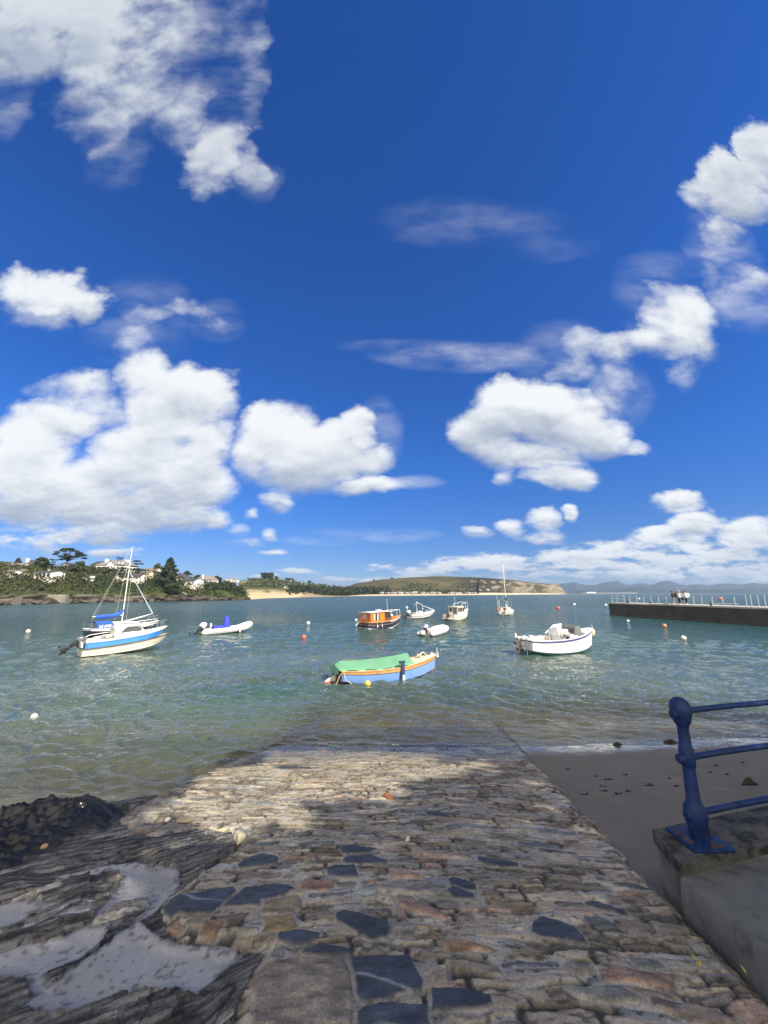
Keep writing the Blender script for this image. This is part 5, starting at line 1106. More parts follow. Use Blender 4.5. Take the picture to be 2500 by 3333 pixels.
def figure(label, base, face, shirt, trouser, pose, hat=None, shorts=False, pack=None):
    """standing person: one skinned body, clothing as its children; +x of the local frame is where the person faces"""
    me = bpy.data.meshes.new('body'); V = []; E = []; R = []
    def j(p, r, par=None):
        V.append(p); R.append(r)
        if par is not None: E.append((par, len(V)-1))
        return len(V)-1
    lean = pose.get('lean', 0.0); hx = .04+lean
    pel = j((0, 0, .95), .15); wa = j((lean*.3, 0, 1.12), .135, pel); ch = j((lean*.8, 0, 1.32), .165, wa); nk = j((lean, 0, 1.49), .065, ch); hd = j((hx, 0, 1.62), .095, nk); j((hx+.01, 0, 1.71), .085, hd); j((hx+.10, 0, 1.61), .022, hd)
    for sg, (k, f) in ((1, pose.get('lleg', (.05, .02))), (-1, pose.get('rleg', (-.02, -.08)))):
        hp = j((0, sg*.10, .88), .10, pel); kn = j((k, sg*.11, .50), .065, hp); an = j((f, sg*.11, .09), .042, kn); j((f+.16, sg*.13, .035), .035, an)
    for sg, (el, ha) in ((1, pose.get('larm', ((.05, .12), (.22, .0)))), (-1, pose.get('rarm', ((.05, .12), (.22, .0))))):
        sh = j((lean*.9, sg*.19, 1.42), .065, ch); e = j((lean*.9+el[0], sg*(.21+el[1]*.3), 1.15), .047, sh); h = j((lean*.9+ha[0], sg*(.22+ha[1]), pose.get('hz', 1.02)), .034, e); p = j((lean*.9+ha[0]+.06, sg*(.22+ha[1]), pose.get('hz', 1.02)-.02), .04, h)
        for q in (-.03, -.01, .01, .03): j((lean*.9+ha[0]+.15, sg*(.22+ha[1])+q, pose.get('hz', 1.02)-.03), .010, p)
        j((lean*.9+ha[0]+.09, sg*(.22+ha[1])-sg*.05, pose.get('hz', 1.02)-.01), .012, p)
    me.from_pydata([tuple(v) for v in V], E, []); o = bpy.data.objects.new('body', me); COL.objects.link(o)
    md = o.modifiers.new('skin', 'SKIN'); sv = me.skin_vertices[0].data
    for i, r in enumerate(R): sv[i].radius = (r, r)
    sv[0].use_root = True; s2 = o.modifiers.new('sub', 'SUBSURF'); s2.levels = s2.render_levels = 2
    dg = bpy.context.evaluated_depsgraph_get(); ev = bpy.data.meshes.new_from_object(o.evaluated_get(dg)); bpy.data.objects.remove(o)
    root = bpy.data.objects.new('person', ev); COL.objects.link(root); ev.materials.append(SKIN)
    for p in ev.polygons: p.use_smooth = True
    root.location = base; root.rotation_euler = (0, 0, face); tag(root, label, 'person', 'walkers on the pier')
    def ring(x, y, z, rx, ry, n=14): return [V3((x+rx*math.cos(t), y+ry*math.sin(t), z)) for t in np.linspace(0, 2*PI, n+1)[:-1]]
    b = MB(); b.loft([ring(0, 0, .86, .175, .215), ring(lean*.3, 0, 1.1, .16, .195), ring(lean*.8, 0, 1.34, .17, .225), ring(lean*.95, 0, 1.47, .10, .15)], closed=True)
    for sg, (el, ha) in ((1, pose.get('larm', ((.05, .12), (.22, .0)))), (-1, pose.get('rarm', ((.05, .12), (.22, .0))))):
        b.tube([(lean*.9, sg*.17, 1.43), (lean*.9+el[0], sg*(.21+el[1]*.3), 1.14), (lean*.9+ha[0]*.7, sg*(.22+ha[1]*.7), pose.get('hz', 1.02)+.05)], [.085, .07, .055], 8)
    b.build('top', shirt, root)
    b = MB(); b.loft([ring(0, 0, .80, .16, .20), ring(0, 0, .98, .175, .205)], closed=True)
    for sg, (k, f) in ((1, pose.get('lleg', (.05, .02))), (-1, pose.get('rleg', (-.02, -.08)))):
        if shorts: b.tube([(0, sg*.10, .90), (k, sg*.11, .52)], [.125, .10], 10)
        else: b.tube([(0, sg*.10, .90), (k, sg*.11, .50), (k*.6+f*.4, sg*.11, .28 if pose.get('crop') else .12)], [.125, .09, .07], 10)
    b.build('trousers', trouser, root)
    b = MB()
    for sg, (k, f) in ((1, pose.get('lleg', (.05, .02))), (-1, pose.get('rleg', (-.02, -.08)))): b.ell((f+.06, sg*.12, .05), (.15, .055, .055), 10, 7)
    b.build('shoe', mat('shoe_white', (.66, .64, .62), .7), root)
    for nm, y in (('eye', .035), ('eye', -.035)):
        b = MB(); b.ell((hx+.085, y, 1.655), (.014, .016, .014), 8, 6); b.build(nm, BLACK, root)
    b = MB(); b.box((hx+.092, 0, 1.575), (.014, .05, .012)); b.build('mouth', mat('lip', (.35, .12, .10), .6), root)
    hair = mat('hair_brown', (.08, .05, .03), .8)
    b = MB(); b.ell((hx-.02, 0, 1.70), (.105, .10, .09)); b.ell((hx-.05, 0, 1.63), (.07, .095, .10)); b.build('hair', hair, root)
    if hat:
        b = MB(); b.ell((hx-.005, 0, 1.735), (.112, .105, .075)); b.lathe([(.02, .0), (.10, .005), (.10, .015)], (hx+.09, 0, 1.715), 12, Matrix.Diagonal(V3((1.1, .9, 1)))); b.build('cap', hat, root)
    return root
def people():
    wh = mat('cloth_white', (.72, .72, .70), .9, .1, 5, bump=.01, bscale=14); bk = mat('cloth_black', (.02, .022, .026), .9, .3, 5); gy = mat('cloth_greige', (.30, .25, .22), .9, .25, 6); dk = mat('cloth_dark', (.05, .05, .055), .9, .3, 5)
    def base(px, off): return PA+PD*AT_PX(px)+PN*off+V3((0, 0, 1.87))
    a = figure('walker in a dark top and greige shorts wearing the large black rucksack', base(2186, .45), math.radians(150), dk, gy, dict(lean=.05, lleg=(.05, -.02), rleg=(.0, .10), larm=((.02, .1), (.15, .0))), None, True)
    c = figure('walker in a white cap and white sleeves carrying a dark bag on the pier', base(2193, 1.0), math.radians(20), wh, dk, dict(lean=.06, larm=((.06, .1), (.25, .0)), rarm=((.05, .1), (.2, .05)), hz=.98), wh, False)
    d = figure('walker in a white shirt and cropped black trousers looking down at a phone', base(2220, .8), math.radians(170), wh, bk, dict(lean=.10, larm=((.10, .05), (.34, -.1)), rarm=((.10, .05), (.34, -.1)), hz=1.18, crop=1), None, False)
    def pack(o, m, label, h=.5, z=1.12):
        b = MB(); b.box((-.27, 0, z+.08), (.22, .34, h), bev=.08); 
        for sg in (-1, 1): b.tube([(-.2, sg*.11, z+.3), (.02, sg*.13, z+.40), (.2, sg*.12, z+.2), (-.16, sg*.14, z-.1)], .022, 6)
        q = b.build('backpack', m); q.location = o.location; q.rotation_euler = o.rotation_euler; tag(q, label, 'backpack')
    pack(a, bk, 'large black rucksack on the back of the bare legged walker', .62); pack(d, mat('pack_white', (.62, .66, .66), .8, .15, 5), 'pale backpack on the walker in cropped black trousers', .5)
    b = MB(); b.box((.36, -.24, .74), (.14, .32, .34), bev=.05); b.tube([(.36, -.34, .9), (.34, -.26, 1.0), (.36, -.14, .9)], .014, 5); q = b.build('carrier_bag', mat('bag_dark', (.012, .03, .035), .7)); q.location = c.location; q.rotation_euler = c.rotation_euler; tag(q, 'dark bag hanging from the hand of the white capped walker', 'bag')
    b = MB(); b.box((.50, 0, 1.20), (.012, .08, .15), ry=.6); q = b.build('phone', BLACK); q.location = d.location; q.rotation_euler = d.rotation_euler; tag(q, 'dark phone held by the walker in cropped black trousers', 'phone')
people()
# ------------------------------------------------------------------ blue railing on its wall, concrete path beside the slipway
def near_wall():
    CW = mat('wall_concrete', (.13, .13, .115), .92, .5, 3, bump=.008, bscale=60, dirt=(.015, .016, .012), dpos=(.40, .50)); CAPM = mat('wall_cap', (.085, .086, .076), .95, .6, 6, bump=.010, bscale=70, dirt=(.010, .012, .009), dpos=(.42, .52))
    A, B = V3((2.245, 3.645, 0)), V3((2.18, 3.27, 0)); d = V3((.962, .272, 0)).normalized()
    o = thing('parapet_wall', 'stained concrete parapet with a flat coping under the blue railing', 'wall', (2.18, 3.27, 1.0))
    off = V3((2.18, 3.27, 1.0)); zt = 1.47
    def blk(A, B, L, z0, z1, grow=0.0, na=26, nc=6, seed=0):
        b = MB(); rows = []
        n_ = (A-B).normalized()
        for i in range(na+1):
            s = -grow+(L+grow)*i/na; ring = []
            a, c = A+n_*grow, B-n_*grow
            loop = [c.lerp(a, q) for q in np.linspace(0, 1, nc)]
            for q in loop: ring.append(q+d*s+V3((0, 0, z1+.012*(vn(np.array([s*7.]), np.array([q.y*9.]), 5+seed)[0]-.5))))
            for zz in np.linspace(z1, z0, 6)[1:-1]: ring.append(a+d*s+V3((0, 0, zz))+n_*.012*(vn(np.array([s*6.]), np.array([zz*8.]), 6+seed)[0]-.5))
            for q in reversed(loop): ring.append(q+d*s+V3((0, 0, z0)))
            for zz in np.linspace(z0, z1, 6)[1:-1]: ring.append(c+d*s+V3((0, 0, zz))+n_*.012*(vn(np.array([s*6.]), np.array([zz*8.]), 7+seed)[0]-.5))
            rows.append([p-off for p in ring])
        b.loft(rows, closed=True, cap0=True, cap1=True); return b
    blk(A, B, 9, .2, zt-.085).build('wall_body', CW, o, ang=60); blk(A, B, 9, zt-.085, zt, .025, seed=3).build('coping', CAPM, o, ang=60)
    # raised concrete path along the slipway
    b = MB(); rows = []
    for i in range(40):
        y = -1.5+(3.235+1.5)*i/39; xe = RIGHT_EDGE(y)+.02; zz = R0+.175-RS*y; lim = 9.0
        prof = [(xe, zz-.55), (xe-.005+.008*math.sin(y*9), zz-.12), (xe+.004, zz-.015), (xe+.02, zz), (xe+.6, zz+.004), (xe+1.6, zz+.006), (lim, zz+.01)]
        rows.append([V3((p[0], y+(p[0]-xe)*.272/.962, p[1])) for p in prof])
    b.loft(rows); pm = mat('path_concrete', (.130, .130, .115), .92, .3, 5, bump=.003, bscale=120, dirt=(.06, .062, .054), dpos=(.34, .48)); q = b.build('path', pm, ang=50); q['kind'] = 'structure'
    # railing
    BL = mat('railing_blue', (.009, .029, .115), .55, .7, 11, bump=.006, bscale=38, spec=.3, dirt=(.004, .008, .022)); RUST = mat('rust', (.055, .035, .04), .9, .5, 25)
    base = V3((2.50, 3.515, zt+.003)); r = thing('blue_railing', 'chipped dark blue iron railing on the concrete parapet', 'railing', base)
    b = MB(); b.lathe([(.072, .015), (.085, .05), (.088, .10), (.10, .13), (.115, .20), (.105, .27), (.075, .31), (.068, .33), (.060, .60), (.068, .605), (.075, .62), (.078, .69), (.072, .76), (.062, .775), (.056, .93), (.062, .95), (.085, .98), (.105, 1.05), (.108, 1.10), (.09, 1.16), (.05, 1.19), (.01, 1.2)], (0, 0, 0), 20)
    b.v = [tuple(V3((v[0]*.72, v[1]*.72, v[2]*.885))) for v in b.v]
    post = b.build('post', BL, r, ang=50)
    d2 = V3((.962, .272, .0)).normalized()
    for z in (.93, .595, .19):
        b = MB(); c = V3((0, 0, z)); b.tube([c-d2*.092, c+d2*.0], [.034, .034], 14); b.tube([c-d2*.10, c-d2*.08], [.026, .038], 12); b.build('boss', BL, post, ang=50)
    for z, dz in ((.945, 0.0), (.595, 0.0), (.19, 0.0)):
        b = MB(); n = 26; b.tube([V3((0, 0, z))+d2*(8.6*i/n)+V3((0, 0, dz*i/n+.004*math.sin(i*1.3))) for i in range(n+1)], .0235, 12); b.build('rail', BL, r)
    b = MB(); rz = math.atan2(d2.y, d2.x); b.box((0, 0, .012), (.32, .30, .024), rz=rz-.25, bev=.006); pl = b.build('base_plate', BL, r)
    b = MB(); b.ell((-.11, -.02, .024), (.03, .06, .008)); b.build('rust_patch', RUST, pl); b = MB(); b.ell((.07, -.10, .024), (.05, .025, .006)); b.build('rust_patch', RUST, pl)
    for x, y in ((-.13, .05), (.02, -.12), (.12, .04)):
        b = MB(); b.lathe([(.022, 0), (.022, .02), (.012, .022), (.012, .04), (.002, .041)], (x, y, .024), 6); b.build('bolt', RUST, pl)
near_wall()
# ------------------------------------------------------------------ loose things on the beach and the slipway
def debris():
    WD = mat('wet_weed', (.018, .016, .010), .5, .5, 18); DW = mat('drift_wood', (.035, .028, .020), .9, .4, 14); LV = mat('yellow_leaf', (.42, .36, .10), .7, .3, 14)
    def onsand(px, py):
        p = None; lo = .5; 
        d = ray(px, py); t = 1.0
        for _ in range(60):
            q = V3((d[0]*t, d[1]*t, H+d[2]*t)); g = max(0.0 if q.y > 9.4 and q.x > 3.3 else -9, gz(q.x, q.y)); 
            if q.z-g < .002: break
            t += max(.01, (q.z-g)*.7)
        return q
    rg = random.Random(3)
    def clump(px, py, L, lab, name, cat, m, grp, ht=.05, rz=None):
        p = onsand(px, py); b = MB(); n = 7
        rings = []
        for i in range(n):
            t = i/(n-1); w = math.sin(PI*min(max(t, .04), .96))*L*.09+.004; rings.append([V3((L*(t-.5), w*math.cos(a)*(1+.3*rg.random()), ht*(.55+.6*rg.random())*math.sin(PI*min(max(t, .06), .94))*(math.sin(a)*.6+.35))) for a in np.linspace(0, 2*PI, 9)[:-1]])
        b.loft(rings, closed=True, cap0=True, cap1=True)
        for k in range(3):
            x = L*(rg.random()-.5)*.8; b.tube([(x, 0, ht*.4), (x+L*.25*(rg.random()-.3), L*.3*(rg.random()-.5), .015), (x+L*.5*(rg.random()-.3), L*.4*(rg.random()-.5), .008)], [.012, .008, .003], 5)
        o = b.build(name, m); o.location = p; o.rotation_euler = (0, 0, rz if rz is not None else rg.uniform(-.4, .4)); tag(o, lab, cat, grp)
    clump(2440, 2555, .30, 'dark splintered driftwood lying beyond the middle blue rail', 'driftwood', 'driftwood', DW, None, .10, .2)
    clump(2185, 2418, .34, 'mound of brown seaweed at the water edge left of the railing post', 'seaweed', 'seaweed', WD, 'seaweed along the beach', .10)
    clump(2375, 2440, .30, 'flat dark seaweed at the water edge seen between the upper blue rails', 'seaweed', 'seaweed', WD, 'seaweed along the beach', .05)
    clump(2010, 2424, .22, 'small lump of seaweed where the shallow water meets the wet sand', 'seaweed', 'seaweed', WD, 'seaweed along the beach', .07)
    S = [(1980, 2538, .20), (2037, 2523, .12), (2110, 2557, .22), (1965, 2575, .16), (1900, 2587, .18), (2045, 2576, .14), (2010, 2585, .18), (1960, 2560, .12), (2200, 2560, .14), (2310, 2515, .10), (2420, 2483, .12), (2330, 2493, .12), (2365, 2522, .12), (1938, 2528, .07), (1845, 2505, .10), (2180, 2535, .08), (2300, 2440, .06)]
    for k, (x, y, L) in enumerate(S): clump(x, y, L*.8, 'scrap of dark seaweed lying loose on the shaded sand', 'seaweed_scrap', 'seaweed', WD, 'seaweed scraps on the sand', .010)
    for k, (px, py, rz, lab) in enumerate(((2262, 3122, .5, 'curled yellow leaf on the shaded paving nearest the path'), (2278, 3140, -.6, 'flat yellow leaf beside the curled one on the paving'), (2420, 3158, .2, 'pale leaf wedged in the gap under the concrete path'))):
        p = onramp(px, py, .03); b = MB(); b.loft([[V3((x, -w, .012)), V3((x, -w*.5, .002)), V3((x, 0, 0)), V3((x, w*.5, .004)), V3((x, w, .016))] for x, w in ((-.045, .002), (-.03, .012), (0, .018), (.03, .012), (.05, .002))]); b.tube([(-.045, 0, .0), (-.07, 0, .006)], .002, 4)
        b.v = [tuple(.45*q for q in v) for v in b.v]; o = b.build('fallen_leaf', LV); o.location = p; o.rotation_euler = (.1, -.18, rz+1.2); tag(o, lab, 'leaf', 'fallen leaves')
    def stone(px, py, r, m, lab, ramp=True):
        p = onramp(px, py, .02); bm = bmesh.new(); bmesh.ops.create_icosphere(bm, subdivisions=3, radius=1)
        for v in bm.verts:
            n = v.co.normalized(); k = 1+.25*(vn(np.array([n.x*2+px]), np.array([n.y*2+n.z]), 4)[0]-.5); v.co = V3((n.x*r[0]*k, n.y*r[1]*k, n.z*r[2]*k))
        me = bpy.data.meshes.new('loose_stone'); bm.to_mesh(me); bm.free(); o = link('loose_stone', me, m); o.location = p; o.rotation_euler = (0, 0, px); tag(o, lab, 'stone', 'loose stones on the paving')
        for q in me.polygons: q.use_smooth = True
    stone(1265, 2594, (.11, .045, .03), mat('red_brick_stone', (.30, .12, .05), .85, .4, 20), 'rust red loose stone on the sunlit edge of the paving'); stone(545, 2668, (.035, .025, .02), mat('white_stone', (.62, .60, .54), .8, .2, 20), 'white pebble near the dark rock ridge'); stone(1327, 2733, (.045, .02, .02), mat('white_stone', (.62, .60, .54), .8, .2, 20), 'white pebble among the shaded paving stones'); stone(600, 2668, (.09, .05, .025), mat('tan_stone', (.36, .30, .19), .85, .3, 14), 'rounded tan stone beside the white pebble'); stone(145, 2755, (.028, .018, .022), mat('orange_stone', (.50, .30, .14), .85, .3, 20), 'orange pebble caught on the dark rock ridge')
debris()
# ------------------------------------------------------------------ headland, dunes, hill, mountains
def interp(P, x, k): return np.interp(x, [p[0] for p in P], [p[k] for p in P])
def wall_of_land(name, xs, shore_py, ridge_py, ridge_D, rough, m, prof, rows=26, seed=0, back=60, colf=None, wob=0.0, z0=-1.0, pw=1.0):
    """land between a shoreline and a skyline given along photo columns; every vertex gets its own real distance"""
    V = []; tone = []; N = len(xs); shape = (rows+4, N)
    sp = np.array([tuple(onz(x, y)) for x, y in zip(xs, shore_py)])
    rp_ = np.array([tuple(atd(x, y, D)) for x, y, D in zip(xs, ridge_py, ridge_D)])
    for j in range(rows+1):
        t = (j/rows)**pw; hz = np.array([prof(t, x) for x in xs]); xy = sp[:, :2]*(1-t)+rp_[:, :2]*t
        z = rp_[:, 2]*hz; n = fbm(xy[:, 0]*rough[1], xy[:, 1]*rough[1]+t*3, seed, 5)-.5; z = z+n*rough[0]*min(1, t*6+.05)*(1-.55*t)
        xy = xy+(wob*(fbm(xy[:, 0]*.05, xy[:, 1]*.05+t*5, seed+3, 4)-.5)*(1 if 0 < j < rows else .4))[:, None]*np.array([[-.5, -1]])
        V.append(np.column_stack([xy, np.maximum(z, z0 if j == 0 else -.3) if j else np.full(N, z0)]))
    for j, (f, dz) in enumerate(((1.0, .97), (1.0, .7), (1.0, -.1))):
        d = rp_[:, :2]/np.linalg.norm(rp_[:, :2], axis=1)[:, None]; V.append(np.column_stack([rp_[:, :2]+d*back*(j+1)/3, np.where(dz < 0, -2, V[rows][:, 2]*dz)]))
    V = np.concatenate(V); idx = np.arange(len(V)).reshape(rows+4, N); F = np.stack([idx[:-1, :-1], idx[:-1, 1:], idx[1:, 1:], idx[1:, :-1]], -1).reshape(-1, 4)
    tt = np.repeat(np.concatenate([np.linspace(0, 1, rows+1)**pw, [1, 1, 1]]), N); xx = np.tile(np.asarray(xs, float), rows+4)
    col = colf(V, tt, xx)
    o = link(name, npmesh(name, V, F, {'tone': ('FLOAT_COLOR', col)}), m); o['kind'] = 'structure'
    return V[: (rows+1)*N].reshape(rows+1, N, 3), sp, rp_
LANDM = attr_mat('land_surface', .95, .8, .35, .05, .1)
GREEN = np.array((.060, .075, .022)); DKG = np.array((.022, .034, .014)); BRN = np.array((.10, .085, .045)); ROCKC = np.array((.062, .055, .045)); SANDC = np.array((.42, .34, .22))
# --- left headland
HS = [(-500, 1985), (-250, 1977), (0, 1970), (200, 1965), (420, 1960), (600, 1957), (760, 1953.5), (806, 1952.5), (816, 1952.4)]
HR = [(-500, 1838, 175), (-250, 1836, 178), (0, 1842, 182), (60, 1846, 184), (200, 1852, 187), (320, 1853, 190), (420, 1858, 196), (520, 1864, 204), (600, 1882, 206), (690, 1892, 212), (750, 1902, 214), (785, 1918, 213), (806, 1943, 206), (816, 1951.5, 200)]
hxs = np.concatenate([np.linspace(-500, 0, 60), np.linspace(4, 816, 430)])
def hprof(t, x): return np.interp(t, [0, .035, .06, .12, .3, .6, 1], [0, .10, .15, .24, .50, .80, 1])
def hcol(V, t, x):
    n = fbm(V[:, 0]*.25, V[:, 1]*.25, 401, 4); n2 = fbm(V[:, 0]*.8+V[:, 2], V[:, 2]*1.6, 402, 4); n3 = fbm(V[:, 0]*.06, V[:, 1]*.06, 403, 3)
    rock = sst(.13, .05, t+.07*(n-.5)); c = GREEN[None]*(1-n3[:, None])*1.2+DKG[None]*n3[:, None]; c = c+(BRN-c)*(sst(.55, .75, n)*.5)[:, None]
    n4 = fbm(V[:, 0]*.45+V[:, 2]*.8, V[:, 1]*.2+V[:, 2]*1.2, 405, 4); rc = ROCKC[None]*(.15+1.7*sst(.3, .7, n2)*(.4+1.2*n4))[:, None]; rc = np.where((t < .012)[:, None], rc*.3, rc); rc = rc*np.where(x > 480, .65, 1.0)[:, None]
    return c*(1-rock[:, None])+rc*rock[:, None]
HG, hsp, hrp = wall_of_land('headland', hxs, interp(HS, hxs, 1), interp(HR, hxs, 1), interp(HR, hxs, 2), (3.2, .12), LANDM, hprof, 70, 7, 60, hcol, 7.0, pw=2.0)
def hground(px, t):
    """point of the headland surface below photo column px at fraction t from shore to skyline"""
    i = int(np.clip(np.searchsorted(hxs, px), 1, len(hxs)-1)); j = 70*t**.5; j0 = min(69, int(j)); f = j-j0
    return Vector(HG[j0, i]*(1-f)+HG[j0+1, i]*f)
SCRUBM = [mat('scrub_olive', (.048, .056, .014), .85, .7, .22), mat('scrub_dark', (.018, .030, .012), .85, .6, .22), mat('scrub_brown', (.070, .058, .028), .85, .6, .22)]
def scrub():
    rg = np.random.default_rng(8)
    for mi, (m, nm) in enumerate(zip(SCRUBM, ('scrub', 'dark_scrub', 'dry_scrub'))):
        P = []; n = (15000, 13000, 3500)[mi]
        for _ in range(n):
            px = rg.uniform(-200, 800); t = rg.uniform(.07, .93)**.9; g = hground(px, t)
            k = fbm(np.array([g.x*.07]), np.array([g.y*.07]), 501, 3)[0]+.18*(1 if px > 240 else -.6)+.10*(rg.random()-.5)
            if (mi == 0 and k > .56) or (mi == 1 and k < .50) or (mi == 2 and not (.42 < k < .60)): continue
            h = (1.0+2.6*fbm(np.array([g.x*.23]), np.array([g.y*.23]), 502, 3)[0])*(.35+.65*min(1, (t-.05)*8))*(1-.55*max(0, t-.6)/.4)
            P.append((g.x+rg.normal()*.8, g.y+rg.normal()*.8, g.z+h*rg.random()**.6))
        o = cards_mesh(nm, np.array(P), .28, .62, m, None, rg, .25, .7); o['kind'] = 'stuff'
scrub()
# --- trees on the headland
BARKF = mat('pine_bark', (.10, .075, .055), .9, .4, 2.0)
LEAFS = {'dark': mat('needles_dark', (.022, .042, .018), .8, .5, .5), 'mid': mat('leaves_mid', (.040, .062, .022), .8, .5, .5), 'pale': mat('leaves_pale', (.085, .105, .045), .8, .4, .5), 'yellow': mat('leaves_yellow', (.26, .24, .03), .8, .3, .6), 'grey': mat('needles_grey', (.035, .06, .04), .8, .5, .5)}
def hdist(px, py, D):
    """distance at which the headland surface is seen at a photo pixel (a little behind it), else the given one"""
    if not (-400 < px < 800): return D
    for t in np.linspace(.05, 1, 80):
        g = hground(px, t); q = px_of(np.array([g.x]), np.array([g.y]), np.array([g.z]))
        if q[1][0] <= py+2.5: return g.y
    return hground(px, 1).y
def tree(name, label, px, top, bot, hw, D, kind, leaf, seed, cat='tree', dens=1.0):
    rg = np.random.default_rng(seed); D = hdist(px, bot, D); b0 = atd(px, bot, D); t0 = atd(px, top, D); Hh = t0.z-b0.z; W = hw/1250*D*1.0
    o = thing(name, label, cat, b0, group='trees on the headland'); mb = MB()
    lean = rg.normal()*.03*Hh
    mb.tube([(0, 0, -1.5), (lean*.3, 0, Hh*.35), (lean*.7, 0, Hh*.7), (lean, 0, Hh*.93)], [max(.14, Hh*.03), Hh*.024, Hh*.014, .04], 8); C = []
    def clump(c, r, n, fl=.6):
        q = rg.normal(size=(int(n*dens), 3)); q /= np.linalg.norm(q, axis=1)[:, None]; q *= (rg.random((len(q), 1))**.45); C.append(np.array(c)[None]+q*np.array([[r, r, r*fl]]))
    if kind == 'umbrella':
        for k in range(34):
            a = rg.uniform(0, 2*PI); rr = W*rg.random()**.55; el = 1-(rr/W)**2; z = Hh*(.52+.40*el+.06*(rg.random()-.5)) if rg.random() < .72 else Hh*rg.uniform(.44, .74)
            c = (rr*math.cos(a), rr*math.sin(a), z); s0 = V3((lean*.4, 0, Hh*rg.uniform(.30, .55))); mb.tube([s0, s0.lerp(V3(c), .6)+V3((0, 0, -Hh*.03)), c], [Hh*.012, Hh*.008, .03], 5); clump(c, W*.20, 130, .30)
    elif kind == 'cone':
        n = 30
        for k in range(n):
            t = k/n; a = k*2.4+rg.normal()*.3; rr = W*(1-t**1.25)*rg.uniform(.45, .95); z = Hh*(.10+.88*t); c = (rr*math.cos(a), rr*math.sin(a), z); mb.tube([(0, 0, z), c], [Hh*.01, .03], 5); clump(c, W*(.20+.26*(1-t)), 150, .55)
        clump((0, 0, Hh*.93), W*.16, 80, 1.6)
    elif kind == 'flat':
        for k in range(16):
            a = rg.uniform(0, 2*PI); t = rg.choice([.35, .55, .75, .95]); rr = W*rg.uniform(.25, 1)*(1.05-.4*t); c = (rr*math.cos(a), rr*math.sin(a), Hh*t); mb.tube([(lean*t, 0, Hh*(t-.06)), c], [Hh*.012, .03], 5); clump(c, W*.27, 70, .24)
    else:
        for k in range(20):
            a = rg.uniform(0, 2*PI); rr = W*.75*rg.random()**.6; z = Hh*rg.uniform(.30, .88)*(1-.25*(rr/W)); c = (rr*math.cos(a), rr*math.sin(a), z); mb.tube([(0, 0, Hh*.3), c], [Hh*.012, .03], 5); clump(c, W*.36, 130, .75)
    mb.build('trunk', BARKF, o); cards_mesh('crown', np.concatenate(C), .16, .42, LEAFS[leaf], o, rg, .3, .7)
tree('umbrella_pine', 'tall umbrella shaped pine standing above the hillside houses', 215, 1781, 1852, 45, 172, 'umbrella', 'dark', 1)
tree('conifer', 'dark bushy conifer left of the umbrella pine', 132, 1809, 1856, 22, 170, 'round', 'dark', 2)
tree('conifer', 'low dark tree close against the left side of the umbrella pine trunk', 166, 1820, 1858, 15, 169, 'flat', 'dark', 3)
tree('spruce', 'small pointed spruce furthest left on the skyline', 56, 1817, 1842, 11, 178, 'cone', 'grey', 4)
tree('broadleaf_tree', 'rounded dull green tree right of the umbrella pine', 262, 1820, 1866, 24, 168, 'round', 'mid', 5)
tree('broadleaf_tree', 'dense tree in front of the umbrella pine base', 236, 1838, 1868, 22, 165, 'round', 'mid', 6)
tree('pine_tree', 'dark pine behind the right chimney of the big white house', 386, 1814, 1850, 13, 182, 'flat', 'dark', 7, dens=1.4)
tree('pine_tree', 'layered pine rising before the right end of the big white house', 393, 1838, 1882, 17, 158, 'flat', 'dark', 8)
tree('pine_tree', 'wind bent pine just right of the sailing boat mast', 440, 1824, 1868, 20, 172, 'flat', 'dark', 9, dens=1.6)
tree('conifer', 'tallest dark conifer above the rocks beside the pale modern house', 545, 1815, 1912, 38, 176, 'cone', 'dark', 10, dens=1.3)
tree('broadleaf_tree', 'pale green tree half hidden behind the tallest conifer', 514, 1831, 1868, 13, 190, 'round', 'pale', 11)
tree('pine_tree', 'small open pine between the tallest conifer and the hip roofed house', 607, 1858, 1886, 14, 194, 'umbrella', 'grey', 12)
tree('broadleaf_tree', 'dark tree behind the hip roofed house', 645, 1870, 1892, 13, 206, 'round', 'mid', 13)
tree('broadleaf_tree', 'windswept tree on the skyline right of the hip roofed house', 704, 1873, 1899, 17, 206, 'round', 'mid', 14)
tree('garden_shrub', 'bright yellow green shrub beside the dark roofed bungalow', 193, 1857, 1873, 8, 158, 'round', 'yellow', 15, 'shrub')
tree('garden_shrub', 'pale shrub below the white gabled house', 95, 1838, 1858, 20, 165, 'round', 'pale', 16, 'shrub')
tree('garden_shrub', 'dark rounded shrub below the big white house', 338, 1846, 1866, 20, 160, 'round', 'mid', 17, 'shrub')
tree('garden_shrub', 'dark shrub right of the dark roofed bungalow', 176, 1863, 1878, 9, 154, 'round', 'dark', 18, 'shrub')
tree('garden_shrub', 'dark bush clinging to the cliff below the tallest conifer', 560, 1893, 1935, 26, 172, 'round', 'dark', 19, 'shrub')
tree('garden_shrub', 'olive thicket at the outer end of the headland', 745, 1888, 1925, 24, 190, 'round', 'mid', 20, 'shrub')
tree('garden_shrub', 'olive thicket right of the pale modern house', 690, 1896, 1920, 22, 186, 'round', 'mid', 22, 'shrub')
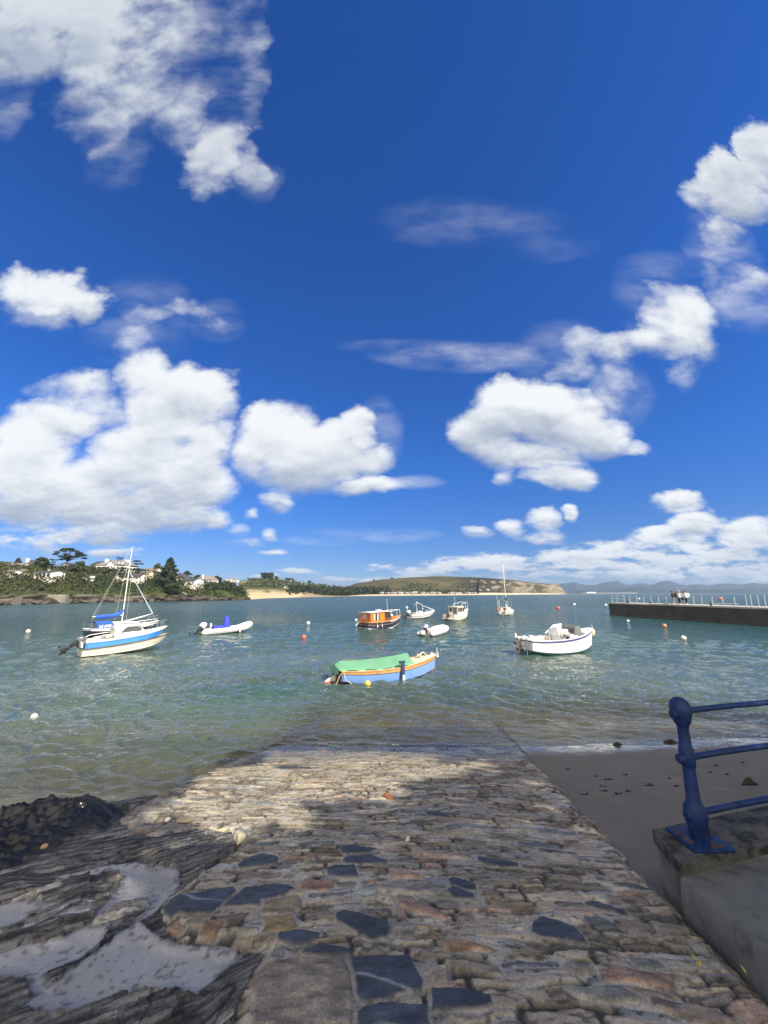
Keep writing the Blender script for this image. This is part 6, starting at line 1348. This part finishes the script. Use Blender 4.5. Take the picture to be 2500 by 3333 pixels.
# --- houses on the headland
WALLM = mat('house_render', (.72, .71, .67), .85, .08, .4); ROOFG = mat('roof_grey', (.19, .18, .18), .85, .2, .8); ROOFD = mat('roof_dark', (.05, .052, .058), .8, .25, .8); ROOFB = mat('roof_brown', (.20, .165, .14), .85, .2, .8); WIN = mat('window_dark', (.04, .045, .055), .15, .2, 1, spec=.7); FRM = mat('frame_white', (.7, .7, .68), .6)
def house(label, x0, x1, base, eave, ridge, D, depth, roofm=ROOFG, gable='side', wins=(), chims=(), rz=0.0, hip=0.0, name='house', wallm=WALLM, extra=None):
    """box with a pitched roof; size read off the photo at distance D. gable 'side': ridge runs across the view; 'front': gable faces the bay"""
    D = hdist((x0+x1)/2, base, D)-3.5; s = 1/1250*D*1.015; c = atd((x0+x1)/2, base, D); w = (x1-x0)*s; he = (base-eave)*s; hr = (base-ridge)*s
    o = thing(name, label, 'house', c, rz, group='houses on the headland'); th = .12; ov = .35
    b = MB()
    if gable == 'side':
        b.box((0, depth/2, he/2-1), (w, depth, he+2))
        if hip <= 0:
            for sx in (-1, 1): b.add([(sx*(w/2-.001), 0, he), (sx*(w/2-.001), depth, he), (sx*(w/2-.001), depth/2, hr-.05)], [(0, 1, 2)])
    else:
        b.box((0, depth/2, he/2-1), (w, depth, he+2)); b.add([(-w/2, .001, he), (w/2, .001, he), (0, .001, hr-.05)], [(0, 1, 2)]); b.add([(-w/2, depth, he), (w/2, depth, he), (0, depth, hr-.05)], [(0, 1, 2)])
    wl = b.build('wall', wallm, o, smooth=False)
    b = MB()
    if gable == 'side':
        hx = w/2+ov*.6; rx = hx-hip*depth
        top = [V3((-rx, depth/2, hr)), V3((rx, depth/2, hr))]; fr = [V3((-hx, -ov, he-.12)), V3((hx, -ov, he-.12))]; bk = [V3((-hx, depth+ov, he-.12)), V3((hx, depth+ov, he-.12))]
        up = V3((0, 0, th))
        b.add([fr[0], fr[1], bk[1], bk[0], fr[0]+up, fr[1]+up, bk[1]+up, bk[0]+up, top[0]+up, top[1]+up], [(4, 5, 9, 8), (6, 7, 8, 9), (5, 6, 9), (7, 4, 8), (0, 1, 5, 4), (1, 2, 6, 5), (2, 3, 7, 6), (3, 0, 4, 7)]) if hip > 0 else b.prism([(-ov, he-.12), (depth/2, hr), (depth+ov, he-.12), (depth+ov, he-.12+th), (depth/2, hr+th), (-ov, he-.12+th)], 'x', -hx, hx)
    else: b.prism([(-w/2-ov, he-.12), (0, hr), (w/2+ov, he-.12), (w/2+ov, he-.12+th), (0, hr+th), (-w/2-ov, he-.12+th)], 'y', -ov, depth+ov)
    rf = b.build('roof', roofm, o, smooth=False)
    for (fx, fy, ww, hh) in wins:
        cx, cz = (fx-.5)*w, fy*he; b = MB(); b.box((cx, -.02, cz), (ww, .10, hh)); f = b.build('window', FRM, wl); b = MB(); b.box((cx, -.075, cz), (ww-.18, .03, hh-.18)); b.box((cx, -.075, cz), (.001, .001, .001)); b.build('pane', WIN, f)
    for (fx, fy, cw, ch) in chims:
        b = MB(); z0 = he; b.box(((fx-.5)*w, fy*depth, (z0+hr+ch)/2), (cw, cw*.8, hr+ch-z0)); b.box(((fx-.5)*w, fy*depth, hr+ch+.03), (cw+.16, cw*.8+.16, .14)); cc = b.build('chimney', wallm, rf, smooth=False); b = MB(); b.lathe([(.12, 0), (.10, .4)], ((fx-.5)*w, fy*depth, hr+ch+.1), 8); b.build('chimney_pot', ROOFB, cc)
    if extra: extra(o, wl, rf, w, he, hr, depth)
    return o
house('low house with a brown pitched roof at the far left of the hill', 2, 62, 1850, 1841, 1832, 180, 7, ROOFB, 'side', ((.3, .5, 1.2, .9), (.7, .5, 1.2, .9)))
house('white gable fronted house with a tall chimney by the small spruce', 74, 114, 1846, 1836, 1822, 177, 7, ROOFD, 'side', ((.62, .5, 1.4, 1.0),), ((.08, .2, 1.0, .6),), .0)
house('tiny white bungalow beside the left edge below the brown roofed house', 12, 42, 1866, 1859, 1856, 160, 4, ROOFG, 'side', ((.3, .5, .8, .6), (.7, .5, .8, .6)))
house('low white bungalow with a small front gable above the scrub', 48, 76, 1867, 1860, 1854, 159, 5, ROOFG, 'front', ((.5, .5, 1.2, .6),))
house('white glazed bungalow under a long flat dark roof', 110, 165, 1878, 1862, 1858, 156, 6, ROOFD, 'side', ((.16, .45, 1.1, 1.2), (.38, .42, 1.2, 1.5), (.60, .42, 1.2, 1.5), (.84, .45, 1.3, 1.2)), ((.32, .6, .5, .4),))
house('small white house glimpsed behind the umbrella pine trunk', 198, 222, 1848, 1838, 1832, 181, 5, ROOFD, 'front', ((.5, .5, .9, .7),))
house('white gabled cottage with a dark roof left of the big house', 290, 322, 1848, 1838, 1827, 184, 6, ROOFD, 'side', ((.4, .5, 1.0, .9), (.75, .5, .8, .8)), (), -.25)
def bigx(o, wl, rf, w, he, hr, depth):
    for fx, ww in ((.56, 3.4),):
        b = MB(); gx = (fx-.5)*w; b.box((gx, -.6, he/2-1), (ww, 1.2, he+2)); b.prism([(gx-ww/2, he), (gx+ww/2, he), (gx, hr-.6)], 'y', -1.2, depth/2); b.build('front_gable', WALLM, wl, smooth=False)
        b = MB(); b.prism([(gx-ww/2-.4, he-.25), (gx, hr-.45), (gx+ww/2+.4, he-.25), (gx+ww/2+.4, he-.05), (gx, hr-.22), (gx-ww/2-.4, he-.05)], 'y', -1.5, depth/2); b.build('gable_roof', ROOFG, rf, smooth=False)
        for dx in (-.7, .7):
            b = MB(); b.box((gx+dx, -1.22, he*.62), (.9, .08, .8)); b.build('window', WIN, wl)
    for fx in (.72, .84):
        b = MB(); gx = (fx-.5)*w; b.prism([(gx-.5, he+.2), (gx+.5, he+.2), (gx, he+1.2)], 'y', depth*.12, depth*.4); b.build('dormer', WALLM, rf, smooth=False)
    b = MB(); b.box((w*.24, -1.0, he*.42), (w*.44, 1.6, .12)); 
    for i in range(6): b.box((w*.24-w*.22+i*w*.088, -1.75, he*.42+.5), (.07, .07, 1.0))
    b.box((w*.24, -1.75, he*.42+1.0), (w*.44, .09, .09)); b.build('balcony', FRM, wl)
house('biggest white house with two broad chimneys and a front gable', 312, 402, 1860, 1839, 1823, 174, 9, ROOFG, 'side', ((.10, .62, 1.3, .9), (.28, .62, 1.3, .9), (.14, .25, 1.6, 1.1), (.76, .62, 1.1, .9), (.90, .62, 1.1, .9), (.84, .22, 1.4, 1.1)), ((.20, .3, 1.2, .5), (.80, .55, 1.7, .3)), 0, .35, extra=bigx)
house('dark slate roofed house in shade below the big white house', 394, 452, 1886, 1878, 1867, 152, 6, ROOFD, 'side', ((.15, .5, .7, .6), (.40, .5, .9, .6), (.85, .5, .9, .8)), (), .1)
def turret():
    c = atd(383, 1889, hdist(383, 1889, 149)); o = thing('thatched_summerhouse', 'round pale roofed summerhouse below the layered pine', 'summerhouse', c, group=None); b = MB(); b.lathe([(.9, -1), (.9, .55)], (0, 0, 0), 14); b.build('wall', WALLM, o); b = MB(); b.lathe([(1.45, .5), (1.1, .95), (.55, 1.7), (.05, 2.0)], (0, 0, 0), 14); b.build('roof', mat('thatch_pale', (.33, .31, .27), .95, .3, 2), o); b = MB(); b.box((0, -.9, -.1), (.6, .06, .8)); b.build('door', WIN, o)
turret()
house('brown roofed bungalow with a white gable end on the skyline', 452, 512, 1865, 1858, 1848, 192, 7, ROOFB, 'side', ((.90, .5, .8, .7), (.2, .5, 1.0, .7)), (), -.35)
house('cream garden building below the brown roofed bungalow', 455, 486, 1871, 1863, 1860, 178, 3, ROOFB, 'side', ((.25, .5, .5, .4), (.7, .5, .5, .4)), wallm=mat('cream_wall', (.62, .57, .40), .85, .1, .5))
def modx(o, wl, rf, w, he, hr, depth):
    b = MB(); b.prism([(-w*.5, he-.2), (-w*.5, he+2.2), (-w*.40, he+2.9), (w*.06, he-.2)], 'y', -.05, depth*.7); b.build('upper_storey', WALLM, wl, smooth=False); b = MB(); b.prism([(-w*.52, he+2.25), (-w*.40, he+2.95), (w*.10, he-.15), (w*.10, he+.02), (-w*.40, he+3.15), (-w*.53, he+2.4)], 'y', -.4, depth*.75); b.build('lean_roof', ROOFD, rf, smooth=False); b = MB(); b.box((-w*.14, -.06, he*.35), (1.9, .06, he*.7)); b.build('garage_door', ROOFB, wl); b = MB(); b.box((-w*.3, -.08, he*1.15), (1.2, .06, .7)); b.build('window', WIN, wl)
house('pale modern house with a long sloping roof beside the tallest conifer', 570, 634, 1904, 1890, 1883, 188, 7, ROOFD, 'side', ((.66, .5, .8, .8), (.78, .45, .6, 1.1), (.92, .5, .9, .8)), (), -.12, extra=modx)
house('white house with a grey hipped roof and slim chimney', 634, 692, 1898, 1887, 1874, 202, 8, ROOFG, 'side', ((.12, .5, 1.0, .8), (.6, .5, 1.0, .8), (.85, .5, 1.0, .8)), ((.40, .1, .7, .3),), .1, .3)
house('small white shed half hidden in the hillside scrub', 264, 290, 1880, 1873, 1870, 160, 3, ROOFD, 'side', ((.3, .5, .6, .5),))
def bits():
    D = hdist(174, 1864, 163); c = atd(174, 1862, D); t = atd(175, 1833, D); o = thing('telegraph_pole', 'wooden telegraph pole beside the dark roofed bungalow', 'pole', c); b = MB(); b.tube([(0, 0, -2), (0, 0, t.z-c.z)], .13, 8); b.build('pole_shaft', BARKF, o); b = MB(); b.box((0, 0, t.z-c.z-.35), (1.2, .1, .1)); b.build('crossarm', BARKF, o)
    D = hdist(595, 1929, 171)-.8; p0, p1 = atd(583, 1925, D), atd(608, 1933, D-1); b = MB(); b.tube([p0, p1], .12, 6)
    for f in (0, .5, 1): p = p0.lerp(p1, f); b.tube([p+V3((0, 0, -1.2)), p], .06, 5)
    o = b.build('handrail', FRM); tag(o, 'short white handrail sloping down the cliff below the pale modern house', 'handrail')
    c = onz(186, 1964.8); b = MB(); w = 48/1250*c.y; c2 = c+V3((c.x, c.y, 0)).normalized()*1.0; b.box((c2.x, c2.y, .9), (w, 2.5, 3.8), bev=.15, rz=.30); b.box((c2.x+.4, c2.y-1.1, .1), (w*.8, 1.2, 1.6), bev=.1, rz=.30); o = b.build('sea_wall', mat('sea_wall_concrete', (.20, .185, .155), .95, .3, .8, dirt=(.07, .065, .05), bump=.1, bscale=2)); tag(o, 'pale concrete block wall at the foot of the headland scrub', 'wall')
bits()
# shore rocks: individual boulders along the foot of the headland
def boulders():
    rg = np.random.default_rng(12); m = mat('shore_rock', (.085, .075, .06), .9, .5, .5, bump=.12, bscale=1.5, dirt=(.035, .032, .028)); md = mat('shore_rock_dark', (.05, .046, .042), .9, .5, .5, bump=.12, bscale=1.5)
    protos = []
    for k in range(5):
        bm = bmesh.new(); bmesh.ops.create_icosphere(bm, subdivisions=3, radius=1); sx = rg.uniform(.9, 1.8)
        for v in bm.verts:
            n = v.co.normalized(); q = 1+.55*(fbm(np.array([n.x*1.6+k*9]), np.array([n.y*1.6+n.z*1.3]), 61, 4)[0]-.5); q2 = max(abs(n.x), abs(n.y), abs(n.z)); v.co = V3((n.x*sx, n.y, n.z*.62))*q/(q2**.5)
        me = bpy.data.meshes.new('boulder'); bm.to_mesh(me); bm.free(); me.materials.append(m); protos.append(me)
    for k in range(60):
        px = -30+k*14.2+rg.normal()*4
        if 160 < px < 212: continue
        me = protos[k % 5]
        if px > 500: me = me.copy(); me.materials[0] = md
        o = link('boulder', me); p = onz(px, interp(HS, px, 1)); d = V3((p.x, p.y, 0)).normalized(); r = rg.uniform(.5, 1.25); p = p+d*rg.uniform(.2, 3.0); o.location = (p.x, p.y, rg.uniform(.0, .9)); o.scale = (r*1.3, r, r*rg.uniform(.7, 1.1)); o.rotation_euler = (rg.normal()*.15, .25+rg.normal()*.15, rg.uniform(0, 6)); tag(o, 'rough grey boulder among those lining the foot of the wooded headland', 'boulder', 'boulders at the foot of the headland')
boulders()
# --- dunes and low land behind the bay
DS = [(780, 1952.5), (816, 1951.5), (870, 1947.5), (1000, 1943.5), (1100, 1941.3), (1200, 1940), (1260, 1939.2), (1345, 1938.6)]
DR = [(780, 1889, 420), (840, 1888, 430), (880, 1884, 440), (905, 1889, 445), (960, 1892, 470), (1010, 1900, 500), (1060, 1907, 530), (1120, 1911, 560), (1170, 1909, 590), (1200, 1906, 600), (1260, 1915, 600), (1345, 1930, 600)]
dxs = np.linspace(780, 1345, 200)
def dprof(t, x): return np.interp(t, [0, .10, .22, .40, .7, 1], [.02, .04, .30, .46, .72, 1]) if x < 1240 else np.interp(t, [0, .1, .3, 1], [.05, .1, .6, 1])
def dcol(V, t, x):
    n = fbm(V[:, 0]*.05, V[:, 1]*.03, 421, 5); n2 = fbm(V[:, 0]*.16, V[:, 2]*.5, 422, 4)
    g = np.array((.085, .095, .035))[None]*(.55+.9*n)[:, None]; dk = sst(.40, .52, n2+.16*np.clip((x-900)/250, 0, 1)-.22*(t > .48)); g = g*(1-.72*dk*(t > .12)*(t < .55))[:, None]
    f = sst(.60, .72, fbm(V[:, 0]*.03, V[:, 1]*.016, 423, 3))*(t > .6); g = g+(np.array((.20, .18, .08))[None]-g)*(f*.6)[:, None]
    sd = sst(.115, .09, t+.03*(n-.5)); blow = sst(.30, .12, t)*sst(.48, .58, n2+.26*np.clip((1010-x)/170, -1, 1)); s = np.maximum(sd, blow*.95)[:, None]
    sc = SANDC[None]*(.85+.3*n)[:, None]*np.where(x > 980, .62, 1.0)[:, None]; return g*(1-s)+sc*s
DG, _, _ = wall_of_land('dunes', dxs, interp(DS, dxs, 1), interp(DR, dxs, 1), interp(DR, dxs, 2), (4.0, .02), LANDM, dprof, 34, 15, 120, dcol, 10)
# --- rounded hill with cliffs across the bay
BS = [(1130, 1940.8), (1250, 1939.4), (1345, 1938.6), (1450, 1937.6), (1600, 1936.3), (1750, 1935.0), (1850, 1934.4)]
BR = [(1130, 1912, 640), (1160, 1899, 660), (1200, 1893, 680), (1240, 1886, 700), (1290, 1883, 720), (1350, 1880, 740), (1400, 1876, 760), (1435, 1874.5, 770), (1480, 1877, 780), (1560, 1880.5, 790), (1640, 1885, 800), (1680, 1889, 820), (1720, 1894, 830), (1760, 1899, 840), (1790, 1901, 850), (1802, 1899, 850), (1815, 1902, 850), (1830, 1914, 850), (1842, 1929, 850), (1850, 1933.6, 850)]
bxs = np.linspace(1130, 1850, 300)
def bprof(t, x): return np.interp(t, [0, .08, .2, .35, .7, 1], [.03, .07, .14, .42, .80, 1]) if x < 1560 else np.interp(t, [0, .06, .3, .5, .8, 1], [.03, .12, .62, .80, .93, 1])
def bcol(V, t, x):
    n = fbm(V[:, 0]*.03, V[:, 2]*.10+V[:, 1]*.01, 431, 5); n2 = fbm(V[:, 0]*.10, V[:, 2]*.30, 432, 4)
    g = np.array((.062, .058, .028))[None]*(.4+1.2*n)[:, None]; cloud_shade = sst(1470, 1540, x)*sst(1700, 1640, x); g = g*(1-.62*cloud_shade)[:, None]+np.array((.012, .010, .010))[None]*cloud_shade[:, None]  # dark middle stretch: a cloud's shadow put into the slope colour
    tr = sst(.20, .12, t)*sst(.42, .55, n2)*(x < 1560); g = g*(1-.65*tr)[:, None]
    cl = np.maximum(sst(1640, 1690, x)*sst(.44, .60, n+.15*sst(.85, .5, t)-.12*sst(1700, 1760, x)*sst(1800, 1770, x)), .8*sst(.58, .66, n2)*sst(1480, 1530, x)*(t < .7)*(t > .1)); cl = np.maximum(cl, sst(1795, 1815, x)*.8*(t < .9))
    c = np.array((.175, .155, .115))[None]*(.35+1.1*n2)[:, None]; g = g*(1-cl[:, None])+c*cl[:, None]
    sd = sst(.045, .03, t)[:, None]; return g*(1-sd)+np.array((.36, .31, .23))[None]*sd
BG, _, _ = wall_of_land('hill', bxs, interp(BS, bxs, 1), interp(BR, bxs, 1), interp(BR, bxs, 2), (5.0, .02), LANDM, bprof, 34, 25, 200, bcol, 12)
def surf(G, xs, px, t):
    i = int(np.clip(np.searchsorted(xs, px), 1, len(xs)-1)); n = G.shape[0]-1; j = min(n-1, int(t*n)); f = t*n-j; return Vector(G[j, i]*(1-f)+G[j+1, i]*f)
def far_things():
    rg = np.random.default_rng(31)
    P = []
    for _ in range(5200):
        px = rg.uniform(930, 1262); t = rg.uniform(.13, .40)
        if fbm(np.array([px*.02]), np.array([t*8]), 441, 3)[0] < .40+.22*max(0, (1020-px)/90): continue
        p = surf(DG, dxs, px, t); P.append((p.x+rg.normal(), p.y+rg.normal(), p.z+rg.random()*4.2))
    o = cards_mesh('dune_thicket', np.array(P), .8, 1.7, SCRUBM[1], None, rg, .3, .7); o['kind'] = 'stuff'
    P = []
    for _ in range(5200):
        px = rg.uniform(800, 1300); t = rg.uniform(.30, 1)
        if fbm(np.array([px*.025]), np.array([t*9]), 442, 3)[0] < .52: continue
        p = surf(DG, dxs, px, t); P.append((p.x+rg.normal()*2, p.y+rg.normal()*2, p.z+rg.random()*2.6*(1 if t < .95 else .6)))
    for _ in range(2600):
        px = rg.uniform(1160, 1560); t = rg.uniform(.10, .34)
        if fbm(np.array([px*.02]), np.array([t*9]), 443, 3)[0] < .50: continue
        p = surf(BG, bxs, px, t); P.append((p.x+rg.normal()*2, p.y+rg.normal()*2, p.z+rg.random()*4))
    o = cards_mesh('far_scrub', np.array(P), .8, 1.8, mat('far_green', (.045, .058, .026), .9, .5, .05), None, rg, .3, .7); o['kind'] = 'stuff'
    # woods on the skyline of the low hill
    P = []
    for (a, b_, h) in ((852, 884, 7), (890, 896, 4), (930, 950, 3), (1004, 1008, 4)):
        for _ in range(int((b_-a)*22)):
            px = rg.uniform(a, b_); p = surf(DG, dxs, px, .985); P.append((p.x, p.y+rg.normal()*3, p.z+h*rg.random()))
    o = cards_mesh('skyline_wood', np.array(P), .6, 1.2, SCRUBM[1], None, rg, .3, .7); o['kind'] = 'stuff'
    for k, (px, top, bot, hw, lab) in enumerate(((1217, 1885, 1893, 4, 'lone round tree on the left shoulder of the far hill'), (1277, 1879, 1888, 5, 'leftmost of the trees on the crest of the far hill'), (1301, 1880, 1886, 4, 'right hand tree of the pair on the crest of the far hill'))):
        tree('distant_tree', lab, px, top, bot, hw, interp(BR, px, 2)-8, 'round', 'dark', 60+k)
    # caravans and chalets along the far beach
    cw = mat('caravan_white', (.50, .49, .46), .7, .1, .3); cr_ = mat('caravan_roof', (.40, .38, .35), .8)
    def mk():
        b = MB(); b.box((0, 0, 1.1), (7.5, 3, 2.2), bev=.2); me = b.build('caravan', cw); b = MB(); b.prism([(-1.8, 2.15), (1.8, 2.15), (0, 2.9)], 'x', -3.8, 3.8); r = b.build('roof', cr_, me, smooth=False); b = MB(); b.box((-1, -1.53, 1.3), (3, .06, .8)); w = b.build('window', WIN, me); return me
    proto = mk(); first = True
    spots = [(1345+i*11.5+rg.normal()*5, rg.choice([.045, .065, .09, .11])) for i in range(22)]+[(1300, .14), (1318, .13), (1335, .14), (1352, .15), (1240, .09), (1262, .08), (1282, .07), (1305, .06), (1325, .055)]
    for px, t in spots:
        if first: o = proto; first = False
        else:
            o = proto.copy(); COL.objects.link(o)
            for ch in list(proto.children):
                c = ch.copy(); COL.objects.link(c); c.parent = o
        p = surf(BG, bxs, px, t); o.location = p; o.rotation_euler = (0, 0, rg.normal()*.5); k = rg.uniform(.35, .75); o.scale = (k*1.2, 1, k); tag(o, 'pale holiday caravan among those strung along the beach under the far hill', 'caravan', 'caravans below the far hill')
    # houses on the low hill
    hp = [(742, 1889, 424), (752, 1890, 424), (763, 1890, 424), (772, 1891, 424), (838, 1891, 425), (932, 1894, 440), (943, 1894, 440), (932, 1914, 330), (944, 1915, 330), (1083, 1918, 430), (1122, 1923, 450), (1128, 1926, 420)]
    pr = None
    for k, (px, py, D) in enumerate(hp):
        p = atd(px, py, D)
        if pr is None:
            b = MB(); b.box((0, 0, 0), (3.4, 3, 2.6)); pr = b.build('cottage', cw, smooth=False); b = MB(); b.prism([(-1.7, 1.25), (1.7, 1.25), (0, 2.3)], 'x', -1.85, 1.85); b.build('roof', ROOFG, pr, smooth=False); o = pr
        else:
            o = pr.copy(); COL.objects.link(o)
            for ch in list(pr.children): c = ch.copy(); COL.objects.link(c); c.parent = o
        o.location = p; o.rotation_euler = (0, 0, k*.7); tag(o, 'tiny white cottage dotted on the low hills behind the bay', 'cottage', 'cottages behind the bay')
far_things()
# --- mountains and the flat shore under them, seen through the air
def mountains():
    M1 = [(1800, 1908), (1835, 1899), (1850, 1898), (1870, 1895), (1895, 1902), (1915, 1904), (1940, 1904), (1958, 1899), (1975, 1895.5), (2000, 1893), (2012, 1890.5), (2022, 1894), (2036, 1902), (2050, 1904), (2075, 1901), (2095, 1898), (2110, 1901), (2124, 1903.5), (2140, 1899), (2155, 1893), (2168, 1889.5), (2180, 1890.5), (2192, 1892), (2205, 1897), (2220, 1902.5), (2236, 1905), (2262, 1902), (2288, 1902.5), (2309, 1907), (2330, 1903), (2348, 1899.5), (2378, 1899), (2400, 1901), (2424, 1902), (2445, 1899), (2457, 1896.5), (2475, 1899), (2495, 1901.5), (2530, 1898), (2600, 1905), (2750, 1900), (3000, 1910)]
    M2 = [(1880, 1928), (1960, 1922), (1995, 1920), (2023, 1917), (2045, 1913), (2062, 1910.5), (2085, 1911), (2105, 1913.5), (2130, 1918), (2180, 1920), (2260, 1917), (2330, 1919), (2400, 1917), (2500, 1919), (2700, 1916), (3000, 1921)]
    M3 = [(1850, 1927), (1890, 1923.5), (1960, 1924.5), (2060, 1923), (2200, 1925), (2350, 1923), (2500, 1924), (3000, 1925)]
    mm = attr_mat('mountain_surface', .95, .01, .3, .5, .1)
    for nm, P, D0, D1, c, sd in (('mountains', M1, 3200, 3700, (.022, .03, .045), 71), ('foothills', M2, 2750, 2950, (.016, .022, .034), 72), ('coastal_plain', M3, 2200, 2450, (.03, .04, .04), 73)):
        xs = np.linspace(P[0][0], P[-1][0], 260); rows = 18; V = []
        for j in range(rows+1):
            t = j/rows; D = D0*(1-t)+D1*t
            for x in xs:
                r = atd(x, interp(P, x, 1), D1); hz = r.z*(t**1.1); p = atd(x, 1929, D)
                V.append((p.x, D, hz+(fbm(np.array([x*.03]), np.array([t*4.]), sd, 4)[0]-.5)*r.z*.5*t*(1-t)*2-2*(j == 0)))
        V = np.array(V); idx = np.arange(len(V)).reshape(rows+1, 260); F = np.stack([idx[:-1, :-1], idx[:-1, 1:], idx[1:, 1:], idx[1:, :-1]], -1).reshape(-1, 4)
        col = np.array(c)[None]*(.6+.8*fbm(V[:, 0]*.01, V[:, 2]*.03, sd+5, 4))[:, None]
        if nm == 'coastal_plain':
            px, py = px_of(V[:, 0], V[:, 1], V[:, 2]); s = ((px > 1895) & (px < 2075) & (V[:, 2] < 2.5))[:, None]; col = np.where(s, np.array((.34, .32, .29))[None], col)
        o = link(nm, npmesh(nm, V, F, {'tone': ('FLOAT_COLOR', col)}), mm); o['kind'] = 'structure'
    b = MB(); p = atd(1921, 1930, 2180)
    for i in range(4): b.box((p.x-14+i*13, p.y, 3+i % 2), (11, 10, 6+(i % 2)*2))
    o = b.build('waterfront_building', mat('white_building', (.75, .75, .74), .8), smooth=False); tag(o, 'tiny white waterfront building at the foot of the blue mountains', 'building')
mountains()
def haze():
    b = MB(); b.box((0, 1900, 66), (11000, 4600, 142)); o = b.build('haze', None, smooth=False); o.data.materials.clear()
    m = bpy.data.materials.new('air_haze'); m.use_nodes = True; nt = m.node_tree; nt.nodes.clear(); out = nt.nodes.new('ShaderNodeOutputMaterial'); v = nt.nodes.new('ShaderNodeVolumePrincipled'); v.inputs['Color'].default_value = (.50, .70, 1.0, 1); v.inputs['Density'].default_value = HAZE_DENSITY; v.inputs['Anisotropy'].default_value = .0
    nt.links.new(v.outputs[0], out.inputs['Volume']); o.data.materials.append(m); o['kind'] = 'stuff'
HAZE_DENSITY = 1.0e-4
haze()
